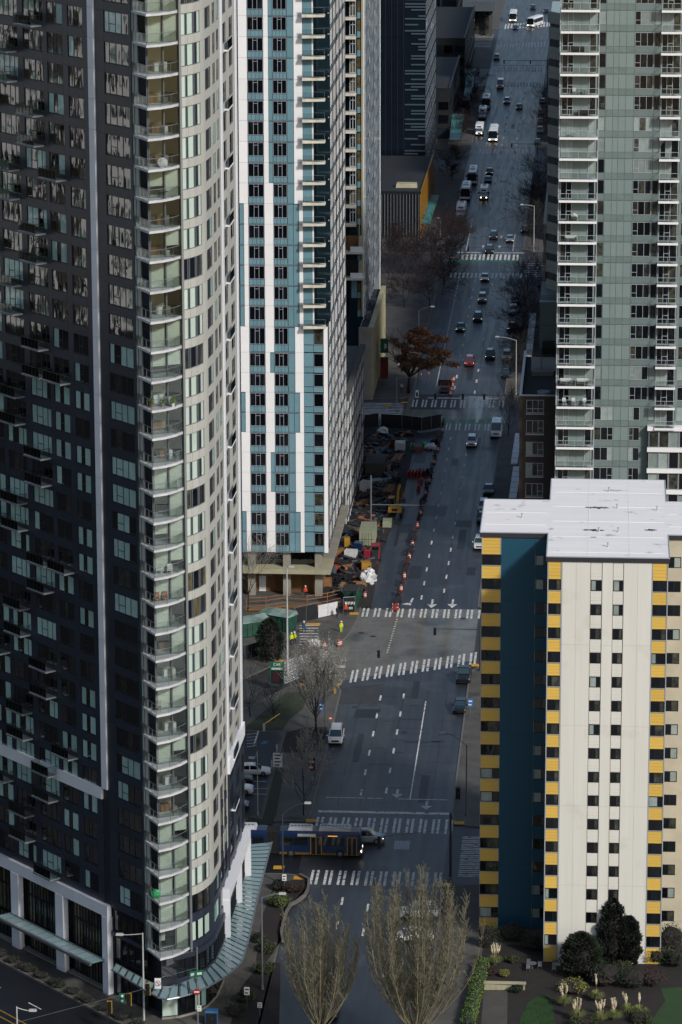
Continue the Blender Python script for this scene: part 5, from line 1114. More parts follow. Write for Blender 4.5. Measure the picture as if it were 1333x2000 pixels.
# ---- coaches and shuttle buses
def coach_meshes(L, W, H, col, lit=True, dark_face=True, side='car_glass', stripe=None):
    out = []; l, w_ = L/2, W/2; b = MB().mt(col)
    prof = [(-w_, .35), (w_, .35), (w_, H-.35), (w_-.22, H-.06), (w_-.5, H), (-w_+.5, H), (-w_+.22, H-.06), (-w_, H-.35)]; n = 8
    base = len(b.v); st = [(-l+.02, .94, .0), (-l+.12, .985, 0), (-l+.4, 1, 0), (l-.3, 1, 0), (l, .96, 0)]
    for (y, s_, dz) in st:
        for (x, z) in prof: b.v.append((x*s_, y+(0.18*(z/H)**2 if y < 0 else 0), z if z < 1 else H-(H-z)/1-(1-s_)*.8))
    for i in range(len(st)-1):
        for j in range(n): k = (j+1) % n; b.f.append((base+i*n+j, base+i*n+k, base+(i+1)*n+k, base+(i+1)*n+j)); b.m.append(b.cur)
    b.f.append(tuple(base+j for j in range(n))); b.m.append(0); e = base+(len(st)-1)*n; b.f.append(tuple(e+j for j in reversed(range(n)))); b.m.append(0); out.append(('body', b.mesh('body'), ()))
    g = MB().mt('windscreen' if not dark_face else 'car_glass'); g.hexa([(-w_*.92, -l-.03, 1.15), (w_*.92, -l-.03, 1.15), (w_*.92, -l+.1, 1.15), (-w_*.92, -l+.1, 1.15), (-w_*.88, -l+.12, H-.35), (w_*.88, -l+.12, H-.35), (w_*.88, -l+.3, H-.35), (-w_*.88, -l+.3, H-.35)]); out.append(('windscreen', g.mesh('windscreen'), ()))
    for s_ in (1, -1):
        x = s_*(w_+.012); nn = max(4, int(L/1.5))
        for k in range(nn):
            y0 = -l+.5+(L-.9)*k/nn; g = MB().mt(side); g.box(min(x, x-s_*.03), max(x, x-s_*.03), y0, y0+(L-.9)/nn-.07, 1.5, H-.62); out.append(('side_window', g.mesh('side_window'), ()))
        h = MB().mt('headlight_on' if lit else 'headlight'); h.box(min(s_*w_*.55, s_*w_*.86), max(s_*w_*.55, s_*w_*.86), -l-.03, -l+.15, .62, .84); out.append(('headlight', h.mesh('headlight'), ()))
        m = MB().mt('car_trim'); m.box(min(s_*w_, s_*(w_+.28)), max(s_*w_, s_*(w_+.28)), -l-.1, -l+.05, H-1.3, H-.75); out.append(('mirror', m.mesh('mirror'), ()))
        for y in (-l+2.3, l-2.6):
            t = MB().mt('tyre'); t.tube((s_*(w_-.3), y, .5), (s_*(w_+.01), y, .5), .5, n=14); rm = MB().mt('rim'); rm.tube((s_*w_, y, .5), (s_*(w_+.02), y, .5), .28, n=10); out.append(('wheel', t.mesh('wheel'), (('rim', rm.mesh('rim')),)))
    t = MB().mt('car_trim'); t.box(-w_*.93, w_*.93, -l-.02, -l+.2, .32, .58); out.append(('bumper', t.mesh('bumper'), ()))
    r = MB().mt('roof_unit'); r.tbox(-.7, .7, -l*.35, -l*.35+1.6, H-.01, H+.16, .1, .15); r.tbox(-.45, .45, l*.3, l*.3+.9, H-.01, H+.1, .08, .1); out.append(('roof_unit', r.mesh('roof_unit'), ()))
    if stripe: s2 = MB().mt(stripe); s2.box(-w_-.014, w_+.014, -l+.5, l-.3, 1.0, 1.25); out.append(('stripe', s2.mesh('stripe'), ()))
    return out
def shuttle_meshes(L, lit):
    H, w_, l = 2.95, 1.15, L/2; out = []; b = MB().mt('bus_white'); b.tbox(-w_, w_, -l+1.7, l, .5, H-.15, .02, .02); b.tbox(-w_, w_, -l+1.7, l, H-.15, H, .25, .2); b.tbox(-w_*.95, w_*.95, -l+1.1, -l+1.72, 2.0, H-.05, .2, .22, .1); out.append(('body', b.mesh('body'), ()))
    c = MB().mt('bus_white'); loft(c, [(-l, w_*.72, .35, 1.0), (-l+.2, w_*.86, .3, 1.15), (-l+.9, w_*.9, .3, 1.28), (-l+1.8, w_*.92, .3, 1.4)]); out.append(('cab', c.mesh('cab'), ()))
    g = MB().mt('windscreen'); g.hexa([(-w_*.82, -l+.92, 1.27), (w_*.82, -l+.92, 1.27), (w_*.82, -l+1.6, 1.27), (-w_*.82, -l+1.6, 1.27), (-w_*.76, -l+1.25, 2.05), (w_*.76, -l+1.25, 2.05), (w_*.76, -l+1.7, 2.05), (-w_*.76, -l+1.7, 2.05)]); out.append(('windscreen', g.mesh('windscreen'), ()))
    t = MB().mt('car_trim'); t.box(-w_*.45, w_*.45, -l-.02, -l+.1, .62, .92); t.box(-w_*.8, w_*.8, -l-.05, -l+.15, .34, .52); t.box(-w_*.5, w_*.5, -l+1.06, -l+1.15, 2.3, 2.6); out.append(('grille', t.mesh('grille'), ()))
    for s_ in (1, -1):
        h = MB().mt('headlight_on' if lit else 'headlight'); h.box(min(s_*w_*.46, s_*w_*.7), max(s_*w_*.46, s_*w_*.7), -l-.015, -l+.1, .68, .9); out.append(('headlight', h.mesh('headlight'), ()))
        for k in range(4): x = s_*(w_+.01); g = MB().mt('car_glass'); y0 = -l+2.1+k*(L-2.5)/4; g.box(min(x, x-s_*.05), max(x, x-s_*.05), y0, y0+(L-2.5)/4-.12, 1.5, 2.3); out.append(('side_window', g.mesh('side_window'), ()))
        for y in (-l+1.0, l-1.5):
            t = MB().mt('tyre'); t.tube((s_*(w_-.3), y, .4), (s_*(w_-.03), y, .4), .4, n=12); rm = MB().mt('rim'); rm.tube((s_*(w_-.03), y, .4), (s_*(w_-.01), y, .4), .24, n=10); out.append(('wheel', t.mesh('wheel'), (('rim', rm.mesh('rim')),)))
        m = MB().mt('car_trim'); m.box(min(s_*w_*.95, s_*(w_+.3)), max(s_*w_*.95, s_*(w_+.3)), -l+1.05, -l+1.15, 1.5, 1.9); out.append(('mirror', m.mesh('mirror'), ()))
    r = MB().mt('roof_unit'); r.tbox(-.5, .5, l-2.6, l-1.4, H-.01, H+.2, .1, .1); out.append(('roof_unit', r.mesh('roof_unit'), ())); return out
def bus(kind, px, py, label, L=12, lit=True, col='bus_white', rz=0., group='coaches and shuttle buses'):
    p = G(px, py); r = thing('coach' if kind == 'coach' else 'shuttle_bus', label, 'bus', p+Vector((-math.sin(rz), math.cos(rz), 0))*(L/2), rz, group)
    emit_parts(r, coach_meshes(L, 2.55, 3.4, col, lit) if kind == 'coach' else shuttle_meshes(L, lit)); return r
bus('shuttle', 900, 427, 'white shuttle bus first in the row at the left kerb', 8.4, False); bus('coach', 909, 393, 'white coach with black front second in the row at the left kerb', 11, False); bus('coach', 922, 362, 'white coach third in the row at the left kerb', 12, False)
bus('shuttle', 945, 392, 'pale shuttle bus with headlights on beside the parked row', 8, True); bus('coach', 963, 278, 'white coach with bright headlights at the fifth crossing', 12, True); bus('shuttle', 936, 266, 'white shuttle bus parked left of the lit coach', 8, True); bus('shuttle', 942, 234, 'white bus under the twigs behind the parked shuttle bus', 9, False); bus('coach', 949, 214, 'pale bus parked farthest back behind the twigs', 10, False)
bus('coach', 1002, 44, 'cream-fronted coach at the far end of the street', 11, True); bus('coach', 1036, 54, 'white coach turned sideways at the far end of the street', 10, True, rz=math.radians(-18))
# ---- long articulated bus crossing the picture
def long_bus():
    root = thing('articulated_bus', 'long navy and gold articulated bus crossing the near intersection', 'bus', (-27.7, 425.6, 0)); H = 3.2
    def sec(x0, x1, nose):
        b = MB().mt('paint_navy_car'); y0, y1 = -1.28, 1.28
        pr = [(y0, .95), (y1, .95), (y1, H-.3), (y1-.3, H), (y0+.3, H), (y0, H-.3)]
        b.xprism(pr, x0, x1); 
        if nose: b.hexa([(x1, y0, .95), (x1+.28, y0+.15, .95), (x1+.28, y1-.15, .95), (x1, y1, .95), (x1, y0+.05, H-.1), (x1+.1, y0+.2, H-.12), (x1+.1, y1-.2, H-.12), (x1, y1-.05, H-.1)])
        o = b.build('body', root); g = MB().mt('bus_gold'); g.mt('paint_navy_car'); g.box(x0, x1, y0-.004, y1+.004, .62, .952); g.mt('bus_gold'); g.box(x0, x1, y0-.012, y1+.012, .32, .62); g.build('skirt', root); return o
    sec(-9.6, 0, True); sec(-19.3, -11.2, False)
    b = MB().mt('bellows')
    for k in range(6): b.box(-11.2+k*.27, -11.0+k*.27, -1.2, 1.2, .4, H-.1)
    b.box(-11.2, -9.6, -1.08, 1.08, .5, H-.2); b.build('bellows', root)
    g = MB().mt('windscreen'); g.hexa([(.29, -1.0, 1.2), (.33, -1.0, 1.2), (.33, 1.0, 1.2), (.29, 1.0, 1.2), (.14, -.95, H-.45), (.2, -.95, H-.45), (.2, .95, H-.45), (.14, .95, H-.45)]); g.build('windscreen', root)
    for (a, c) in ((-9.3, -7.9), (-7.8, -6.2), (-4.3, -3.0), (-2.9, -1.7), (-19, -17.5), (-17.4, -16), (-14.4, -12.9), (-12.8, -11.5)):
        for y in (-1.30, 1.28): g = MB().mt('car_glass'); g.box(a, c, y, y+.02, 1.5, 2.55); g.build('side_window', root)
    for (a, c) in ((-5.85, -4.5), (-1.45, -.25), (-15.8, -14.6)):
        d = MB().mt('car_glass'); d.box(a, c, -1.31, -1.29, .4, 2.6); o = d.build('door', root); f = MB().mt('door_yellow')
        for x in (a, (a+c)/2-.04, c-.08): f.box(x, x+.08, -1.33, -1.31, .4, 2.6)
        f.box(a, c, -1.33, -1.312, 2.55, 2.62); f.build('door_frame', o)
    s = MB().mt('sign_amber'); s.box(-3.75, -2.6, -1.325, -1.303, 2.68, 2.78); s.build('route_sign', root); s = MB().mt('roof_unit'); s.box(-7.4, -5.2, -1.315, -1.303, 2.62, 2.95); s.build('side_panel', root)
    for (a, c, h) in ((-8.6, -5.6, .35), (-4.9, -1.0, .42), (-14.6, -12.4, .38), (-18.5, -15.8, .3)):
        u = MB().mt('roof_unit'); u.tbox(a, c, -.85, .85, H-.01, H+h, .12, .1); u.mt('car_trim'); n = int((c-a)/.45)
        for k in range(n): u.box(a+.3+k*.42, a+.55+k*.42, -.2, .1, H+h-.005, H+h+.01)
        u.build('roof_unit', root)
    for x in (-2.3, -8.2, -13.2, -17.6):
        for s_ in (-1, 1): t = MB().mt('tyre'); t.tube((x, s_*1.0, .5), (x, s_*1.31, .5), .5, n=14); o = t.build('wheel', root); r = MB().mt('rim'); r.tube((x, s_*1.3, .5), (x, s_*1.335, .5), .27, n=10); r.build('rim', o)
    for s_ in (-1, 1): h = MB().mt('headlight_on'); h.box(.2, .3, s_*.95-.15, s_*.95+.15, .7, .9); h.build('headlight', root)
    r = MB().mt('car_trim'); r.box(.0, .36, -1.2, 1.2, .3, .6); r.tube((.3, -.6, .6), (.55, -.6, 1.6), .03); r.tube((.3, .6, .6), (.55, .6, 1.6), .03); r.tube((.55, -.6, 1.6), (.55, .6, 1.6), .03); r.build('bike_rack', root)
long_bus()
# ======================================================= TREES AND PLANTS
mat('bark', '#4a4038', .9, nscale=3, nmix=.5); mat('bark_tan', '#837a60', .9, nscale=1.2, nmix=.7, ncol='#57503d'); mat('bark_dark', '#241d1c', .9, nscale=3, nmix=.5); mat('twig_tan', '#7d7761', .85, nscale=.5, nmix=.7, ncol='#565040'); mat('twig_pale', '#9d998e', .85, nscale=.7, nmix=.6, ncol='#77736a'); mat('twig_red', '#2e2020', .9, nscale=.6, nmix=.6, ncol='#1f1718'); mat('twig_grey', '#3a3532', .9, nscale=.6, nmix=.5)
mat('leaf_brown', '#8a5e3c', .8, nscale=.9, nmix=.8, ncol='#5a3a22'); mat('leaf_evergreen', '#1d2c18', .7, nscale=.8, nmix=.7, ncol='#121d10'); mat('leaf_conifer', '#18231a', .8, nscale=1, nmix=.7, ncol='#0f1710'); mat('leaf_olive', '#39431f', .75, nscale=1, nmix=.7, ncol='#262f17'); mat('leaf_bright', '#5d7426', .7, nscale=1.2, nmix=.7, ncol='#3f5420'); mat('leaf_yellow', '#7d7b3a', .75, nscale=1, nmix=.6, ncol='#4e5a2a'); mat('leaf_rust', '#3d2a22', .8, nscale=1, nmix=.6); mat('plume', '#c0b293', .9, nscale=2, nmix=.4); mat('blade', '#4a5426', .8, nscale=1, nmix=.6, ncol='#6d6a3a'); mat('catkin', '#6e6a48', .8, nscale=2, nmix=.5)
def grow(mb, tw, rng, p, d, L, r, depth, up, spread, segs=4, kids=4, minr=.008):
    """a limb as a bent, tapering chain with children; thick wood into mb, twigs into tw"""
    pts = [p.copy()]; q = p.copy(); dd = d.copy()
    for i in range(segs):
        dd = (dd+Vector((rng.uniform(-1, 1), rng.uniform(-1, 1), rng.uniform(-.3, .3)))*spread*.35+Vector((0, 0, up))).normalized(); q = q+dd*(L/segs); pts.append(q.copy())
    for i in range(segs):
        a = max(r*(1-.75*i/segs), minr); c = max(r*(1-.75*(i+1)/segs), minr*.8); (mb if depth > 1 else tw).tube(pts[i], pts[i+1], a, c, 6 if r > .12 else (4 if r > .05 else 3), cap=False)
    if depth <= 0: return
    for k in range(kids):
        t = (.25+.72*(k+rng.random()*.7)/kids)*segs; i = min(int(t), segs-1); o = pts[i]+(pts[i+1]-pts[i])*(t-i); dv = (pts[i+1]-pts[i]).normalized()
        a = dv.orthogonal().normalized(); a.rotate(Matrix.Rotation(rng.uniform(0, 6.283), 3, dv)); nd = (dv+a*spread*rng.uniform(.7, 1.5)).normalized()
        grow(mb, tw, rng, o, nd, L*rng.uniform(.48, .72), max(r*(1-.75*t/segs)*.6, minr), depth-1, up, spread, max(2, segs-1), kids, minr)
def bare_tree(pos, H, label, bark='bark', twig='twig_grey', seed=1, limbs=5, trunk=.28, spread=.6, up=.12, depth=3, kids=4, r=.2, stems=1, buds=None, group=None, minr=.012, base=.28, name='bare_tree', z=0, width=None):
    rng = random.Random(seed); root = thing(name, label, 'tree', (pos[0], pos[1], z), 0, group); mb = MB().mt(bark); tw = MB().mt(twig)
    for s_ in range(stems):
        o = Vector((rng.uniform(-.4, .4)*(stems > 1), rng.uniform(-.4, .4)*(stems > 1), 0)); th = H*trunk; top = o+Vector((rng.uniform(-.3, .3), rng.uniform(-.3, .3), th))
        mb.tube(o, o+Vector((0, 0, .3)), r*1.5, r*1.1, 8); mb.tube(o+Vector((0, 0, .25)), top, r*1.1, r*.85, 8)
        grow(mb, tw, rng, top, Vector((rng.uniform(-.1, .1), rng.uniform(-.1, .1), 1)), H-th, r*.85, depth, up, spread, 6, kids+2, minr)
        for k in range(limbs):
            a = 6.283*(k+rng.random()*.6)/limbs; t = rng.uniform(.55 if trunk < .38 else .3, 1); st = o+(top-o)*t
            grow(mb, tw, rng, st, Vector((math.cos(a)*spread*1.3, math.sin(a)*spread*1.3, 1)).normalized(), (H-th*t)*rng.uniform(.7, .95), r*.55, depth, up, spread, 5, kids, minr)
    zm = max(v[2] for v in tw.v); k_ = H/zm; rr_ = sorted(math.hypot(v[0], v[1]) for v in tw.v)[int(len(tw.v)*.97)]; kw = (width/2/rr_) if width else k_
    for m_ in (mb, tw): m_.v = [(v[0]*kw, v[1]*kw, v[2]*k_) for v in m_.v]
    mb.build('trunk', root, smooth=True)
    if buds:                              # catkins and last leaves at the twig ends
        m, n, sz = buds; b = MB().mt(m); V = tw.v
        for _ in range(n):
            p = Vector(V[rng.randrange(len(V))]); d = Vector((rng.uniform(-1, 1), rng.uniform(-1, 1), rng.uniform(-1, 1))).normalized(); e = d.orthogonal().normalized(); s2 = sz*rng.uniform(.6, 1.3); b.poly([p-d*s2, p+e*s2*.6, p+d*s2, p-e*s2*.6])
        b.build('leaves', root)
    tw.build('crown', root); return root
def P2(x, y, z=.13): p = G(x, y, z); return (p.x, p.y)
def at_px(x, ytop, Y, zb=0): p = OY(x, ytop, Y); return (p.x, p.y), p.z
def upright_tree(pos, H, W, label, seed, stems):
    """multi-stemmed street tree: stems sweep out, then rise almost upright, with fine ascending twigs"""
    rng = random.Random(seed); root = thing('bare_tree', label, 'tree', (pos[0], pos[1], .14)); mb, tw, bd = MB().mt('bark_tan'), MB().mt('twig_tan'), MB().mt('catkin'); mb.tube((0, 0, 0), (0, 0, .4), .5, .34, 9); mb.tube((0, 0, .4), (.1, 0, 3.0), .34, .28, 9)
    for k in range(stems):
        a = 6.283*k/stems*2.4+rng.uniform(-.3, .3); rr = W/2*math.sqrt((k+.4)/stems)*rng.uniform(.75, 1.05); h = H*(1-.28*(2*rr/W)**2)*rng.uniform(.82, 1.0); st = rng.uniform(1.8, 3.4); pts = []; n = 9; wx, wy = 0., 0.; lean = rng.uniform(-.1, .1)
        for i in range(n+1):
            t = i/n; e = 1-(1-min(1, t*1.5))**2; wx += rng.uniform(-.16, .16); wy += rng.uniform(-.16, .16); pts.append(Vector((math.cos(a)*rr*e*(.7+.3*t)+wx*t+lean*t*2, math.sin(a)*rr*e*(.7+.3*t)+wy*t, st+(h-st)*t)))
        r0 = rng.uniform(.035, .085)
        for i in range(n): mb.tube(pts[i], pts[i+1], r0*(1-.85*i/n)+.012, r0*(1-.85*(i+1)/n)+.01, 5, cap=False)
        m = int((h-st)*4.2)
        for q in range(m):
            t = (.22+.78*(q+rng.random())/m)*n; i = min(int(t), n-1); o = pts[i]+(pts[i+1]-pts[i])*(t-i); b = rng.uniform(0, 6.283); L_ = rng.uniform(.7, 2.3)*(1-.55*t/n); d = Vector((math.cos(b)*.55, math.sin(b)*.55, rng.uniform(.6, 1.3))).normalized(); e1 = o+d*L_*.5; e2 = e1+(d+Vector((0, 0, .5))).normalized()*L_*.5; tw.tube(o, e1, .03, .024, 3, False); tw.tube(e1, e2, .024, .014, 3, False)
            for z in range(3):
                u = rng.random(); o2 = o+(e1-o)*u if z == 0 else e1+(e2-e1)*u; d2 = (d+Vector((rng.uniform(-.9, .9), rng.uniform(-.9, .9), rng.uniform(0, .7)))).normalized(); e3 = o2+d2*L_*rng.uniform(.2, .45); tw.tube(o2, e3, .02, .012, 3, False)
                if rng.random() < .35: s_ = d2.orthogonal().normalized()*.035; bd.poly([e3-s_, e3+d2*.1, e3+s_, e3-d2*.1])
    mb.build('trunk', root, smooth=True); tw.build('crown', root); bd.build('buds', root)
q, h = at_px(622, 1752, 363); upright_tree(q, h, 10.2, 'bare upright street tree at the bottom, the left and smaller of the pair', 21, 36)
q, h = at_px(812, 1688, 361); upright_tree(q, h, 14.6, 'large bare upright street tree at the bottom right of the road', 34, 60)
b = MB().mt('concrete_walk'); b.prism([(-32, 352), (-17, 352), (-17, 366), (-32, 366)], 0.01, .14); struct('traffic_island', b)
p = P2(593, 1592); bare_tree(p, OY(593, 1392, p[1]).z-.3, 'slender bare tree with pale twigs by the dark red sign', 'bark_dark', 'twig_pale', 5, 5, .34, .55, .13, 3, 4, .17, buds=('twig_pale', 3000, .1), minr=.02, width=6.5)
p = P2(620, 1428); bare_tree(p, OY(628, 1222, p[1]).z, 'pale bare tree in front of the slanting crossing', 'bark_dark', 'twig_pale', 8, 6, .3, .4, .2, 3, 5, .15, stems=2, buds=('twig_pale', 4200, .1), minr=.02, width=8)
for i, (x, y, h, lab) in enumerate([(535, 1408, 9, 'dark bare tree over the grass behind the lot, the right one'), (489, 1400, 9, 'dark bare tree over the grass at the edge of the charcoal tower'), (485, 1195, 15, 'tall thin bare tree before the white and teal tower')]): bare_tree(P2(x, y), h, lab, 'bark_dark', 'twig_grey' if i < 2 else 'twig_pale', 50+i, 6, .3, .7, .08, 3, 4, .13, buds=None if i < 2 else ('twig_pale', 500, .06), group='bare trees by the small lot' if i < 2 else None)
far = [(900, 495, 0), (878, 505, 0), (850, 520, 0), (820, 530, 0), (785, 520, 0), (760, 545, 0), (840, 600, 0), (790, 600, 0), (868, 560, 0)]
words = ['first', 'second', 'third', 'fourth', 'fifth', 'sixth', 'seventh', 'eighth', 'ninth', 'tenth', 'eleventh', 'twelfth', 'thirteenth', 'fourteenth']
for i, (x, y, _) in enumerate(far):
    p = P2(x, y); bare_tree(p, 11+(i*7 % 4), f'dark reddish bare tree, {ORD[i]} of the clump before the golden pavilion', 'bark_dark', 'twig_red', 70+i, 6, .22, .75, .05, 3, 5, .14, group='bare trees before the golden pavilion', minr=.03, buds=('twig_red', 900, .12))
for i, Y in enumerate([700, 716, 733, 752, 772, 790, 846, 866, 886, 905, 925, 1005, 1030, 1055]):
    bare_tree((-15.3, Y), 10+(i*5 % 4), f'dark bare street tree, {ORD[i]} from the near end of the right pavement row', 'bark_dark', 'twig_red' if i % 3 else 'twig_grey', 90+i, 6, .25, .8, .04, 3, 4, .13, group='bare trees along the right pavement', minr=.028)
for i, Y in enumerate([938, 950, 1002, 1022, 1042, 1062, 1085, 1108]):
    bare_tree((-37.6, Y), 7.5+(i*5 % 3), f'dark red-brown bare tree, {ORD[i]} from the near end of the far left row', 'bark_dark', 'twig_red', 120+i, 6, .25, .75, .05, 3, 4, .12, group='bare trees along the far left pavement', minr=.03, buds=('twig_red', 500, .12))
p = P2(993, 852); bare_tree(p, 11, 'bare tree right of the white cargo van', 'bark_dark', 'twig_grey', 141, 6, .3, .6, .1, 3, 4, .13, minr=.02); p = P2(1012, 668); bare_tree(p, 5, 'small reddish bare tree by the roof terrace', 'bark', 'twig_red', 142, 7, .15, .6, .1, 3, 5, .08, minr=.02, buds=('leaf_brown', 500, .09))
p = P2(838, 590); 
p = P2(444, 1962); bare_tree(p, 6, 'young bare tree on the pavement under the curved canopy', 'bark_dark', 'twig_tan', 143, 5, .25, .6, .1, 2, 5, .06, minr=.012)
# brown-leaved oak
def leafcloud(mb, rng, clumps, n, sz, flat=.0):
    for (c, r) in clumps:
        for _ in range(n):
            d = Vector((rng.gauss(0, 1), rng.gauss(0, 1), rng.gauss(0, 1))); d.normalize(); t = rng.random()**.4; p = Vector((c[0]+d.x*r[0]*t, c[1]+d.y*r[1]*t, c[2]+d.z*r[2]*t))
            u = Vector((rng.uniform(-1, 1), rng.uniform(-1, 1), rng.uniform(-1, 1)*(1-flat))).normalized(); v = u.cross(Vector((rng.uniform(-1, 1), rng.uniform(-1, 1), rng.uniform(-1, 1)))).normalized(); s_ = sz*rng.uniform(.6, 1.4)
            mb.poly([p-u*s_, p-v*s_*.5, p+u*s_, p+v*s_*.5])
def oak():
    p = P2(798, 768); rng = random.Random(3); root = thing('oak_tree', 'broad tree holding brown autumn leaves over the far left pavement', 'tree', (p[0], p[1], .13)); mb, tw = MB().mt('bark_dark'), MB().mt('bark')
    mb.tube((0, 0, 0), (.2, 0, 3.2), .3, .24, 8); C = Vector((2.6, 4, 7.5))
    for k in range(11):
        a = 6.283*k/11; grow(mb, tw, rng, Vector((.2, 0, 3)), Vector((math.cos(a)*.9+.25, math.sin(a)*.9+.3, .8)).normalized(), rng.uniform(5.5, 7.5), .15, 2, .03, .55, 5, 4, .02)
    mb.build('trunk', root, smooth=True); tw.build('branches', root); cl = []
    for k in range(60):
        a = rng.uniform(0, 6.283); rr = rng.random()**.5; z = rng.uniform(-1, 1); w_ = math.sqrt(1-z*z*.8); cl.append(((C.x-.6+math.cos(a)*rr*5.6*w_, C.y+math.sin(a)*rr*6.2*w_, C.z+.3+z*3.6-.4*rr), (1.25*rng.uniform(.7, 1.2), 1.25, .62)))
    cl += [((7.8, 2.5, 5.2), (1.2, 1.3, .6)), ((8.8, 2.4, 5.0), (.9, .9, .5)), ((-3.2, 5, 9), (1.2, 1.2, .6))]
    lb = MB().mt('leaf_brown'); leafcloud(lb, rng, cl, 190, .2, .3); lb.build('crown', root)
oak()
# ---- shrubs, hedges, conifers
def shrub(pos, r, label, m='leaf_evergreen', seed=1, n=1500, sz=.11, z=.13, name='shrub', cat='shrub', group=None, lumps=7):
    rng = random.Random(seed); root = thing(name, label, cat, (pos[0], pos[1], z), 0, group); cl = []
    for k in range(lumps):
        a = rng.uniform(0, 6.283); q = rng.random()**.5*.6; cl.append(((math.cos(a)*r[0]*q, math.sin(a)*r[1]*q, r[2]*rng.uniform(.75, 1.15)), (r[0]*rng.uniform(.4, .6), r[1]*rng.uniform(.4, .6), r[2]*rng.uniform(.55, .85))))
    cl.append(((0, 0, r[2]*.85), (r[0]*.8, r[1]*.8, r[2]*.85))); b = MB().mt(m); leafcloud(b, rng, cl, n//len(cl), sz); b.build('foliage', root)
    s = MB().mt('bark_dark')
    for k in range(5): a = rng.uniform(0, 6.283); s.tube((0, 0, 0), (math.cos(a)*r[0]*.45, math.sin(a)*r[1]*.45, r[2]*1.1), .05, .02, 4)
    s.blob((0, 0, r[2]*.8), (r[0]*.62, r[1]*.62, r[2]*.75), rng, 8, 5, .2); s.build('stems', root); return root
def conifer(pos, H, R, label, seed, z=.13, m='leaf_conifer', n=5200):
    rng = random.Random(seed); root = thing('conifer', label, 'tree', (pos[0], pos[1], z)); t = MB().mt('bark_dark'); t.tube((0, 0, 0), (0, 0, H*.92), .22, .04, 7); 
    t.lathe([(R*.35, .2), (R*.66, H*.18), (R*.68, H*.45), (R*.6, H*.7), (R*.35, H*.88)], 0, 0, 10); t.build('trunk', root); b = MB().mt(m)
    for _ in range(n):
        h = rng.random()**.8; w_ = R*(min(1, .6+h*1.6) if h < .25 else max(0, 1-((h-.25)/.75)**2.8)**.62)*rng.uniform(.68, 1.06)*(1+.12*math.sin(h*23+rng.random()*2)); a = rng.uniform(0, 6.283); p = Vector((math.cos(a)*w_, math.sin(a)*w_, h*H)); o = Vector((math.cos(a), math.sin(a), .9)).normalized(); e = o.cross(Vector((rng.uniform(-1, 1), rng.uniform(-1, 1), rng.uniform(-1, 1)))).normalized(); s_ = rng.uniform(.14, .3); b.poly([p-o*s_*.7, p+e*s_*.4, p+o*s_, p-e*s_*.4])
    b.build('crown', root)
def on(x, y, z=.13): p = G(x, y, z); return (p.x, p.y)
conifer(on(1196, 1880), 7.6, 1.75, 'tall dense dark conifer against the cream wall', 1); conifer(on(1228, 1882), 5.6, 1.35, 'shorter conifer leaning on the right of the tall one', 2); conifer(on(1135, 1905), 5.0, 2.2, 'broad loose dark conifer left of the tall one', 3, m='leaf_evergreen', n=3600)
conifer(on(528, 1290), 6.2, 2.0, 'dark green evergreen tree by the fenced corner left of the crossing', 4, m='leaf_evergreen', n=3000)
def pampas(pos, label, seed, k=6, h=2.1, n=260):
    rng = random.Random(seed); root = thing('pampas_grass', label, 'grass clump', (pos[0], pos[1], .13)); b = MB().mt('blade')
    for _ in range(n):
        a = rng.uniform(0, 6.283); l = rng.uniform(.7, 1.25); o = Vector((math.cos(a), math.sin(a), 0)); s_ = o.cross(Vector((0, 0, 1)))*.03; p1 = o*.45*l+Vector((0, 0, l*.95)); p2 = o*1.0*l+Vector((0, 0, l*.6)); b.poly([-s_, s_, p1+s_, p1-s_]); b.poly([p1-s_, p1+s_, p2])
    b.build('blades', root); 
    for _ in range(k):
        m = MB().mt('plume'); a = rng.uniform(0, 6.283); o = Vector((math.cos(a), math.sin(a), 0))*rng.uniform(.05, .55); t = Vector((o.x*1.2, o.y*1.2, h*rng.uniform(.75, 1.05))); m.tube(o*.4, t*.72, .015, n=3); m.tube(t*.66, t*.82, .03, .13, 6); m.tube(t*.82, t*1.05, .13, .03, 6)
        for _ in range(26):
            q = t*rng.uniform(.68, 1.05)+Vector((rng.uniform(-.12, .12), rng.uniform(-.12, .12), 0)); m.poly([q, q+Vector((rng.uniform(-.1, .1), rng.uniform(-.1, .1), .16)), q+Vector((.03, .02, .1))])
        m.build('plume', root)
for i, (x, y, k, h, lab) in enumerate([(966, 1885, 9, 2.6, 'tall pampas grass with fanned plumes by the teal wall'), (1102, 1965, 6, 2.2, 'pampas grass with short plumes at the left of the bed'), (1128, 1992, 9, 2.4, 'pampas grass with the fullest plumes in the front bed'), (1174, 1996, 5, 2.5, 'pampas grass with upright plumes in the middle of the front bed'), (1201, 1993, 6, 2.4, 'pampas grass between the upright and the lone plumes'), (1228, 1982, 4, 2.6, 'pampas grass with bending plumes right in the bed'), (1250, 1985, 2, 2.7, 'pampas grass with a lone thin plume at the bed edge'), (1166, 1955, 1, 3.0, 'pampas grass with one tall cream plume in the shrubs')]): pampas(on(x, y), lab, 300+i, k, h)
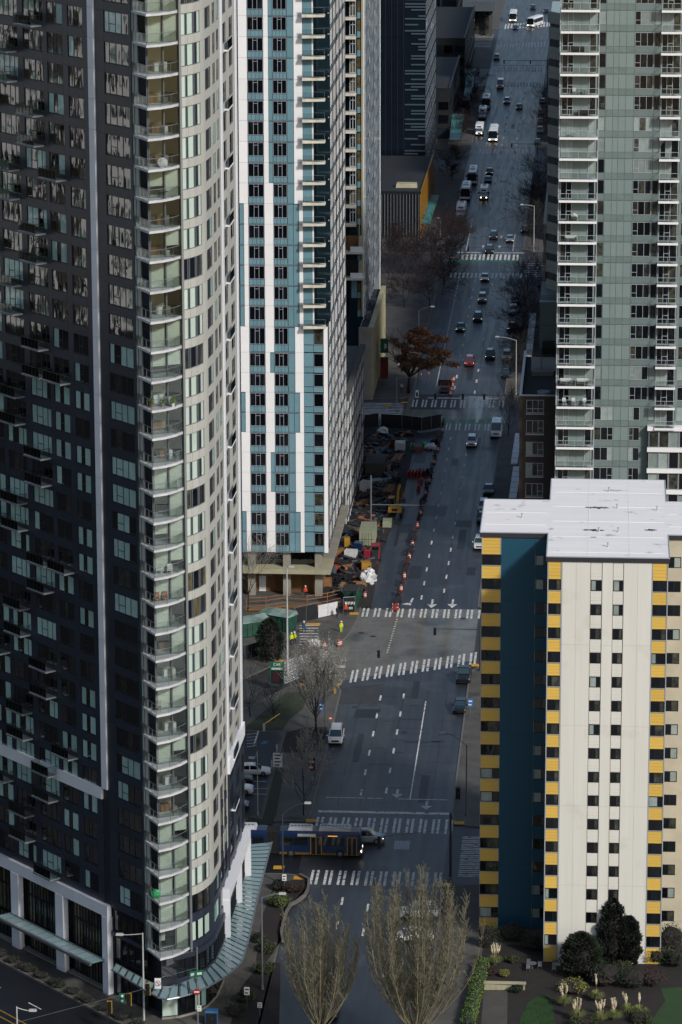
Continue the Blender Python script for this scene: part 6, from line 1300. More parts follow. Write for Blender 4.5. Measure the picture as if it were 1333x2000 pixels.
sh = [(1120, 1940, 1.7, 1.5, .95, 'leaf_yellow', 'yellow-flecked shrub at the left of the front bed'), (1185, 1925, 2.6, 2.0, 1.5, 'leaf_evergreen', 'big dark round shrub in the middle of the front bed'), (1235, 1930, 2.0, 1.8, 1.3, 'leaf_evergreen', 'dark shrub right of the big round one'), (1275, 1925, 1.6, 1.5, 1.0, 'leaf_rust', 'rusty brown shrub at the bed edge'), (1150, 1895, 1.8, 1.6, 1.5, 'leaf_olive', 'olive shrub under the broad conifer'), (1285, 1880, 1.8, 1.6, 1.2, 'leaf_olive', 'olive shrub below the right mustard column'), (1318, 1888, 1.5, 1.4, 1.1, 'leaf_evergreen', 'dark shrub at the right edge below the cream wing'), (1255, 1868, 1.5, 1.3, 1.6, 'leaf_evergreen', 'dark shrub right of the two conifers'), (1310, 1855, 2.2, 1.5, 1.8, 'leaf_evergreen', 'tall dark shrub against the right wing'), (1000, 1838, 2.4, 1.2, 1.2, 'leaf_olive', 'clipped shrub under the teal wall'), (950, 1850, 1.6, 1.4, 1.6, 'leaf_evergreen', 'dark shrub at the foot of the left mustard column'), (1040, 1855, 1.8, 1.1, 1.0, 'leaf_evergreen', 'low dark shrub right of the clipped one'), (1085, 1862, 2.0, 1.1, 1.2, 'leaf_evergreen', 'dark shrub at the left corner of the cream wall'), (1000, 1880, .8, .8, .5, 'leaf_olive', 'small round shrub on the dark path'), (985, 1908, .7, .6, .5, 'leaf_yellow', 'round golden shrub at the retaining wall'), (958, 1905, .7, .6, .5, 'leaf_rust', 'small brown shrub at the retaining wall'), (1010, 1938, .8, .7, .5, 'leaf_evergreen', 'small shrub at the end of the retaining wall'), (1215, 1905, 1.2, 1.1, 1.0, 'leaf_olive', 'grey-green shrub below the shorter conifer'), (1250, 1998, 1.3, 1.2, .8, 'leaf_olive', 'grassy mound at the front right of the bed'), (1140, 2004, 1.8, 1.2, .6, 'leaf_olive', 'low grassy mound at the front of the bed')]
for i, (x, y, a, c, d, m, lab) in enumerate(sh): shrub(on(x, y), (a, c, d), lab, m, 400+i, 1300, .10)
lsh = [(545, 1770, 1.7, 1.5, .9, 'leaf_bright', 'bright green shrub inside the pale kerb at the corner'), (572, 1742, 1.6, 1.4, .7, 'leaf_rust', 'dark purple-brown shrub at the corner bed'), (545, 1738, 1.2, 1.2, .8, 'leaf_evergreen', 'dark shrub beside the lamp post at the corner bed'), (524, 1858, 1.6, 1.4, .8, 'leaf_olive', 'olive shrub between the canopy and the trees'), (508, 1840, 1.2, 1.1, .7, 'leaf_evergreen', 'dark shrub left of the olive one by the canopy'), (478, 1955, 1.5, 1.3, .8, 'leaf_olive', 'olive shrub left of the small white signs'), (515, 1900, 1.5, 1.3, .8, 'leaf_olive', 'low olive shrub right of the tall grey lamp post'), (460, 1985, 1.4, 1.2, .8, 'leaf_evergreen', 'dark shrub at the bottom edge under the curved canopy')]
for i, (x, y, a, c, d, m, lab) in enumerate(lsh): shrub(on(x, y), (a, c, d), lab, m, 500+i, 1200, .09)
sh2 = [(895, 440, 3.2, 2.2, 1.1, 'clipped dark hedge block left of the far lane', .1), (883, 482, 2.4, 3, 1.2, 'second clipped dark hedge block nearer the crossing', .1)]
for i, (x, y, a, c, d, lab, s_) in enumerate(sh2): shrub(on(x, y), (a, c, d), lab, 'leaf_conifer', 520+i, 1800, .2, name='hedge', cat='hedge')
for i, s_ in enumerate(range(-36, 10, 2)):
    x, y = lf(s_+.5*math.sin(i*2.1), 3.5); shrub((x, y), (1.15, .9, .42), f'low dark plant along the dark street, {ORD[i]} from the left edge of the strip', 'leaf_evergreen', 540+i, 420, .09, name='hedge_plant', cat='shrub', group='low plants along the dark street', lumps=3)
# hedge along the right pavement, retaining wall, lawns and path of the garden
def hedge(pts, w_, h, label, m, seed, n=260):
    rng = random.Random(seed); c = Vector(pts[0]); root = thing('hedge', label, 'hedge', (c.x, c.y, .13)); b = MB().mt(m); k = MB().mt('leaf_conifer')
    for i in range(len(pts)-1):
        p, q = Vector(pts[i])-c, Vector(pts[i+1])-c; L_ = (q-p).length
        for j in range(int(L_/.7)):
            o = p+(q-p)*((j+.5)/(L_/.7)); leafcloud(b, rng, [((o.x, o.y, h*.5), (w_*.62, .75, h*.66))], n, .09); k.blob((o.x, o.y, h*.48), (w_*.45, .5, h*.5), rng, 7, 5, .1)
    b.build('foliage', root); k.build('core', root)
hedge([on(943, 1890), on(912, 2015)], 1.5, 1.3, 'bright sunlit hedge along the garden path on the right', 'leaf_bright', 600); 
sheet('garden_bed', [(905, 2080), (945, 1845), (1400, 1845), (1400, 2080)], 'mulch', .135)
b = MB().mt('lawn'); p0 = [G(x, y, .15) for x, y in [(1012, 2060), (1016, 1990), (1030, 1960), (1052, 1943), (1072, 1945), (1080, 1962), (1084, 2000), (1095, 2060)]]; b.poly(p0); o = b.build('lawn'); o['kind'] = 'structure'
b = MB().mt('lawn'); b.poly([G(x, y, .15) for x, y in [(1262, 2060), (1275, 1990), (1300, 1955), (1290, 1930), (1400, 1925), (1400, 2060)]]); o = b.build('lawn'); o['kind'] = 'structure'
def tufts(px, n, seed):
    rng = random.Random(seed); b = MB().mt('lawn'); xs = [q[0] for q in px]; ys = [q[1] for q in px]
    for _ in range(n):
        x, y = rng.uniform(min(xs), max(xs)), rng.uniform(min(ys), max(ys)); ins = False; j = len(px)-1
        for i in range(len(px)):
            if (px[i][1] > y) != (px[j][1] > y) and x < (px[j][0]-px[i][0])*(y-px[i][1])/(px[j][1]-px[i][1])+px[i][0]: ins = not ins
            j = i
        if ins: p = G(x, y, .15); h = rng.uniform(.04, .1); a = rng.uniform(-.04, .04); b.poly([p+Vector((-.03, 0, 0)), p+Vector((.03, 0, 0)), p+Vector((a, a, h))])
    o = b.build('grass_blades'); o['kind'] = 'stuff'; o['label'] = 'short mown grass blades of the garden lawn'; o['category'] = 'grass'
tufts([(1012, 2040), (1016, 1990), (1030, 1960), (1052, 1943), (1072, 1945), (1080, 1962), (1084, 2000), (1095, 2040)], 9000, 1)
b = MB().mt('concrete_dark'); b.poly([G(x, y, .145) for x, y in [(934, 2080), (945, 1935), (992, 1935), (990, 2080)]]); o = b.build('garden_path'); o['kind'] = 'structure'
w_ = thing('retaining_wall', 'low tan retaining wall at the top of the garden path', 'wall', tuple(G(945, 1932, .13))); L = w_.location; b = MB().mt('concrete_lit'); p, q = G(946, 1932, .13)-L, G(1026, 1932, .13)-L
for k in range(7): a, c = p+(q-p)*(k/7), p+(q-p)*((k+.97)/7); s_ = MB().mt('concrete_lit'); s_.box(a.x, c.x, a.y-.25, a.y+.25, 0, .75); s_.build('block', w_)
s_ = MB().mt('concrete_lit'); s_.box(p.x-.1, q.x+.1, p.y-.32, p.y+.32, .752, .86); s_.build('coping', w_)
def garden_set(px, py, label, seed):
    root = thing('patio_set', label, 'table', tuple(G(px, py, .135))); b = MB().mt('frame_grey'); b.lathe([(.5, .7), (.5, .74)], 0, 0, 12); b.tube((0, 0, 0), (0, 0, .7), .04); b.build('table_top', root)
    for a in range(3): t = MB().mt('steel'); an = a*2.09; x, y = math.cos(an)*.85, math.sin(an)*.85; t.box(x-.22, x+.22, y-.22, y+.22, .42, .46); t.box(x-.22, x+.22, y+.2, y+.23, .46, .85); [t.tube((x+dx, y+dy, 0), (x+dx, y+dy, .42), .02, n=4) for dx in (-.2, .2) for dy in (-.2, .2)]; t.build('chair', root)
garden_set(1040, 1893, 'thin metal garden table and chairs on the dark path', 1); garden_set(1090, 1895, 'second metal garden table half under the conifer', 2)
# ======================================================= STREET FURNITURE
mat('pole_grey', '#6f757a', .5, metal=.3, nscale=1, nmix=.4); mat('pole_white', '#a9aaa6', .5, nscale=1, nmix=.4); mat('pole_dark', '#33383c', .5); mat('signal_black', '#0d0e10', .5); mat('signal_frame', '#b58a22', .5); mat('site_orange', '#8f3a1e', .6); mat('safety_orange', '#9c3d20', .55); mat('safety_red', '#93261f', .55, nscale=2, nmix=.3); mat('cone_white', '#cfcfcb', .6); mat('hydrant', '#b8922a', .5); mat('lamp_lens', '#cdd3d2', .3)
def lamp(px, ybase, ytop, hx_, hy_, label, m='pole_grey', r=.1, base=None, group='cobra-head street lamps'):
    """tapered pole with a curved arm to a flat lamp head; the head's pixel gives the arm's reach"""
    if base is None: B = G(px, ybase, .13)
    else: B = Vector(base)
    zt = OY(px, ytop, B.y).z-B.z; hp = OY(hx_, hy_, B.y)-B; root = thing('street_lamp', label, 'street lamp', B, 0, group)
    b = MB().mt(m); b.tube((0, 0, 0), (0, 0, .5), r*1.9, r*1.6, 10); b.tube((0, 0, .5), (0, 0, zt), r*1.15, r*.7, 8); b.build('pole', root)
    a = MB().mt(m); n = 7; a.pipe([(hp.x*t, 0, zt+(hp.z-zt)*math.sin(t*math.pi/2)-.1) for t in [i/n for i in range(n+1)]], r*.5, 6); a.build('arm', root)
    s_ = 1 if hp.x > 0 else -1; h = MB().mt('pole_white'); x0, x1 = sorted((hp.x-.1*s_, hp.x+.75*s_)); h.tbox(x0, x1, -.19, .19, hp.z-.12, hp.z+.06, .08, .05); h.mt('lamp_lens'); h.tbox(x0+.1, x1-.1, -.14, .14, hp.z-.18, hp.z-.115, -.03, -.02); h.build('lamp_head', root)
lamp(282, 2003, 1822, 240, 1824, 'grey street lamp in front of the charcoal tower corner', 'pole_white', base=(*on(282, 2003), .13)); lamp(33, 0, 1966, 58, 1972, 'pale street lamp at the bottom left corner', 'pole_white', base=(OY(33, 1966, 353).x, 353, .0))
lamp(513, 1932, 1752, 546, 1744, 'grey street lamp between the curved canopy and the bare trees'); lamp(553, 1726, 1590, 596, 1567, 'dark street lamp leaning over the long bus', 'pole_dark'); lamp(636, 1432, 1312, 664, 1301, 'street lamp with blue banner by the white minivan', 'pole_grey'); lamp(911, 1592, 1455, 870, 1431, 'street lamp over the right lanes before the near crossing', 'pole_grey'); lamp(1008, 770, 664, 975, 657, 'street lamp at the right end of the far stop line', 'pole_white'); lamp(1043, 492, 402, 1023, 399, 'street lamp by the fourth crossing on the right', 'pole_white'); lamp(818, 742, 606, 842, 598, 'street lamp rising behind the brown-leaved tree', 'pole_grey'); lamp(504, 1592, 1466, 497, 1479, 'thin lamp post of the small parking lot', 'pole_white', .07); lamp(562, 1318, 1110, 565, 1106, 'tall white pole at the fenced corner of the building site', 'pole_white', .14); lamp(860, 470, 426, 858, 425, 'pale lamp post at the slatted canopy', 'pole_white', .09)
def signal_head(root, p, frame=None, side=False, h=1.05):
    b = MB().mt('signal_black'); x, y, z = p; b.box(x-.19, x+.19, y-.12, y+.12, z-h, z); 
    for k in range(3): b.tube((x, y-.12, z-.2-k*.33), (x, y-.3, z-.2-k*.33), .13, .12, 8)
    o = b.build('signal_head', root)
    if frame:
        f = MB().mt(frame); f.box(x-.27, x+.27, y+.125, y+.14, z-h-.08, z-h-.02); f.box(x-.27, x+.27, y+.125, y+.14, z+.02, z+.08); f.box(x-.27, x-.21, y+.125, y+.14, z-h-.02, z+.02); f.box(x+.21, x+.27, y+.125, y+.14, z-h-.02, z+.02); f.build('backplate_border', o)
def mast(bx, by, ax, ay, heads, label, m='pole_grey', top=None):
    """upright pole at a ground pixel, level arm to the pixel (ax, ay), heads at fractions along it"""
    B = G(bx, by, .13); e = OY(ax, ay, B.y)-B; root = thing('traffic_signal', label, 'traffic light', B, 0, 'mast-arm traffic lights'); b = MB().mt(m); z = e.z; b.tube((0, 0, 0), (0, 0, .35), .24, .2, 8); b.tube((0, 0, .35), (0, 0, max(z+.4, (OY(bx, top, B.y).z if top else 0))), .14, .10, 8); b.build('pole', root); a = MB().mt(m); a.tube((0, 0, z), (e.x, 0, z), .09, .05, 6); a.build('arm', root)
    for t in heads: signal_head(root, (e.x*t, -.1, z+.15))
mast(651, 1345, 742, 1272, (.98,), 'traffic light arm over the slanting crossing from the left'); mast(938, 1310, 850, 1228, (1.,), 'traffic light arm reaching in from the right at the second crossing', 'pole_dark'); mast(1000, 785, 846, 770, (.35, .62, .97), 'traffic light arm over the far stop line', 'pole_grey'); mast(725, 1035, 830, 987, (.95,), 'grey traffic light arm over the yellow excavator', 'pole_grey', 930); mast(1052, 500, 915, 483, (1.,), 'traffic light arm over the fourth crossing', 'pole_dark'); mast(775, 788, 815, 738, (), 'slim pole with curved arm on the far left corner', 'pole_grey')
mast(1050, 300, 1000, 281, (1.,), 'traffic light arm at the fifth crossing', 'pole_dark'); mast(1070, 170, 985, 118, (.4, 1.), 'traffic light arm at the far crossings', 'pole_dark')
def span_signal():
    B = Vector((*on(880, 1712), .13)); root = thing('traffic_signal', 'dark wooden pole carrying a black signal on a span wire by the near crossing', 'traffic light', B); zt = OY(880, 1590, B.y).z; b = MB().mt('pole_dark'); b.tube((0, 0, 0), (0, 0, zt), .17, .12, 8); b.build('pole', root); e = OY(741, 1634, 421)-B; w_ = MB().mt('signal_black'); z1 = OY(880, 1622, B.y).z
    w_.tube((0, 0, z1), tuple(e), .022, n=4); w_.tube(tuple(e), (-20, 8, e.z+.6), .022, n=4); w_.build('wire', root); signal_head(root, tuple(e), h=1.5)
span_signal()
def corner_signals():
    B = Vector((*on(387, 2012), .13)); root = thing('sign_pole', 'pole with a green street sign and red-barred signs at the tower corner', 'sign post', B); zt = OY(387, 1852, B.y).z; b = MB().mt('pole_grey'); b.tube((0, 0, 0), (0, 0, zt), .1, .08, 8); b.build('pole', root)
    def brd(px0, px1, py0, py1, m, nm='sign_board', y=-.14, tilt=0):
        a, c = OY(px0, py1, B.y)-B, OY(px1, py0, B.y)-B; s_ = MB().mt(m); s_.hexa([(a.x, y-.02, a.z), (c.x, y-.02, a.z+tilt), (c.x, y+.02, a.z+tilt), (a.x, y+.02, a.z), (a.x, y-.02, c.z-tilt), (c.x, y-.02, c.z), (c.x, y+.02, c.z), (a.x, y+.02, c.z-tilt)]); return s_.build(nm, root), a, c
    o, a, c = brd(371, 398, 1893, 1909, 'sign_green', tilt=.25); t = MB().mt('sign_white')
    for k, (u0, u1, v0, v1) in enumerate(((.1, .16, .3, .75), (.18, .24, .35, .78), (.27, .33, .5, .8), (.55, .6, .45, .85), (.62, .68, .42, .8), (.7, .76, .48, .8), (.78, .88, .5, .82))): t.box(a.x+(c.x-a.x)*u0, a.x+(c.x-a.x)*u1, -.17, -.162, a.z+.05+(c.z-a.z-.25)*v0*.6+.2*u0, a.z+.1+(c.z-a.z-.25)*v1*.75+.2*u0)
    t.build('lettering', o)
    p = OY(385, 1936, B.y)-B; s_ = MB().mt('safety_red'); s_.tube((p.x, -.16, p.z), (p.x, -.2, p.z), .38, n=16); o = s_.build('no_entry_sign', root); s_ = MB().mt('sign_white'); s_.box(p.x-.27, p.x+.27, -.215, -.202, p.z-.07, p.z+.07); s_.build('bar', o)
    o, a, c = brd(386, 394, 1963, 1974, 'sign_white'); s_ = MB().mt('sign_black'); s_.box(a.x+.08, c.x-.1, -.17, -.162, a.z+.12, a.z+.18); s_.box(a.x+.08, c.x-.1, -.17, -.162, c.z-.2, c.z-.12); s_.build('lettering', o)
    o, a, c = brd(303, 315, 1910, 1930, 'sign_white', y=-.1); cx, cz = (a.x+c.x)/2, (a.z+c.z)/2; s_ = MB().mt('safety_red'); n = 14
    for k in range(n): t0, t1 = 6.283*k/n, 6.283*(k+1)/n; s_.tube((cx+.26*math.cos(t0), -.13, cz+.3*math.sin(t0)), (cx+.26*math.cos(t1), -.13, cz+.3*math.sin(t1)), .03, n=4)
    s_.tube((cx-.18, -.13, cz+.21), (cx+.18, -.13, cz-.21), .03, n=4); s_.build('ban_ring', o); s_ = MB().mt('sign_black'); s_.tube((cx+.05, -.125, cz-.2), (cx+.05, -.125, cz+.1), .025, n=4); s_.tube((cx+.05, -.125, cz+.1), (cx-.14, -.125, cz+.1), .025, n=4); s_.build('arrow', o)
    w_ = MB().mt('pole_grey'); w_.tube((0, 0, OY(387, 1890, B.y).z-B.z), tuple(OY(308, 1912, B.y)-B), .025, n=4); w_.build('sign_wire', root)
    # span wire with three signals and a green arrow board
    r2 = thing('traffic_signal', 'row of black signals with yellow borders on a wire before the charcoal tower', 'traffic light', (*on(387, 2010), 0)); Y = B.y-1.2; w_ = MB().mt('pole_grey'); L = r2.location; p0, p1 = OY(30, 1998, Y)-L, OY(318, 1922, Y)-L; w_.tube(p0, p1, .025, n=4); w_.build('wire', r2)
    for (x, y) in ((214, 1957), (252, 1942), (289, 1922)): signal_head(r2, tuple(OY(x, y, Y)-L), 'signal_frame', h=1.25)
    a, c = OY(230, 1969, Y)-L, OY(241, 1950, Y)-L; s_ = MB().mt('sign_green'); s_.box(a.x, c.x, -.05, .0, a.z, c.z); o = s_.build('green_board', r2); t = MB().mt('sign_white'); mx = (a.x+c.x)/2; t.box(mx-.05, mx+.05, -.07, -.052, a.z+.15, a.z+.4); t.poly([(mx-.16, -.06, a.z+.3), (mx, -.06, a.z+.08), (mx+.16, -.06, a.z+.3)]); t.lathe([(.01, c.z-.45), (.15, c.z-.4), (.15, c.z-.2), (.01, c.z-.15)], mx, -.06, 8); t.build('bus_symbol', o)
corner_signals()
def post_sign(px, py, h, wd, ht, m, label, txt=None, mark='sign_black', cat='sign', group=None, rows=2):
    B = G(px, py, .13); root = thing('street_sign', label, cat, B, 0, group); b = MB().mt('pole_grey'); b.tube((0, 0, 0), (0, 0, h), .035, n=6); b.build('pole', root); s_ = MB().mt(m); s_.box(-wd/2, wd/2, -.07, -.04, h-ht, h); o = s_.build('sign_board', root); t = MB().mt(mark)
    for k in range(rows): z = h-ht*(k+.65)/(rows+.3); t.box(-wd*.35, wd*.35*(1 if k % 2 == 0 else .6), -.078, -.071, z-ht*.1/rows*2, z+ht*.12/rows)
    t.build('lettering', o)
post_sign(609, 1518, 2.6, 1.0, 1.7, 'sign_red', 'dark red sign with a white foot on the pavement by the slender tree', mark='sign_white'); post_sign(543, 1505, 2.4, 1.2, 1.9, 'sign_white', 'white rate board at the parking lot entrance', rows=4); post_sign(628, 1412, 2.9, .6, 1.2, 'sign_blue', 'blue bus stop sign left of the white minivan', mark='sign_white'); post_sign(919, 1405, 2.9, .7, 1.1, 'sign_blue', 'blue bus stop sign on the right pavement', mark='sign_white'); post_sign(646, 1412, 1.0, .5, .6, 'safety_orange', 'small orange notice by the blue bus stop sign', mark='sign_white', rows=1); post_sign(483, 1965, 2.2, .6, .9, 'sign_white', 'leaning white arrow sign in the planting at the bottom'); post_sign(508, 1985, 1.6, .5, .6, 'sign_white', 'low white and red sign in the planting at the bottom', mark='safety_red'); post_sign(556, 1742, 2.2, .5, .8, 'sign_white', 'small white sign beside the leaning lamp at the corner bed')
# dark green notice board of the corner lot
def board():
    B = G(542, 1346, .13); root = thing('notice_board', 'dark green board reading CAR with a row of letters at the corner lot', 'sign', B); m = MB().mt('pole_dark'); 
    for x in (-1.2, 1.2): m.tube((x, 0, 0), (x, 0, 4.9), .09, n=6)
    root.scale = (.74, .74, .82)
    m.build('post', root); s_ = MB().mt('sign_green'); s_.box(-1.3, 1.3, -.12, .12, .9, 4.8); s_.mt('sign_black'); s_.box(-1.15, 1.15, -.14, -.12, 1.0, 3.3); o = s_.build('sign_board', root)
    t = MB().mt('sign_white')
    for (x0, z0, x1, z1) in ((-.6, 4.15, -.6, 4.55), (-.6, 4.15, -.3, 4.15), (-.6, 4.55, -.3, 4.55), (-.15, 4.15, 0, 4.55), (0, 4.55, .15, 4.15), (-.08, 4.3, .08, 4.3), (.32, 4.15, .32, 4.55), (.32, 4.55, .58, 4.5), (.58, 4.5, .58, 4.37), (.58, 4.37, .32, 4.35), (.42, 4.35, .6, 4.15)): t.tube((x0, -.14, z0), (x1, -.14, z1), .045, n=4)
    t.build('lettering', o)
    d = MB().mt('sign_white')
    for k in range(9): d.box(-1.0+k*.23, -.86+k*.23, -.135, -.121, 3.45, 3.8)
    d.build('letter_row', o); d = MB().mt('sign_red')
    for k in range(4): d.box(-.8, .5-.2*(k % 2), -.15, -.141, 2.7-k*.38, 2.85-k*.38)
    d.build('red_text', o)
board()
def hydrant(px, py, label):
    root = thing('fire_hydrant', label, 'fire hydrant', G(px, py, .13)); b = MB().mt('hydrant'); b.lathe([(.17, 0), (.17, .06), (.11, .08), (.11, .55), (.15, .57), (.15, .62), (.1, .72), (.03, .78)], 0, 0, 10); b.build('barrel', root); c = MB().mt('hydrant'); c.tube((-.22, 0, .42), (.22, 0, .42), .06, n=8); c.tube((0, -.22, .42), (0, 0, .42), .07, n=8); c.build('outlet', root)
hydrant(654, 1354, 'yellow fire hydrant on the corner pavement by the pale tree')
def cabinet(px, py, w_, d, h, label, m='far_grey'):
    root = thing('utility_cabinet', label, 'cabinet', G(px, py, .13)); b = MB().mt(m); b.box(-w_/2, w_/2, -d/2, d/2, 0, h); b.mt('frame_dark'); b.box(-w_/2+.05, w_/2-.05, -d/2-.015, -d/2, .1, h-.1); b.build('case', root); t = MB().mt(m); t.tbox(-w_/2-.05, w_/2+.05, -d/2-.05, d/2+.05, h, h+.1, .06, .06); t.build('lid', root); hn = MB().mt('steel'); hn.box(.05, .09, -d/2-.05, -d/2-.016, h*.5, h*.62); hn.build('handle', root)
cabinet(414, 2000, 1.3, 1.0, 1.5, 'blue-grey utility cabinet on the corner pavement at the bottom', 'paint_blue'); cabinet(895, 1560, .6, .5, 1.5, 'slim dark cabinet by the lamp on the right pavement', 'pole_dark')
def bollard(px, py, label, h=.9, m='pole_white', group=None, z=.13):
    root = thing('bollard', label, 'bollard', G(px, py, z), 0, group); b = MB().mt(m); b.lathe([(.08, 0), (.08, h*.93), (.05, h)], 0, 0, 8); b.build('post', root); c = MB().mt('cone_white'); c.lathe([(.085, h*.6), (.085, h*.75)], 0, 0, 8); c.build('band', root)
for (x, y, l) in ((541, 1469, 'white bollard at the lot entrance, nearer the dark grass'), (531, 1500, 'white bollard at the end of the lot kerb')): bollard(x, y, l, 1.1)
r = thing('barrier_gate', 'short yellow-tipped barrier arm at the back of the lot', 'barrier', G(516, 1428, .14)); b = MB().mt('pole_white'); b.box(-.15, .15, -.15, .15, 0, 1); b.build('post', r); b = MB().mt('sign_yellow'); b.tube((0, 0, .95), (1.8, 4.2, 1.2), .06, n=5); b.build('arm', r)
# kerb wall curling round the corner bed
def curb_wall():
    pts = [G(x, y, .13) for x, y in [(586, 1712), (604, 1722), (602, 1740), (596, 1752), (580, 1764), (568, 1770), (560, 1784), (553, 1808), (550, 1826), (553, 1841)]]; L = pts[0].copy(); root = thing('planter_kerb', 'pale raised kerb curling round the corner planting bed', 'kerb', L)
    for i in range(len(pts)-1):
        p, q = pts[i]-L, pts[i+1]-L; d = (q-p).normalized(); n = Vector((-d.y, d.x, 0))*.14; b = MB().mt('kerb'); u = Vector((0, 0, .4)); b.hexa([p-n, q-n, q+n, p+n, p-n+u, q-n+u, q+n+u, p+n+u]); b.build('kerb_stone', root)
curb_wall(); sheet('planting_bed', [(586, 1714), (602, 1724), (594, 1752), (566, 1770), (552, 1808), (550, 1838), (520, 1880), (500, 1880), (512, 1790), (535, 1730)], 'mulch', .137); sheet('planting_bed', [(440, 2040), (470, 1930), (510, 1880), (548, 1880), (545, 2040)], 'mulch', .137); sheet('bay_symbol', [(509, 1454), (520, 1453), (525, 1447), (514, 1447)], 'paint_blue', .147)
# ======================================================= BUILDING SITE
mat('site_green', '#15362a', .5, nscale=1.2, nmix=.6, ncol='#245443'); mat('site_mint', '#86978f', .3, nscale=.5, nmix=.9, ncol='#3f5a4e'); mat('container_sage', '#8b9078', .6, nscale=.7, nmix=.4); mat('tarp_white', '#c5c4c2', .7, nscale=1.5, nmix=.4, ncol='#9c9a9a'); mat('rust', '#4a1d1a', .8, nscale=1.2, nmix=.7, ncol='#2c1413'); mat('plant_yellow', '#9c7420', .5, nscale=1.5, nmix=.4); mat('plant_red', '#8a2630', .5, nscale=1.5, nmix=.3); mat('pipe_green', '#2f9a5a', .5); mat('site_dirt', '#26211e', .9, nscale=.6, nmix=.8, bump=.5, bscale=4); mat('gravel_dark', '#2d2b2b', .9, nscale=1.5, nmix=.8, bump=.7, bscale=6); mat('steel_dark', '#3a3d42', .5, metal=.5, nscale=2, nmix=.5)
sheet('site_ground', [(640, 1190), (725, 1185), (745, 1080), (790, 960), (818, 830), (708, 830), (645, 1080), (620, 1170)], 'site_dirt', .15)
R_ = random.Random(77)
def dumpster(px, py, L, W, H, label, rz, m='site_green', lid='site_mint'):
    root = thing('dumpster', label, 'dumpster', G(px, py, .15), rz); b = MB().mt(m); b.hexa([(-L/2+.3, -W/2+.1, .1), (L/2-.3, -W/2+.1, .1), (L/2-.3, W/2-.1, .1), (-L/2+.3, W/2-.1, .1), (-L/2, -W/2, H), (L/2, -W/2, H), (L/2, W/2, H), (-L/2, W/2, H)]); b.build('bin', root)
    for k in range(int(L/.8)): r = MB().mt(m); x = -L/2+.4+k*.8; r.hexa([(x, -W/2+.0, .15), (x+.12, -W/2+.0, .15), (x+.12, -W/2+.12, .15), (x, -W/2+.12, .15), (x, -W/2-.08, H), (x+.12, -W/2-.08, H), (x+.12, -W/2+.02, H), (x, -W/2+.02, H)]); r.build('rib', root)
    t = MB().mt(lid); t.hexa([(-L/2-.05, -W/2-.1, H), (L/2+.05, -W/2-.1, H), (L/2+.05, W/2+.1, H), (-L/2-.05, W/2+.1, H), (-L/2+.1, -W/2+.1, H+.1), (L/2-.1, -W/2+.1, H+.18), (L/2-.1, W/2-.1, H+.55), (-L/2+.1, W/2-.1, H+.45)]); t.build('cover', root)
dumpster(494, 1240, 5.0, 2.4, 2.2, 'green covered dumpster at the left behind the fence', .5); dumpster(543, 1228, 5.4, 2.4, 2.3, 'green covered dumpster right of the other by the tall white pole', -.5)
dumpster(690, 1168, 3.0, 2.0, 1.4, 'open green skip beside the white tarp heap', .0, lid='gravel_dark')
def container(px, py, L, W, H, label, m, rz=0, doors=True):
    root = thing('container', label, 'container', G(px, py, .15)+Vector((0, L/2, 0)), rz); b = MB().mt(m); b.box(-W/2, W/2, -L/2, L/2, .15, H); b.build('box', root)
    for k in range(int(L/.6)):
        for s_ in (-1, 1): r = MB().mt(m); y = -L/2+.2+k*.6; x = s_*W/2; r.box(min(x, x+s_*.05), max(x, x+s_*.05), y, y+.3, .3, H-.15); r.build('corrugation', root)
    d = MB().mt('frame_dark'); 
    for x in (-W*.3, -W*.12, W*.12, W*.3): d.tube((x, -L/2-.04, .3), (x, -L/2-.04, H-.2), .025, n=4)
    d.box(-.02, .02, -L/2-.02, -L/2, .2, H-.1); d.box(-W/2+.1, W/2-.1, -L/2-.03, -L/2-.01, H*.5, H*.5+.05); d.build('door_bar', root); t = MB().mt(m); t.box(-W/2-.03, W/2+.03, -L/2-.02, L/2, H, H+.06); t.build('roof', root)
container(717, 1070, 6.0, 2.4, 2.7, 'sage green shipping container in the building site', 'container_sage'); container(732, 930, 7, 3.2, 2.2, 'dusty brown site box farther up the building site', 'concrete_dark')
def heap(px, py, r, label, m, seed, cat='tarp', name='tarp_heap', n=14, k=8, jit=.35):
    rng = random.Random(seed); root = thing(name, label, cat, G(px, py, .02)); b = MB().mt(m); b.blob((0, 0, r[2]*.75), r, rng, n, k, jit); b.build('cover', root, smooth=False); s_ = MB().mt(m)
    for _ in range(5): a = rng.uniform(0, 6.28); s_.blob((math.cos(a)*r[0]*.7, math.sin(a)*r[1]*.7, r[2]*.4), (r[0]*.4, r[1]*.4, r[2]*.5), rng, 8, 5, .35)
    s_.build('fold', root)
heap(720, 1138, (1.25, 2.3, 1.1), 'bright white crumpled tarp heap at the site edge', 'tarp_white', 1); heap(840, 876, (1.0, 1.2, .5), 'white plastic sheet heap by the red barriers', 'tarp_white', 2); heap(748, 848, (.9, 1.6, .7), 'white sheet thrown over the pile at the back of the site', 'tarp_white', 3)
def stack(px, py, L, W, n, label, m, rz=0, name='plank_stack', cat='planks', h=.1, z=.15, lay=3):
    root = thing(name, label, cat, G(px, py, z), rz); rng = random.Random(px*3+py)
    for j in range(lay):
        for i in range(n): b = MB().mt(m); x = -W/2+W*i/n; o = rng.uniform(-.12, .12); b.box(x, x+W/n*.86, -L/2+o, L/2+o, j*h*1.05, j*h*1.05+h); b.build('plank', root)
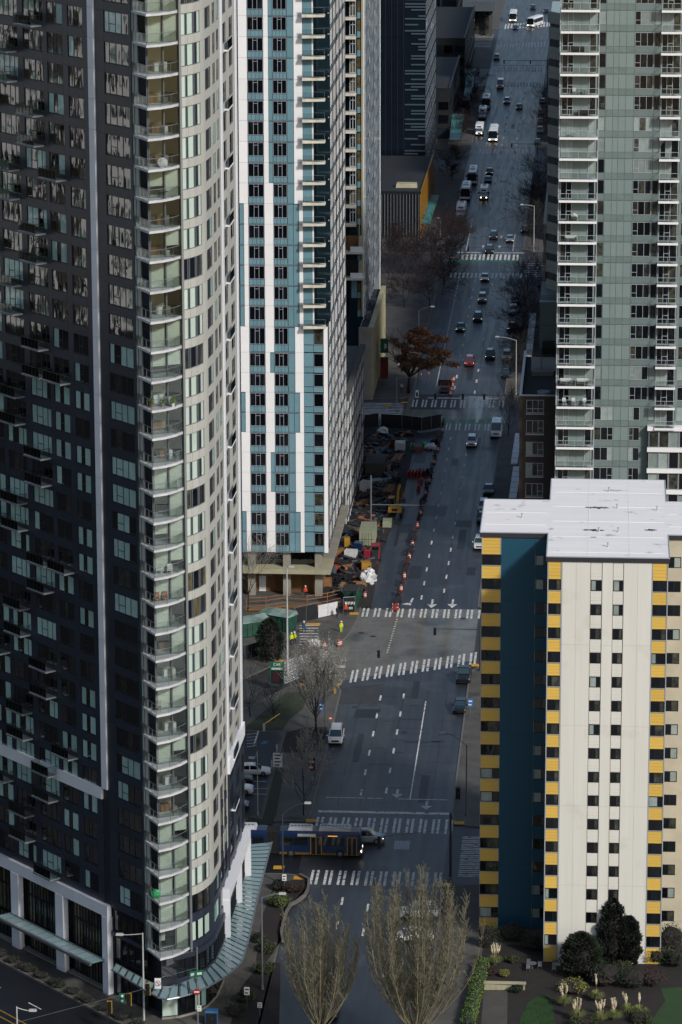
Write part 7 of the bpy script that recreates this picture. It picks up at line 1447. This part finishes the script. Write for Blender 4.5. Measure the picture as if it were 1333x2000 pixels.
stack(745, 880, 3.6, 2.4, 7, 'stack of grey scaffold boards at the back of the site', 'steel_dark', .1); stack(716, 1012, 5, 3.2, 8, 'rust red steel sheets lying in the site', 'rust', .0, 'steel_stack', 'steel', .08); stack(660, 1098, 3.0, 1.6, 6, 'low stack of rusty beams near the tower corner', 'rust', .3, 'beam_stack', 'steel', .14); stack(700, 1128, 2.2, 1.8, 6, 'pallet of tan timber behind the green skip', 'timber', 0, h=.14); stack(668, 1070, 3, 1.6, 5, 'dark formwork panels beside the tower', 'steel_dark', .2, h=.16); stack(735, 980, 4, 2, 6, 'stack of grey boards in front of the site box', 'concrete_dark', -.2); stack(705, 1040, 2.4, 2, 5, 'brown timber stack left of the sage container', 'timber', .1, h=.15); stack(775, 900, 6, 1.3, 4, 'long brown beams beside the site road', 'timber', -.12, h=.2); stack(690, 1000, 3, 2, 5, 'dark steel bundle near the tower wall', 'steel_dark', .3, 'steel_stack', 'steel', .12); stack(760, 960, 5, 1.6, 5, 'brown timber run behind the excavator', 'timber', -.1, h=.2)
def barrier_set(px, py, label, m, n, rz=0, s=1.):
    root = thing('barrier_stack', label, 'barrier', G(px, py, .02), rz)
    for k in range(n):
        b = MB().mt(m); x = (k-(n-1)/2)*.42*s; b.hexa([(x-.17, -1.0*s, 0), (x+.17, -1.0*s, 0), (x+.17, 1.0*s, 0), (x-.17, 1.0*s, 0), (x-.07, -.95*s, .95), (x+.07, -.95*s, .95), (x+.07, .95*s, .95), (x-.07, .95*s, .95)]); b.build('barrier', root)
barrier_set(817, 880, 'red plastic barriers stored upright between green ones', 'safety_red', 4, .05); barrier_set(806, 877, 'pair of green plastic barriers left of the red ones', 'pipe_green', 2); barrier_set(829, 874, 'pair of green plastic barriers right of the red ones', 'pipe_green', 2, -.2); barrier_set(848, 868, 'faded red barriers at the dark fence', 'rust', 2, -.3); barrier_set(812, 930, 'red plastic barriers in a row on the closed lane', 'safety_red', 5, -.15, 1.4); barrier_set(826, 928, 'dark red barriers beside the red row', 'rust', 3, -.1, 1.3); barrier_set(822, 945, 'single red barrier below the red row', 'safety_red', 1, -.3); barrier_set(818, 958, 'lone red block barrier at the end of the closed lane', 'safety_red', 2, 0, .7)
def excavator():
    root = thing('excavator', 'yellow excavator with its back to the camera in the building site', 'excavator', G(772, 1006, .15)); t = MB().mt('tyre'); t.xprism([(-1.5, .1), (1.5, .1), (1.75, .4), (1.5, .75), (-1.5, .75), (-1.75, .4)], -1.25, -.8); t.build('track', root); t = MB().mt('tyre'); t.xprism([(-1.5, .1), (1.5, .1), (1.75, .4), (1.5, .75), (-1.5, .75), (-1.75, .4)], .8, 1.25); t.build('track', root)
    b = MB().mt('plant_yellow'); b.tbox(-1.1, 1.2, -1.7, 1.0, .85, 1.75, .1, .12); b.mt('frame_dark'); b.box(-.4, .5, -1.72, -1.6, 1.1, 1.5); b.build('body', root); c = MB().mt('car_glass'); c.tbox(-1.05, -.15, -.2, 1.2, 1.75, 2.85, .08, .1); c.build('cab', root); c = MB().mt('plant_yellow'); c.box(-1.1, -.1, -.25, 1.25, 2.86, 2.98); c.build('cab_roof', root)
    a = MB().mt('plant_yellow'); a.pipe([(.3, .8, 1.5), (.35, 2.6, 3.4), (.5, 4.6, 3.9)], .24, 6); a.build('boom', root); a = MB().mt('plant_yellow'); a.pipe([(.5, 4.5, 3.95), (.9, 6.2, 2.4), (.9, 6.6, 1.2)], .17, 6); a.build('stick', root); k = MB().mt('steel_dark'); k.hexa([(.4, 6.2, .5), (1.4, 6.2, .5), (1.4, 6.9, .3), (.4, 6.9, .3), (.4, 6.3, 1.2), (1.4, 6.3, 1.2), (1.4, 7.1, 1.1), (.4, 7.1, 1.1)]); k.build('bucket', root)
excavator()
def lift(px, py, label, m):
    root = thing('forklift', label, 'forklift', G(px, py, .02)); b = MB().mt(m); b.tbox(-.7, .7, -1.2, 1.2, .35, 1.15, .06, .1); b.build('body', root); c = MB().mt(m)
    for x in (-.62, .62):
        for y in (-.7, .8): c.tube((x, y, 1.1), (x*.95, y, 2.3), .05, n=4)
    c.box(-.68, .68, -.8, .9, 2.3, 2.42); c.build('cage', root); g = MB().mt('car_glass'); g.box(-.5, .5, -.75, -.72, 1.2, 2.2); g.build('screen', root)
    for x in (-.7, .7):
        for y in (-.8, .8): w_ = MB().mt('tyre'); w_.tube((x-.14, y, .4), (x+.14, y, .4), .4, n=12); w_.build('wheel', root)
    f = MB().mt('steel_dark'); f.box(-.4, -.28, -2.2, -1.2, .2, .28); f.box(.28, .4, -2.2, -1.2, .2, .28); f.box(-.5, .5, -1.3, -1.2, .2, 1.8); f.build('fork', root)
lift(734, 1092, 'red forklift at the edge of the closed lane', 'plant_red')
def crate(px, py, w_, d, h, label, m, z=.15, rz=0, top=None, cat='crate', name='site_crate'):
    root = thing(name, label, cat, G(px, py, z), rz); b = MB().mt(m); b.box(-w_/2, w_/2, -d/2, d/2, .12, h); b.build('box', root); f = MB().mt(top or m)
    for x in (-w_/2, w_/2-.08): f.box(x, x+.08, -d/2-.03, -d/2, .1, h+.04); f.box(x, x+.08, -d/2, d/2, h, h+.05)
    f.box(-w_/2, w_/2, -d/2-.025, -d/2, h*.5, h*.5+.08); f.build('frame', root); s_ = MB().mt('timber')
    for x in (-w_*.4, w_*.3): s_.box(x, x+.12, -d/2, d/2, 0, .12)
    s_.build('skid', root)
for a in [(678, 1072, .9, .9, 1.9, 'narrow yellow cabinet standing in the site', 'plant_yellow'), (701, 1078, 1.3, 1.6, 1.6, 'navy blue bin left of the sage container', 'paint_navy_car'), (686, 1090, 1.8, 1.6, 1.3, 'white-topped tool box behind the skip', 'tarp_white'), (715, 1113, 1.5, 1.6, 1.3, 'yellow bin of scrap above the white tarp heap', 'plant_yellow'), (718, 1094, .8, 1.0, 1.6, 'pink red crate next to the forklift', 'plant_red'), (782, 880, 1.7, 2.2, 1.6, 'white box trailer at the back of the site', 'tarp_white'), (770, 872, 1.0, 1.8, 1.4, 'dark red cabinet left of the white box trailer', 'rust'), (640, 1145, 1.3, 1.2, 1.3, 'tilted tan crate beside the skip', 'timber'), (645, 1122, 1.6, 1.6, 1.2, 'grey machine under the tower corner', 'far_grey'), (655, 1115, 1.0, 1.0, .9, 'orange bucket bin by the tower wall', 'safety_orange'), (697, 1055, 1.0, 1.4, 1.2, 'dark red box left of the sage container', 'rust'), (664, 1085, 1.6, 1.4, 1.1, 'brown crate beside the yellow cabinet', 'timber'), (715, 960, 1.6, 1.8, 1.8, 'white drum rack halfway up the site', 'tarp_white'), (735, 945, 2, 2, .8, 'grey scrap bin with silver offcuts', 'steel'), (690, 965, 1.4, 1.4, 1.5, 'grey block machine near the tower wall', 'far_grey'), (705, 1150, 1.6, 1.5, 1.0, 'brown scrap box inside the skip corner', 'timber'), (757, 1028, 1.4, 2.4, 1.1, 'olive brown crate below the excavator', 'container_sage'), (670, 1040, 1.6, 1.6, 1.2, 'dark crate against the tower wall', 'steel_dark'), (652, 1060, 1.2, 1.4, 1.3, 'grey crate low against the tower wall', 'concrete_dark'), (740, 905, 3.0, 3.2, 1.3, 'dark scaffold frame rack in the upper site', 'steel_dark')]: crate(*a[:5], a[5], a[6], rz=R_.uniform(-.3, .3))
def debris():
    rg = random.Random(12); b = MB()
    poly = [(648, 1165), (712, 1160), (735, 1075), (775, 965), (800, 850), (716, 848), (690, 950), (655, 1075)]
    for _ in range(620):
        t = rg.random(); y = 1160-(1160-850)*t; xl = 650+(712-650)*t**.9; xr = 712+(795-712)*t; x = rg.uniform(xl, xr); p = G(x, y, .15); b.mt(rg.choice(['steel_dark', 'concrete_dark', 'site_dirt', 'rust', 'steel_dark', 'site_dirt', 'frame_dark', 'frame_dark', 'frame_dark', 'black_cloth', 'black_cloth', 'timber', 'far_grey'])); a = rg.uniform(0, 3.14); l, w_, h = rg.uniform(.2, 1.6), rg.uniform(.06, .4), rg.uniform(.05, .5); c, s_ = math.cos(a), math.sin(a); k = rg.uniform(0, .5)
        q = [(-l, -w_), (l, -w_), (l, w_), (-l, w_)]; r_ = [(p.x+u*c-v*s_, p.y+u*s_+v*c) for u, v in q]; b.hexa([(u, v, .15) for u, v in r_]+[(u, v, .15+h+(k if i in (1, 2) else 0)) for i, (u, v) in enumerate(r_)])
    o = b.build('site_rubble'); o['kind'] = 'stuff'; o['label'] = 'dark litter of offcuts, boards and scrap all over the building site'; o['category'] = 'rubble'
debris()
def barrel(px, py, label, group='orange construction drums'):
    root = thing('construction_drum', label, 'drum', G(px, py, .01), 0, group); b = MB().mt('safety_orange'); b.lathe([(.28, .08), (.28, .3), (.26, .32), (.26, .55), (.24, .57), (.24, .8), (.22, .82), (.21, 1.0), (.08, 1.05)], 0, 0, 10); b.build('body', root); w_ = MB().mt('cone_white'); w_.lathe([(.272, .36), (.268, .5)], 0, 0, 10); w_.lathe([(.252, .62), (.248, .76)], 0, 0, 10); w_.build('band', root); r = MB().mt('tyre'); r.lathe([(.38, 0), (.36, .08)], 0, 0, 10); r.build('base', root)
for (x, y, l) in [(665, 1152+110, 'orange drum at the puddled corner kerb'), (634, 1266, 'orange drum in the crossing twigs'), (662, 1263, 'second orange drum at the puddled corner'), (601, 1262, 'orange drum beside the two dark-clad workers'), (713, 1168, 'orange drum by the site fence panel')]: barrel(x, y, l)
for i in range(30):                                        # the row of drums, cones and low barriers closing the lanes
    t = i/29; x = 773+(866-773)*t**1.02; y = 1192-(1192-832)*t; tt = i % 5
    if tt in (0, 3): barrel(x+1.5, y, f'orange drum, {ORD[(i//5)*2+(tt > 0)]} from the near end of the row closing the site lanes', 'drums closing the site lanes')
    else:
        root = thing('lane_barrier', f'low dark barrier board, {ORD[(i//5)*3+(0, 0, 1, 1, 2)[tt]]} from the near end of the row closing the site lanes', 'barrier', G(x, y, .01), R_.uniform(-.2, .2), 'boards closing the site lanes'); b = MB().mt('black_cloth' if tt != 2 else 'rust'); b.box(-.12, .12, -2.2, 2.2, .25, 1.0); b.build('board', root); f = MB().mt('steel_dark'); f.box(-.4, .4, -1.6, -1.4, 0, .08); f.box(-.4, .4, 1.4, 1.6, 0, .08); f.box(-.05, .05, -1.55, -1.45, .08, 1.1); f.box(-.05, .05, 1.45, 1.55, .08, 1.1); f.build('foot', root)
r = thing('cone_barrier', 'tall red and white barrier board at the near end of the lane closure', 'barrier', G(773, 1196, .01)); b = MB().mt('safety_red'); b.box(-.5, .5, -.1, .1, .4, .7); b.box(-.5, .5, -.1, .1, .9, 1.2); b.build('board', r); b = MB().mt('cone_white'); b.box(-.45, -.38, -.05, .05, 0, 1.4); b.box(.38, .45, -.05, .05, 0, 1.4); b.build('post', r)
def fence(pts, h, label, m='black_cloth', z=.14, frame='steel', n=None, txt=None, name='site_fence'):
    q = [G(x, y, z) for x, y in pts]; L = q[0].copy(); root = thing(name, label, 'fence', L)
    for i in range(len(q)-1):
        p, e = q[i]-L, q[i+1]-L; l = (e-p).length; k = n or max(1, round(l/2.6)); d = (e-p)/l; nn = Vector((-d.y, d.x, 0))*.02
        for j in range(k):
            a, c = p+(e-p)*(j/k), p+(e-p)*((j+.98)/k); b = MB().mt(m); u0, u1 = Vector((0, 0, .12)), Vector((0, 0, h)); b.hexa([a-nn+u0, c-nn+u0, c+nn+u0, a+nn+u0, a-nn+u1, c-nn+u1, c+nn+u1, a+nn+u1]); b.build('panel', root); f = MB().mt(frame); f.tube(a, a+Vector((0, 0, h+.05)), .03, n=5); f.tube(a+u1, c+u1, .025, n=5); f.build('post', root)
    return root
r = fence([(577, 1218), (620, 1209)], 2.4, 'black cloth fence with white sprayed letters before the site', n=2); b = MB().mt('sign_white'); L = r.location; p, q = G(580, 1217, .14)-L, G(602, 1212, .14)-L
for k, (u, z0, z1) in enumerate([(.0, .7, 1.5), (.12, .6, 1.6), (.24, .7, 1.4), (.4, .6, 1.6), (.5, .6, 1.6), (.62, .7, 1.5), (.75, .6, 1.6), (.85, 1.2, 1.6), (.95, .6, 1.6)]): o = p+(q-p)*u; b.tube((o.x, o.y-.06, z0), (o.x+.03, o.y-.06, z1), .05, n=4)
b.build('graffiti', r)
fence([(622, 1208), (660, 1200)], 2.0, 'white boarded fence panel beside the graffiti fence', 'tarp_white', n=2); r = fence([(671, 1197), (694, 1196)], 2.4, 'black cloth panel with white letters at the site corner', n=1); b = MB().mt('sign_white'); L = r.location
for k in range(7): b.box(.25+.22*k, .36+.22*k, -.09, -.06, 1.3+.1*(k % 2), 1.75); b.box(.45+.2*(k % 5), .55+.2*(k % 5), -.09, -.06, .6, .95)
b.build('lettering', r); fence([(694, 1196), (703, 1175)], 2.3, 'green mesh fence side at the site corner', 'site_green', n=1); fence([(479, 1290), (505, 1283)], 2.2, 'dark mesh fence at the edge of the charcoal tower', n=2); fence([(712, 838), (740, 834)], 2.6, 'black hoarding with a white mark at the top of the site, left', n=1); fence([(745, 836), (786, 838), (824, 843), (862, 836)], 2.6, 'long black cloth fence across the top of the closed lanes'); fence([(712, 838), (690, 900), (668, 975), (650, 1040)], 2.0, 'dark mesh fence along the foot of the white and teal tower')
# timber walkway rails in front of the tower
def rails():
    L = G(480, 1200, .14); root = thing('timber_railing', 'brown timber walkway rails in front of the open ground floor', 'railing', L); pts = [(482, 1188), (520, 1186), (560, 1180), (600, 1184), (640, 1178), (665, 1172)]
    for row, dy in ((0, 0), (1, 16)):
        q = [G(x, y+dy-6, .14)-L for x, y in pts]
        for i in range(len(q)-1):
            for h in (.55, 1.1): b = MB().mt('timber'); b.tube(q[i]+Vector((0, 0, h)), q[i+1]+Vector((0, 0, h)), .06, n=4); b.build('rail', root)
            b = MB().mt('timber'); b.tube(q[i], q[i]+Vector((0, 0, 1.2)), .07, n=4); b.build('post', root)
    b = MB().mt('plywood'); q = [G(x, y, .14)-L for x, y in [(484, 1196), (560, 1190), (640, 1186), (640, 1180), (560, 1183), (484, 1188)]]; b.prism([(p.x, p.y) for p in q], .05, .12); b.build('deck', root)
rails()
def orange_frame():
    root = thing('work_platform', 'orange frame platform with white barrels behind the far stop line', 'work platform', G(868, 768, .01), 0, None, .8); b = MB().mt('site_orange')
    for x in (-1, 1):
        for y in (0, 5): b.tube((x, y, 0), (x, y, 1.6), .04, n=4)
    for z in (.5, 1.1, 1.6): b.tube((-1, 0, z), (1, 0, z), .03, n=4); b.tube((-1, 5, z), (1, 5, z), .03, n=4); b.tube((-1, 0, z), (-1, 5, z), .03, n=4); b.tube((1, 0, z), (1, 5, z), .03, n=4)
    b.build('frame', root); d = MB().mt('frame_dark'); d.box(-1, 1, 0, 5, .3, .4); d.build('deck', root); s_ = MB().mt('signal_black'); s_.box(-1.6, 1.6, 5.5, 5.7, .6, 2.0); s_.build('arrow_board', root)
    for i, (x, y) in enumerate([(880, 772), (882, 764), (884, 756), (881, 749), (886, 745)]): barrel(x, y, f'orange and white drum, {ORD[i]} from the far stop line beside the orange frame', 'drums by the orange frame')
    for i, (x, y, l) in enumerate([(852, 778, 'red and white tube marker left of the orange frame'), (838, 736, 'red tube marker at the far left kerb'), (823, 738, 'red tube marker nearest the far left pavement')]): bollard(x, y, l, 1.1, 'safety_red', z=.01)
orange_frame()
r = thing('a_frame_sign', 'white letter A-frame sign standing before the far crossing', 'sign', G(815, 776, .01), 0, None, .72); b = MB().mt('sign_white'); b.hexa([(-.45, -.4, 0), (.45, -.4, 0), (.45, -.32, 0), (-.45, -.32, 0), (-.35, -.04, 1.9), (.35, -.04, 1.9), (.35, .04, 1.9), (-.35, .04, 1.9)]); b.build('panel', r); b = MB().mt('sign_black'); b.hexa([(-.28, -.38, .25), (.28, -.38, .25), (.28, -.33, .25), (-.28, -.33, .25), (-.22, -.16, 1.4), (.22, -.16, 1.4), (.22, -.1, 1.4), (-.22, -.1, 1.4)]); b.build('opening', r)
r = thing('concrete_washout', 'clear plastic wrapped pallet at the puddled corner', 'pallet', G(615, 1262, .14)); rg = random.Random(4); b = MB().mt('tarp_white'); b.blob((0, 0, .5), (1.0, .9, .6), rg, 10, 6, .3); b.build('cover', r); b = MB().mt('timber'); b.box(-.9, .9, -.8, .8, 0, .14); b.build('pallet', r)
# ======================================================= PEOPLE
for n_, c_ in dict(hivis='#b9c916', vest_orange='#c2441c', navy='#141b2a', black='#101114', blue='#14608c', white='#bdbdb9', brown='#3a2b22', grey='#44484c').items(): mat('cloth_'+n_, c_, .9)
mat('skin', '#9a6f55', .7); mat('hat_white', '#cfcfca', .5); mat('hair', '#20170f', .8)
def person(px, py, label, top, legs, head='hair', stride=.12, rz=0., h=1.76, arm=.25, z=.13, group=None, stripe=None, bag=None):
    """one continuous body grown from a jointed skeleton, coloured by region"""
    J = [(0, 0, .95), (0, 0, 1.2), (0, .0, 1.42), (0, -.01, 1.54), (0, -.03, 1.64), (0, -.03, 1.72),
         (-.10, 0, .88), (-.11, -stride, .49), (-.11, -stride*.6, .08), (-.11, -stride*.6-.17, .045), (.10, 0, .88), (.11, stride, .49), (.11, stride*1.5, .08), (.11, stride*1.5-.17, .045),
         (-.19, 0, 1.40), (-.25, .02, 1.12), (-.24, -arm, .93), (-.235, -arm-.09, .87), (.19, 0, 1.40), (.25, .02, 1.12), (.24, -arm*.7, .91), (.235, -arm*.7-.09, .85)]
    E = [(0, 1), (1, 2), (2, 3), (3, 4), (4, 5), (0, 6), (6, 7), (7, 8), (8, 9), (0, 10), (10, 11), (11, 12), (12, 13), (2, 14), (14, 15), (15, 16), (16, 17), (2, 18), (18, 19), (19, 20), (20, 21)]
    Rd = [.15, .15, .15, .065, .1, .085, .105, .075, .055, .05, .105, .075, .055, .05, .075, .055, .042, .035, .075, .055, .042, .035]
    me = bpy.data.meshes.new('person'); me.from_pydata([(x, y, zz) for x, y, zz in J], E, []); o = bpy.data.objects.new('tmp', me); COL.objects.link(o); sk = o.modifiers.new('s', 'SKIN'); 
    for i, rr in enumerate(Rd): me.skin_vertices[0].data[i].radius = (rr*(1.15 if i in (0, 1, 2) else 1), rr*(.8 if i in (0, 1, 2) else 1)); me.skin_vertices[0].data[i].use_root = (i == 0)
    sd = o.modifiers.new('d', 'SUBSURF'); sd.levels = 1; sd.render_levels = 1; dg = bpy.context.evaluated_depsgraph_get(); ev = o.evaluated_get(dg); m2 = bpy.data.meshes.new_from_object(ev); bpy.data.objects.remove(o)
    ms = ['cloth_'+top, 'cloth_'+legs, 'skin', head, 'tyre', stripe or 'cloth_'+top]
    for m_ in ms: m2.materials.append(MATS[m_])
    for f in m2.polygons:
        c = f.center; k = 0 if c.z > .9 else 1
        if c.z > 1.53: k = 2 if (c.y < -.06 and c.z < 1.72) else 3
        if c.z < .1: k = 4
        if .9 > c.z and abs(c.x) > .2: k = 2
        if stripe and (1.15 < c.z < 1.22 or .3 < c.z < .36): k = 5
        f.material_index = k; f.use_smooth = True
    root = thing('person', label, 'person', G(px, py, z), rz, group, h/1.78); b = bpy.data.objects.new('body', m2); COL.objects.link(b); b.parent = root
    if head == 'hat_white': t = MB().mt('hat_white'); t.lathe([(.16, 1.70), (.15, 1.72), (.13, 1.8), (.06, 1.85)], 0, -.03, 10); t.build('hard_hat', root)
    if bag: t = MB().mt(bag); t.tbox(-.16, .16, .1, .28, 1.05, 1.45, .03, .02); t.build('backpack', root)
person(667, 1236, 'worker in yellow high-visibility suit standing in the road', 'hivis', 'hivis', 'hat_white', .08, .3, z=.0, stripe='cone_white'); person(570, 1259, 'left of two dark-clad workers in yellow vests by the tall pole', 'hivis', 'black', 'hat_white', .05, .4); person(576, 1257, 'right of two dark-clad workers in yellow vests by the tall pole', 'hivis', 'black', 'hat_white', .1, -.5); person(594, 1236, 'person in a bright blue jacket and hat on the small crossing', 'blue', 'navy', 'hat_white', .22, 2.6); person(676, 1201, 'worker in orange vest and white hat at the site corner', 'vest_orange', 'black', 'hat_white', .1); person(659, 1206, 'person in dark clothes beside the white fence panel', 'navy', 'black', 'hair', .15, .8); person(597, 1166, 'worker in orange under the open ground floor', 'vest_orange', 'navy', 'hat_white', .1, .2)
person(779, 722, 'person in white and dark clothes under the brown-leaved tree', 'white', 'black', 'hair', .2, 3.1); person(785, 765, 'person in a pale coat on the far left corner', 'white', 'grey', 'hair', .15, 2.8); person(1053, 570, 'person in dark coat on the right pavement by the banded wing', 'navy', 'black', 'hair', .2); person(486, 1835, 'person in dark clothes walking beside the curved canopy', 'black', 'navy', 'hair', .2, 3.0, bag='cloth_grey'); person(935, 150, 'person in dark coat waiting on the far left pavement', 'black', 'black', 'hair', .1)
# a few things on the balconies
def furniture(root_pos, kind, label, m):
    r = thing({'chair': 'chair', 'sofa': 'sofa', 'table': 'table', 'plant': 'potted_plant', 'cover': 'covered_furniture'}[kind], label, {'plant': 'plant', 'cover': 'cover'}.get(kind, kind), root_pos); b = MB().mt(m)
    if kind == 'chair':
        b.box(-.28, .28, -.28, .28, .38, .46); b.build('seat', r); t = MB().mt(m); t.hexa([(-.28, .24, .46), (.28, .24, .46), (.28, .3, .46), (-.28, .3, .46), (-.26, .36, .95), (.26, .36, .95), (.26, .41, .95), (-.26, .41, .95)]); t.build('backrest', r)
        for x in (-.25, .25):
            for y in (-.25, .25): t = MB().mt(m); t.tube((x, y, 0), (x, y, .38), .03, n=4); t.build('leg', r)
    elif kind == 'sofa':
        b.tbox(-.9, .9, -.4, .4, .1, .45, .03, .03); b.build('seat', r); t = MB().mt(m); t.tbox(-.9, .9, .25, .45, .45, .85, .03, .04); t.build('backrest', r)
        for x in (-.9, .75): t = MB().mt(m); t.box(x, x+.15, -.4, .25, .45, .62); t.build('armrest', r)
    elif kind == 'table':
        b.lathe([(.45, .66), (.45, .7)], 0, 0, 12); b.build('table_top', r); t = MB().mt(m); t.tube((0, 0, 0), (0, 0, .66), .05); t.lathe([(.25, 0), (.22, .04)], 0, 0, 10); t.build('base', r)
    elif kind == 'plant':
        b.lathe([(.16, 0), (.22, .38), (.2, .38)], 0, 0, 10); b.build('pot', r); t = MB().mt('leaf_bright'); leafcloud(t, random.Random(3), [((0, 0, .65), (.35, .35, .4))], 120, .1); t.build('leaves', r)
    else: b.blob((0, 0, .45), (.55, .45, .55), random.Random(9), 9, 6, .12); b.build('cover', r)
ZG = lambda y: OY(1130, y, 560).z+.12
for (px, y, k, lab, m) in [(1115, 470, 'sofa', 'white two-seat sofa on the balcony level with the slanting white chairs', 'tarp_white'), (1142, 184.5, 'table', 'round pale table on the fifth balcony from the top of the glass tower', 'tarp_white'), (1122, 184.5, 'chair', 'pale chair left of the round table on the glass tower', 'tarp_white'), (1122, 428.8, 'cover', 'cream covered furniture on a glass tower balcony', 'cream_wall'), (1120, 266.5, 'table', 'pale table under the sixth glass tower balcony rail', 'tarp_white'), (1105, 749.3, 'sofa', 'low white lounger on a lower glass tower balcony', 'tarp_white'), (1138, 749.3, 'sofa', 'second low white lounger right of the other', 'tarp_white'), (1102, 788.8, 'chair', 'white chair left on the balcony with white chairs', 'tarp_white'), (1120, 788.8, 'chair', 'white chair in the middle of the balcony with white chairs', 'tarp_white'), (1142, 788.8, 'chair', 'white chair right on the balcony with white chairs', 'tarp_white'), (1130, 102, 'sofa', 'black sofa on an upper glass tower balcony', 'car_trim'), (1140, 225.5, 'sofa', 'dark sofa on the balcony below the round table', 'car_trim'), (1108, 18.75, 'plant', 'green potted plant on the topmost glass tower balcony', 'concrete')]:
    z = ZG(y); p = OY(px, y-4, 559.0); furniture((p.x, 559.0, z), k, lab, m)
for (px, py, k, lab, m) in [(296, 803, 'plant', 'potted plant left on the crowded corner balcony', 'timber'), (318, 800, 'plant', 'potted plant in the middle of the crowded corner balcony', 'concrete'), (338, 796, 'plant', 'potted plant right on the crowded corner balcony', 'tarp_white'), (306, 1182, 'chair', 'wooden chair on the corner balcony in the lower half', 'timber'), (322, 1181, 'chair', 'second wooden chair right of the first on the corner balcony', 'timber'), (312, 1131, 'chair', 'white chair left on the corner balcony above the wooden chairs', 'tarp_white'), (332, 1129, 'chair', 'white chair right on the corner balcony above the wooden chairs', 'tarp_white'), (318, 332, 'cover', 'crumpled white cover on an upper corner balcony', 'tarp_white'), (310, 1397, 'chair', 'pale chair on the corner balcony just above the white frame foot', 'concrete'), (305, 1765, 'cover', 'bright green beanbag on the lowest full corner balcony', 'pipe_green'), (320, 392, 'table', 'small dark table on the corner balcony', 'car_trim')]:
    tips = [32.4, 93.6, 154.9, 216.1, 276.6, 337.4, 397.9, 457.3, 516.2, 575.6, 634.3, 692.7, 751, 807.2, 861.9, 917.7, 971.7, 1026.5, 1080, 1134.6, 1188.4, 1242.6, 1295.3, 1349.1, 1401.8, 1455.2, 1508.2, 1560.9, 1613.4, 1665.1, 1717.2, 1768.9, 1821.4]; t = min(tips, key=lambda v: abs(v-py-3)); z = OY(297, t, 370.2).z+.24; Y = 371.9 if px < 312 else 372.3; p = OY(px, py, Y); furniture((p.x, Y, z), k, lab, m)
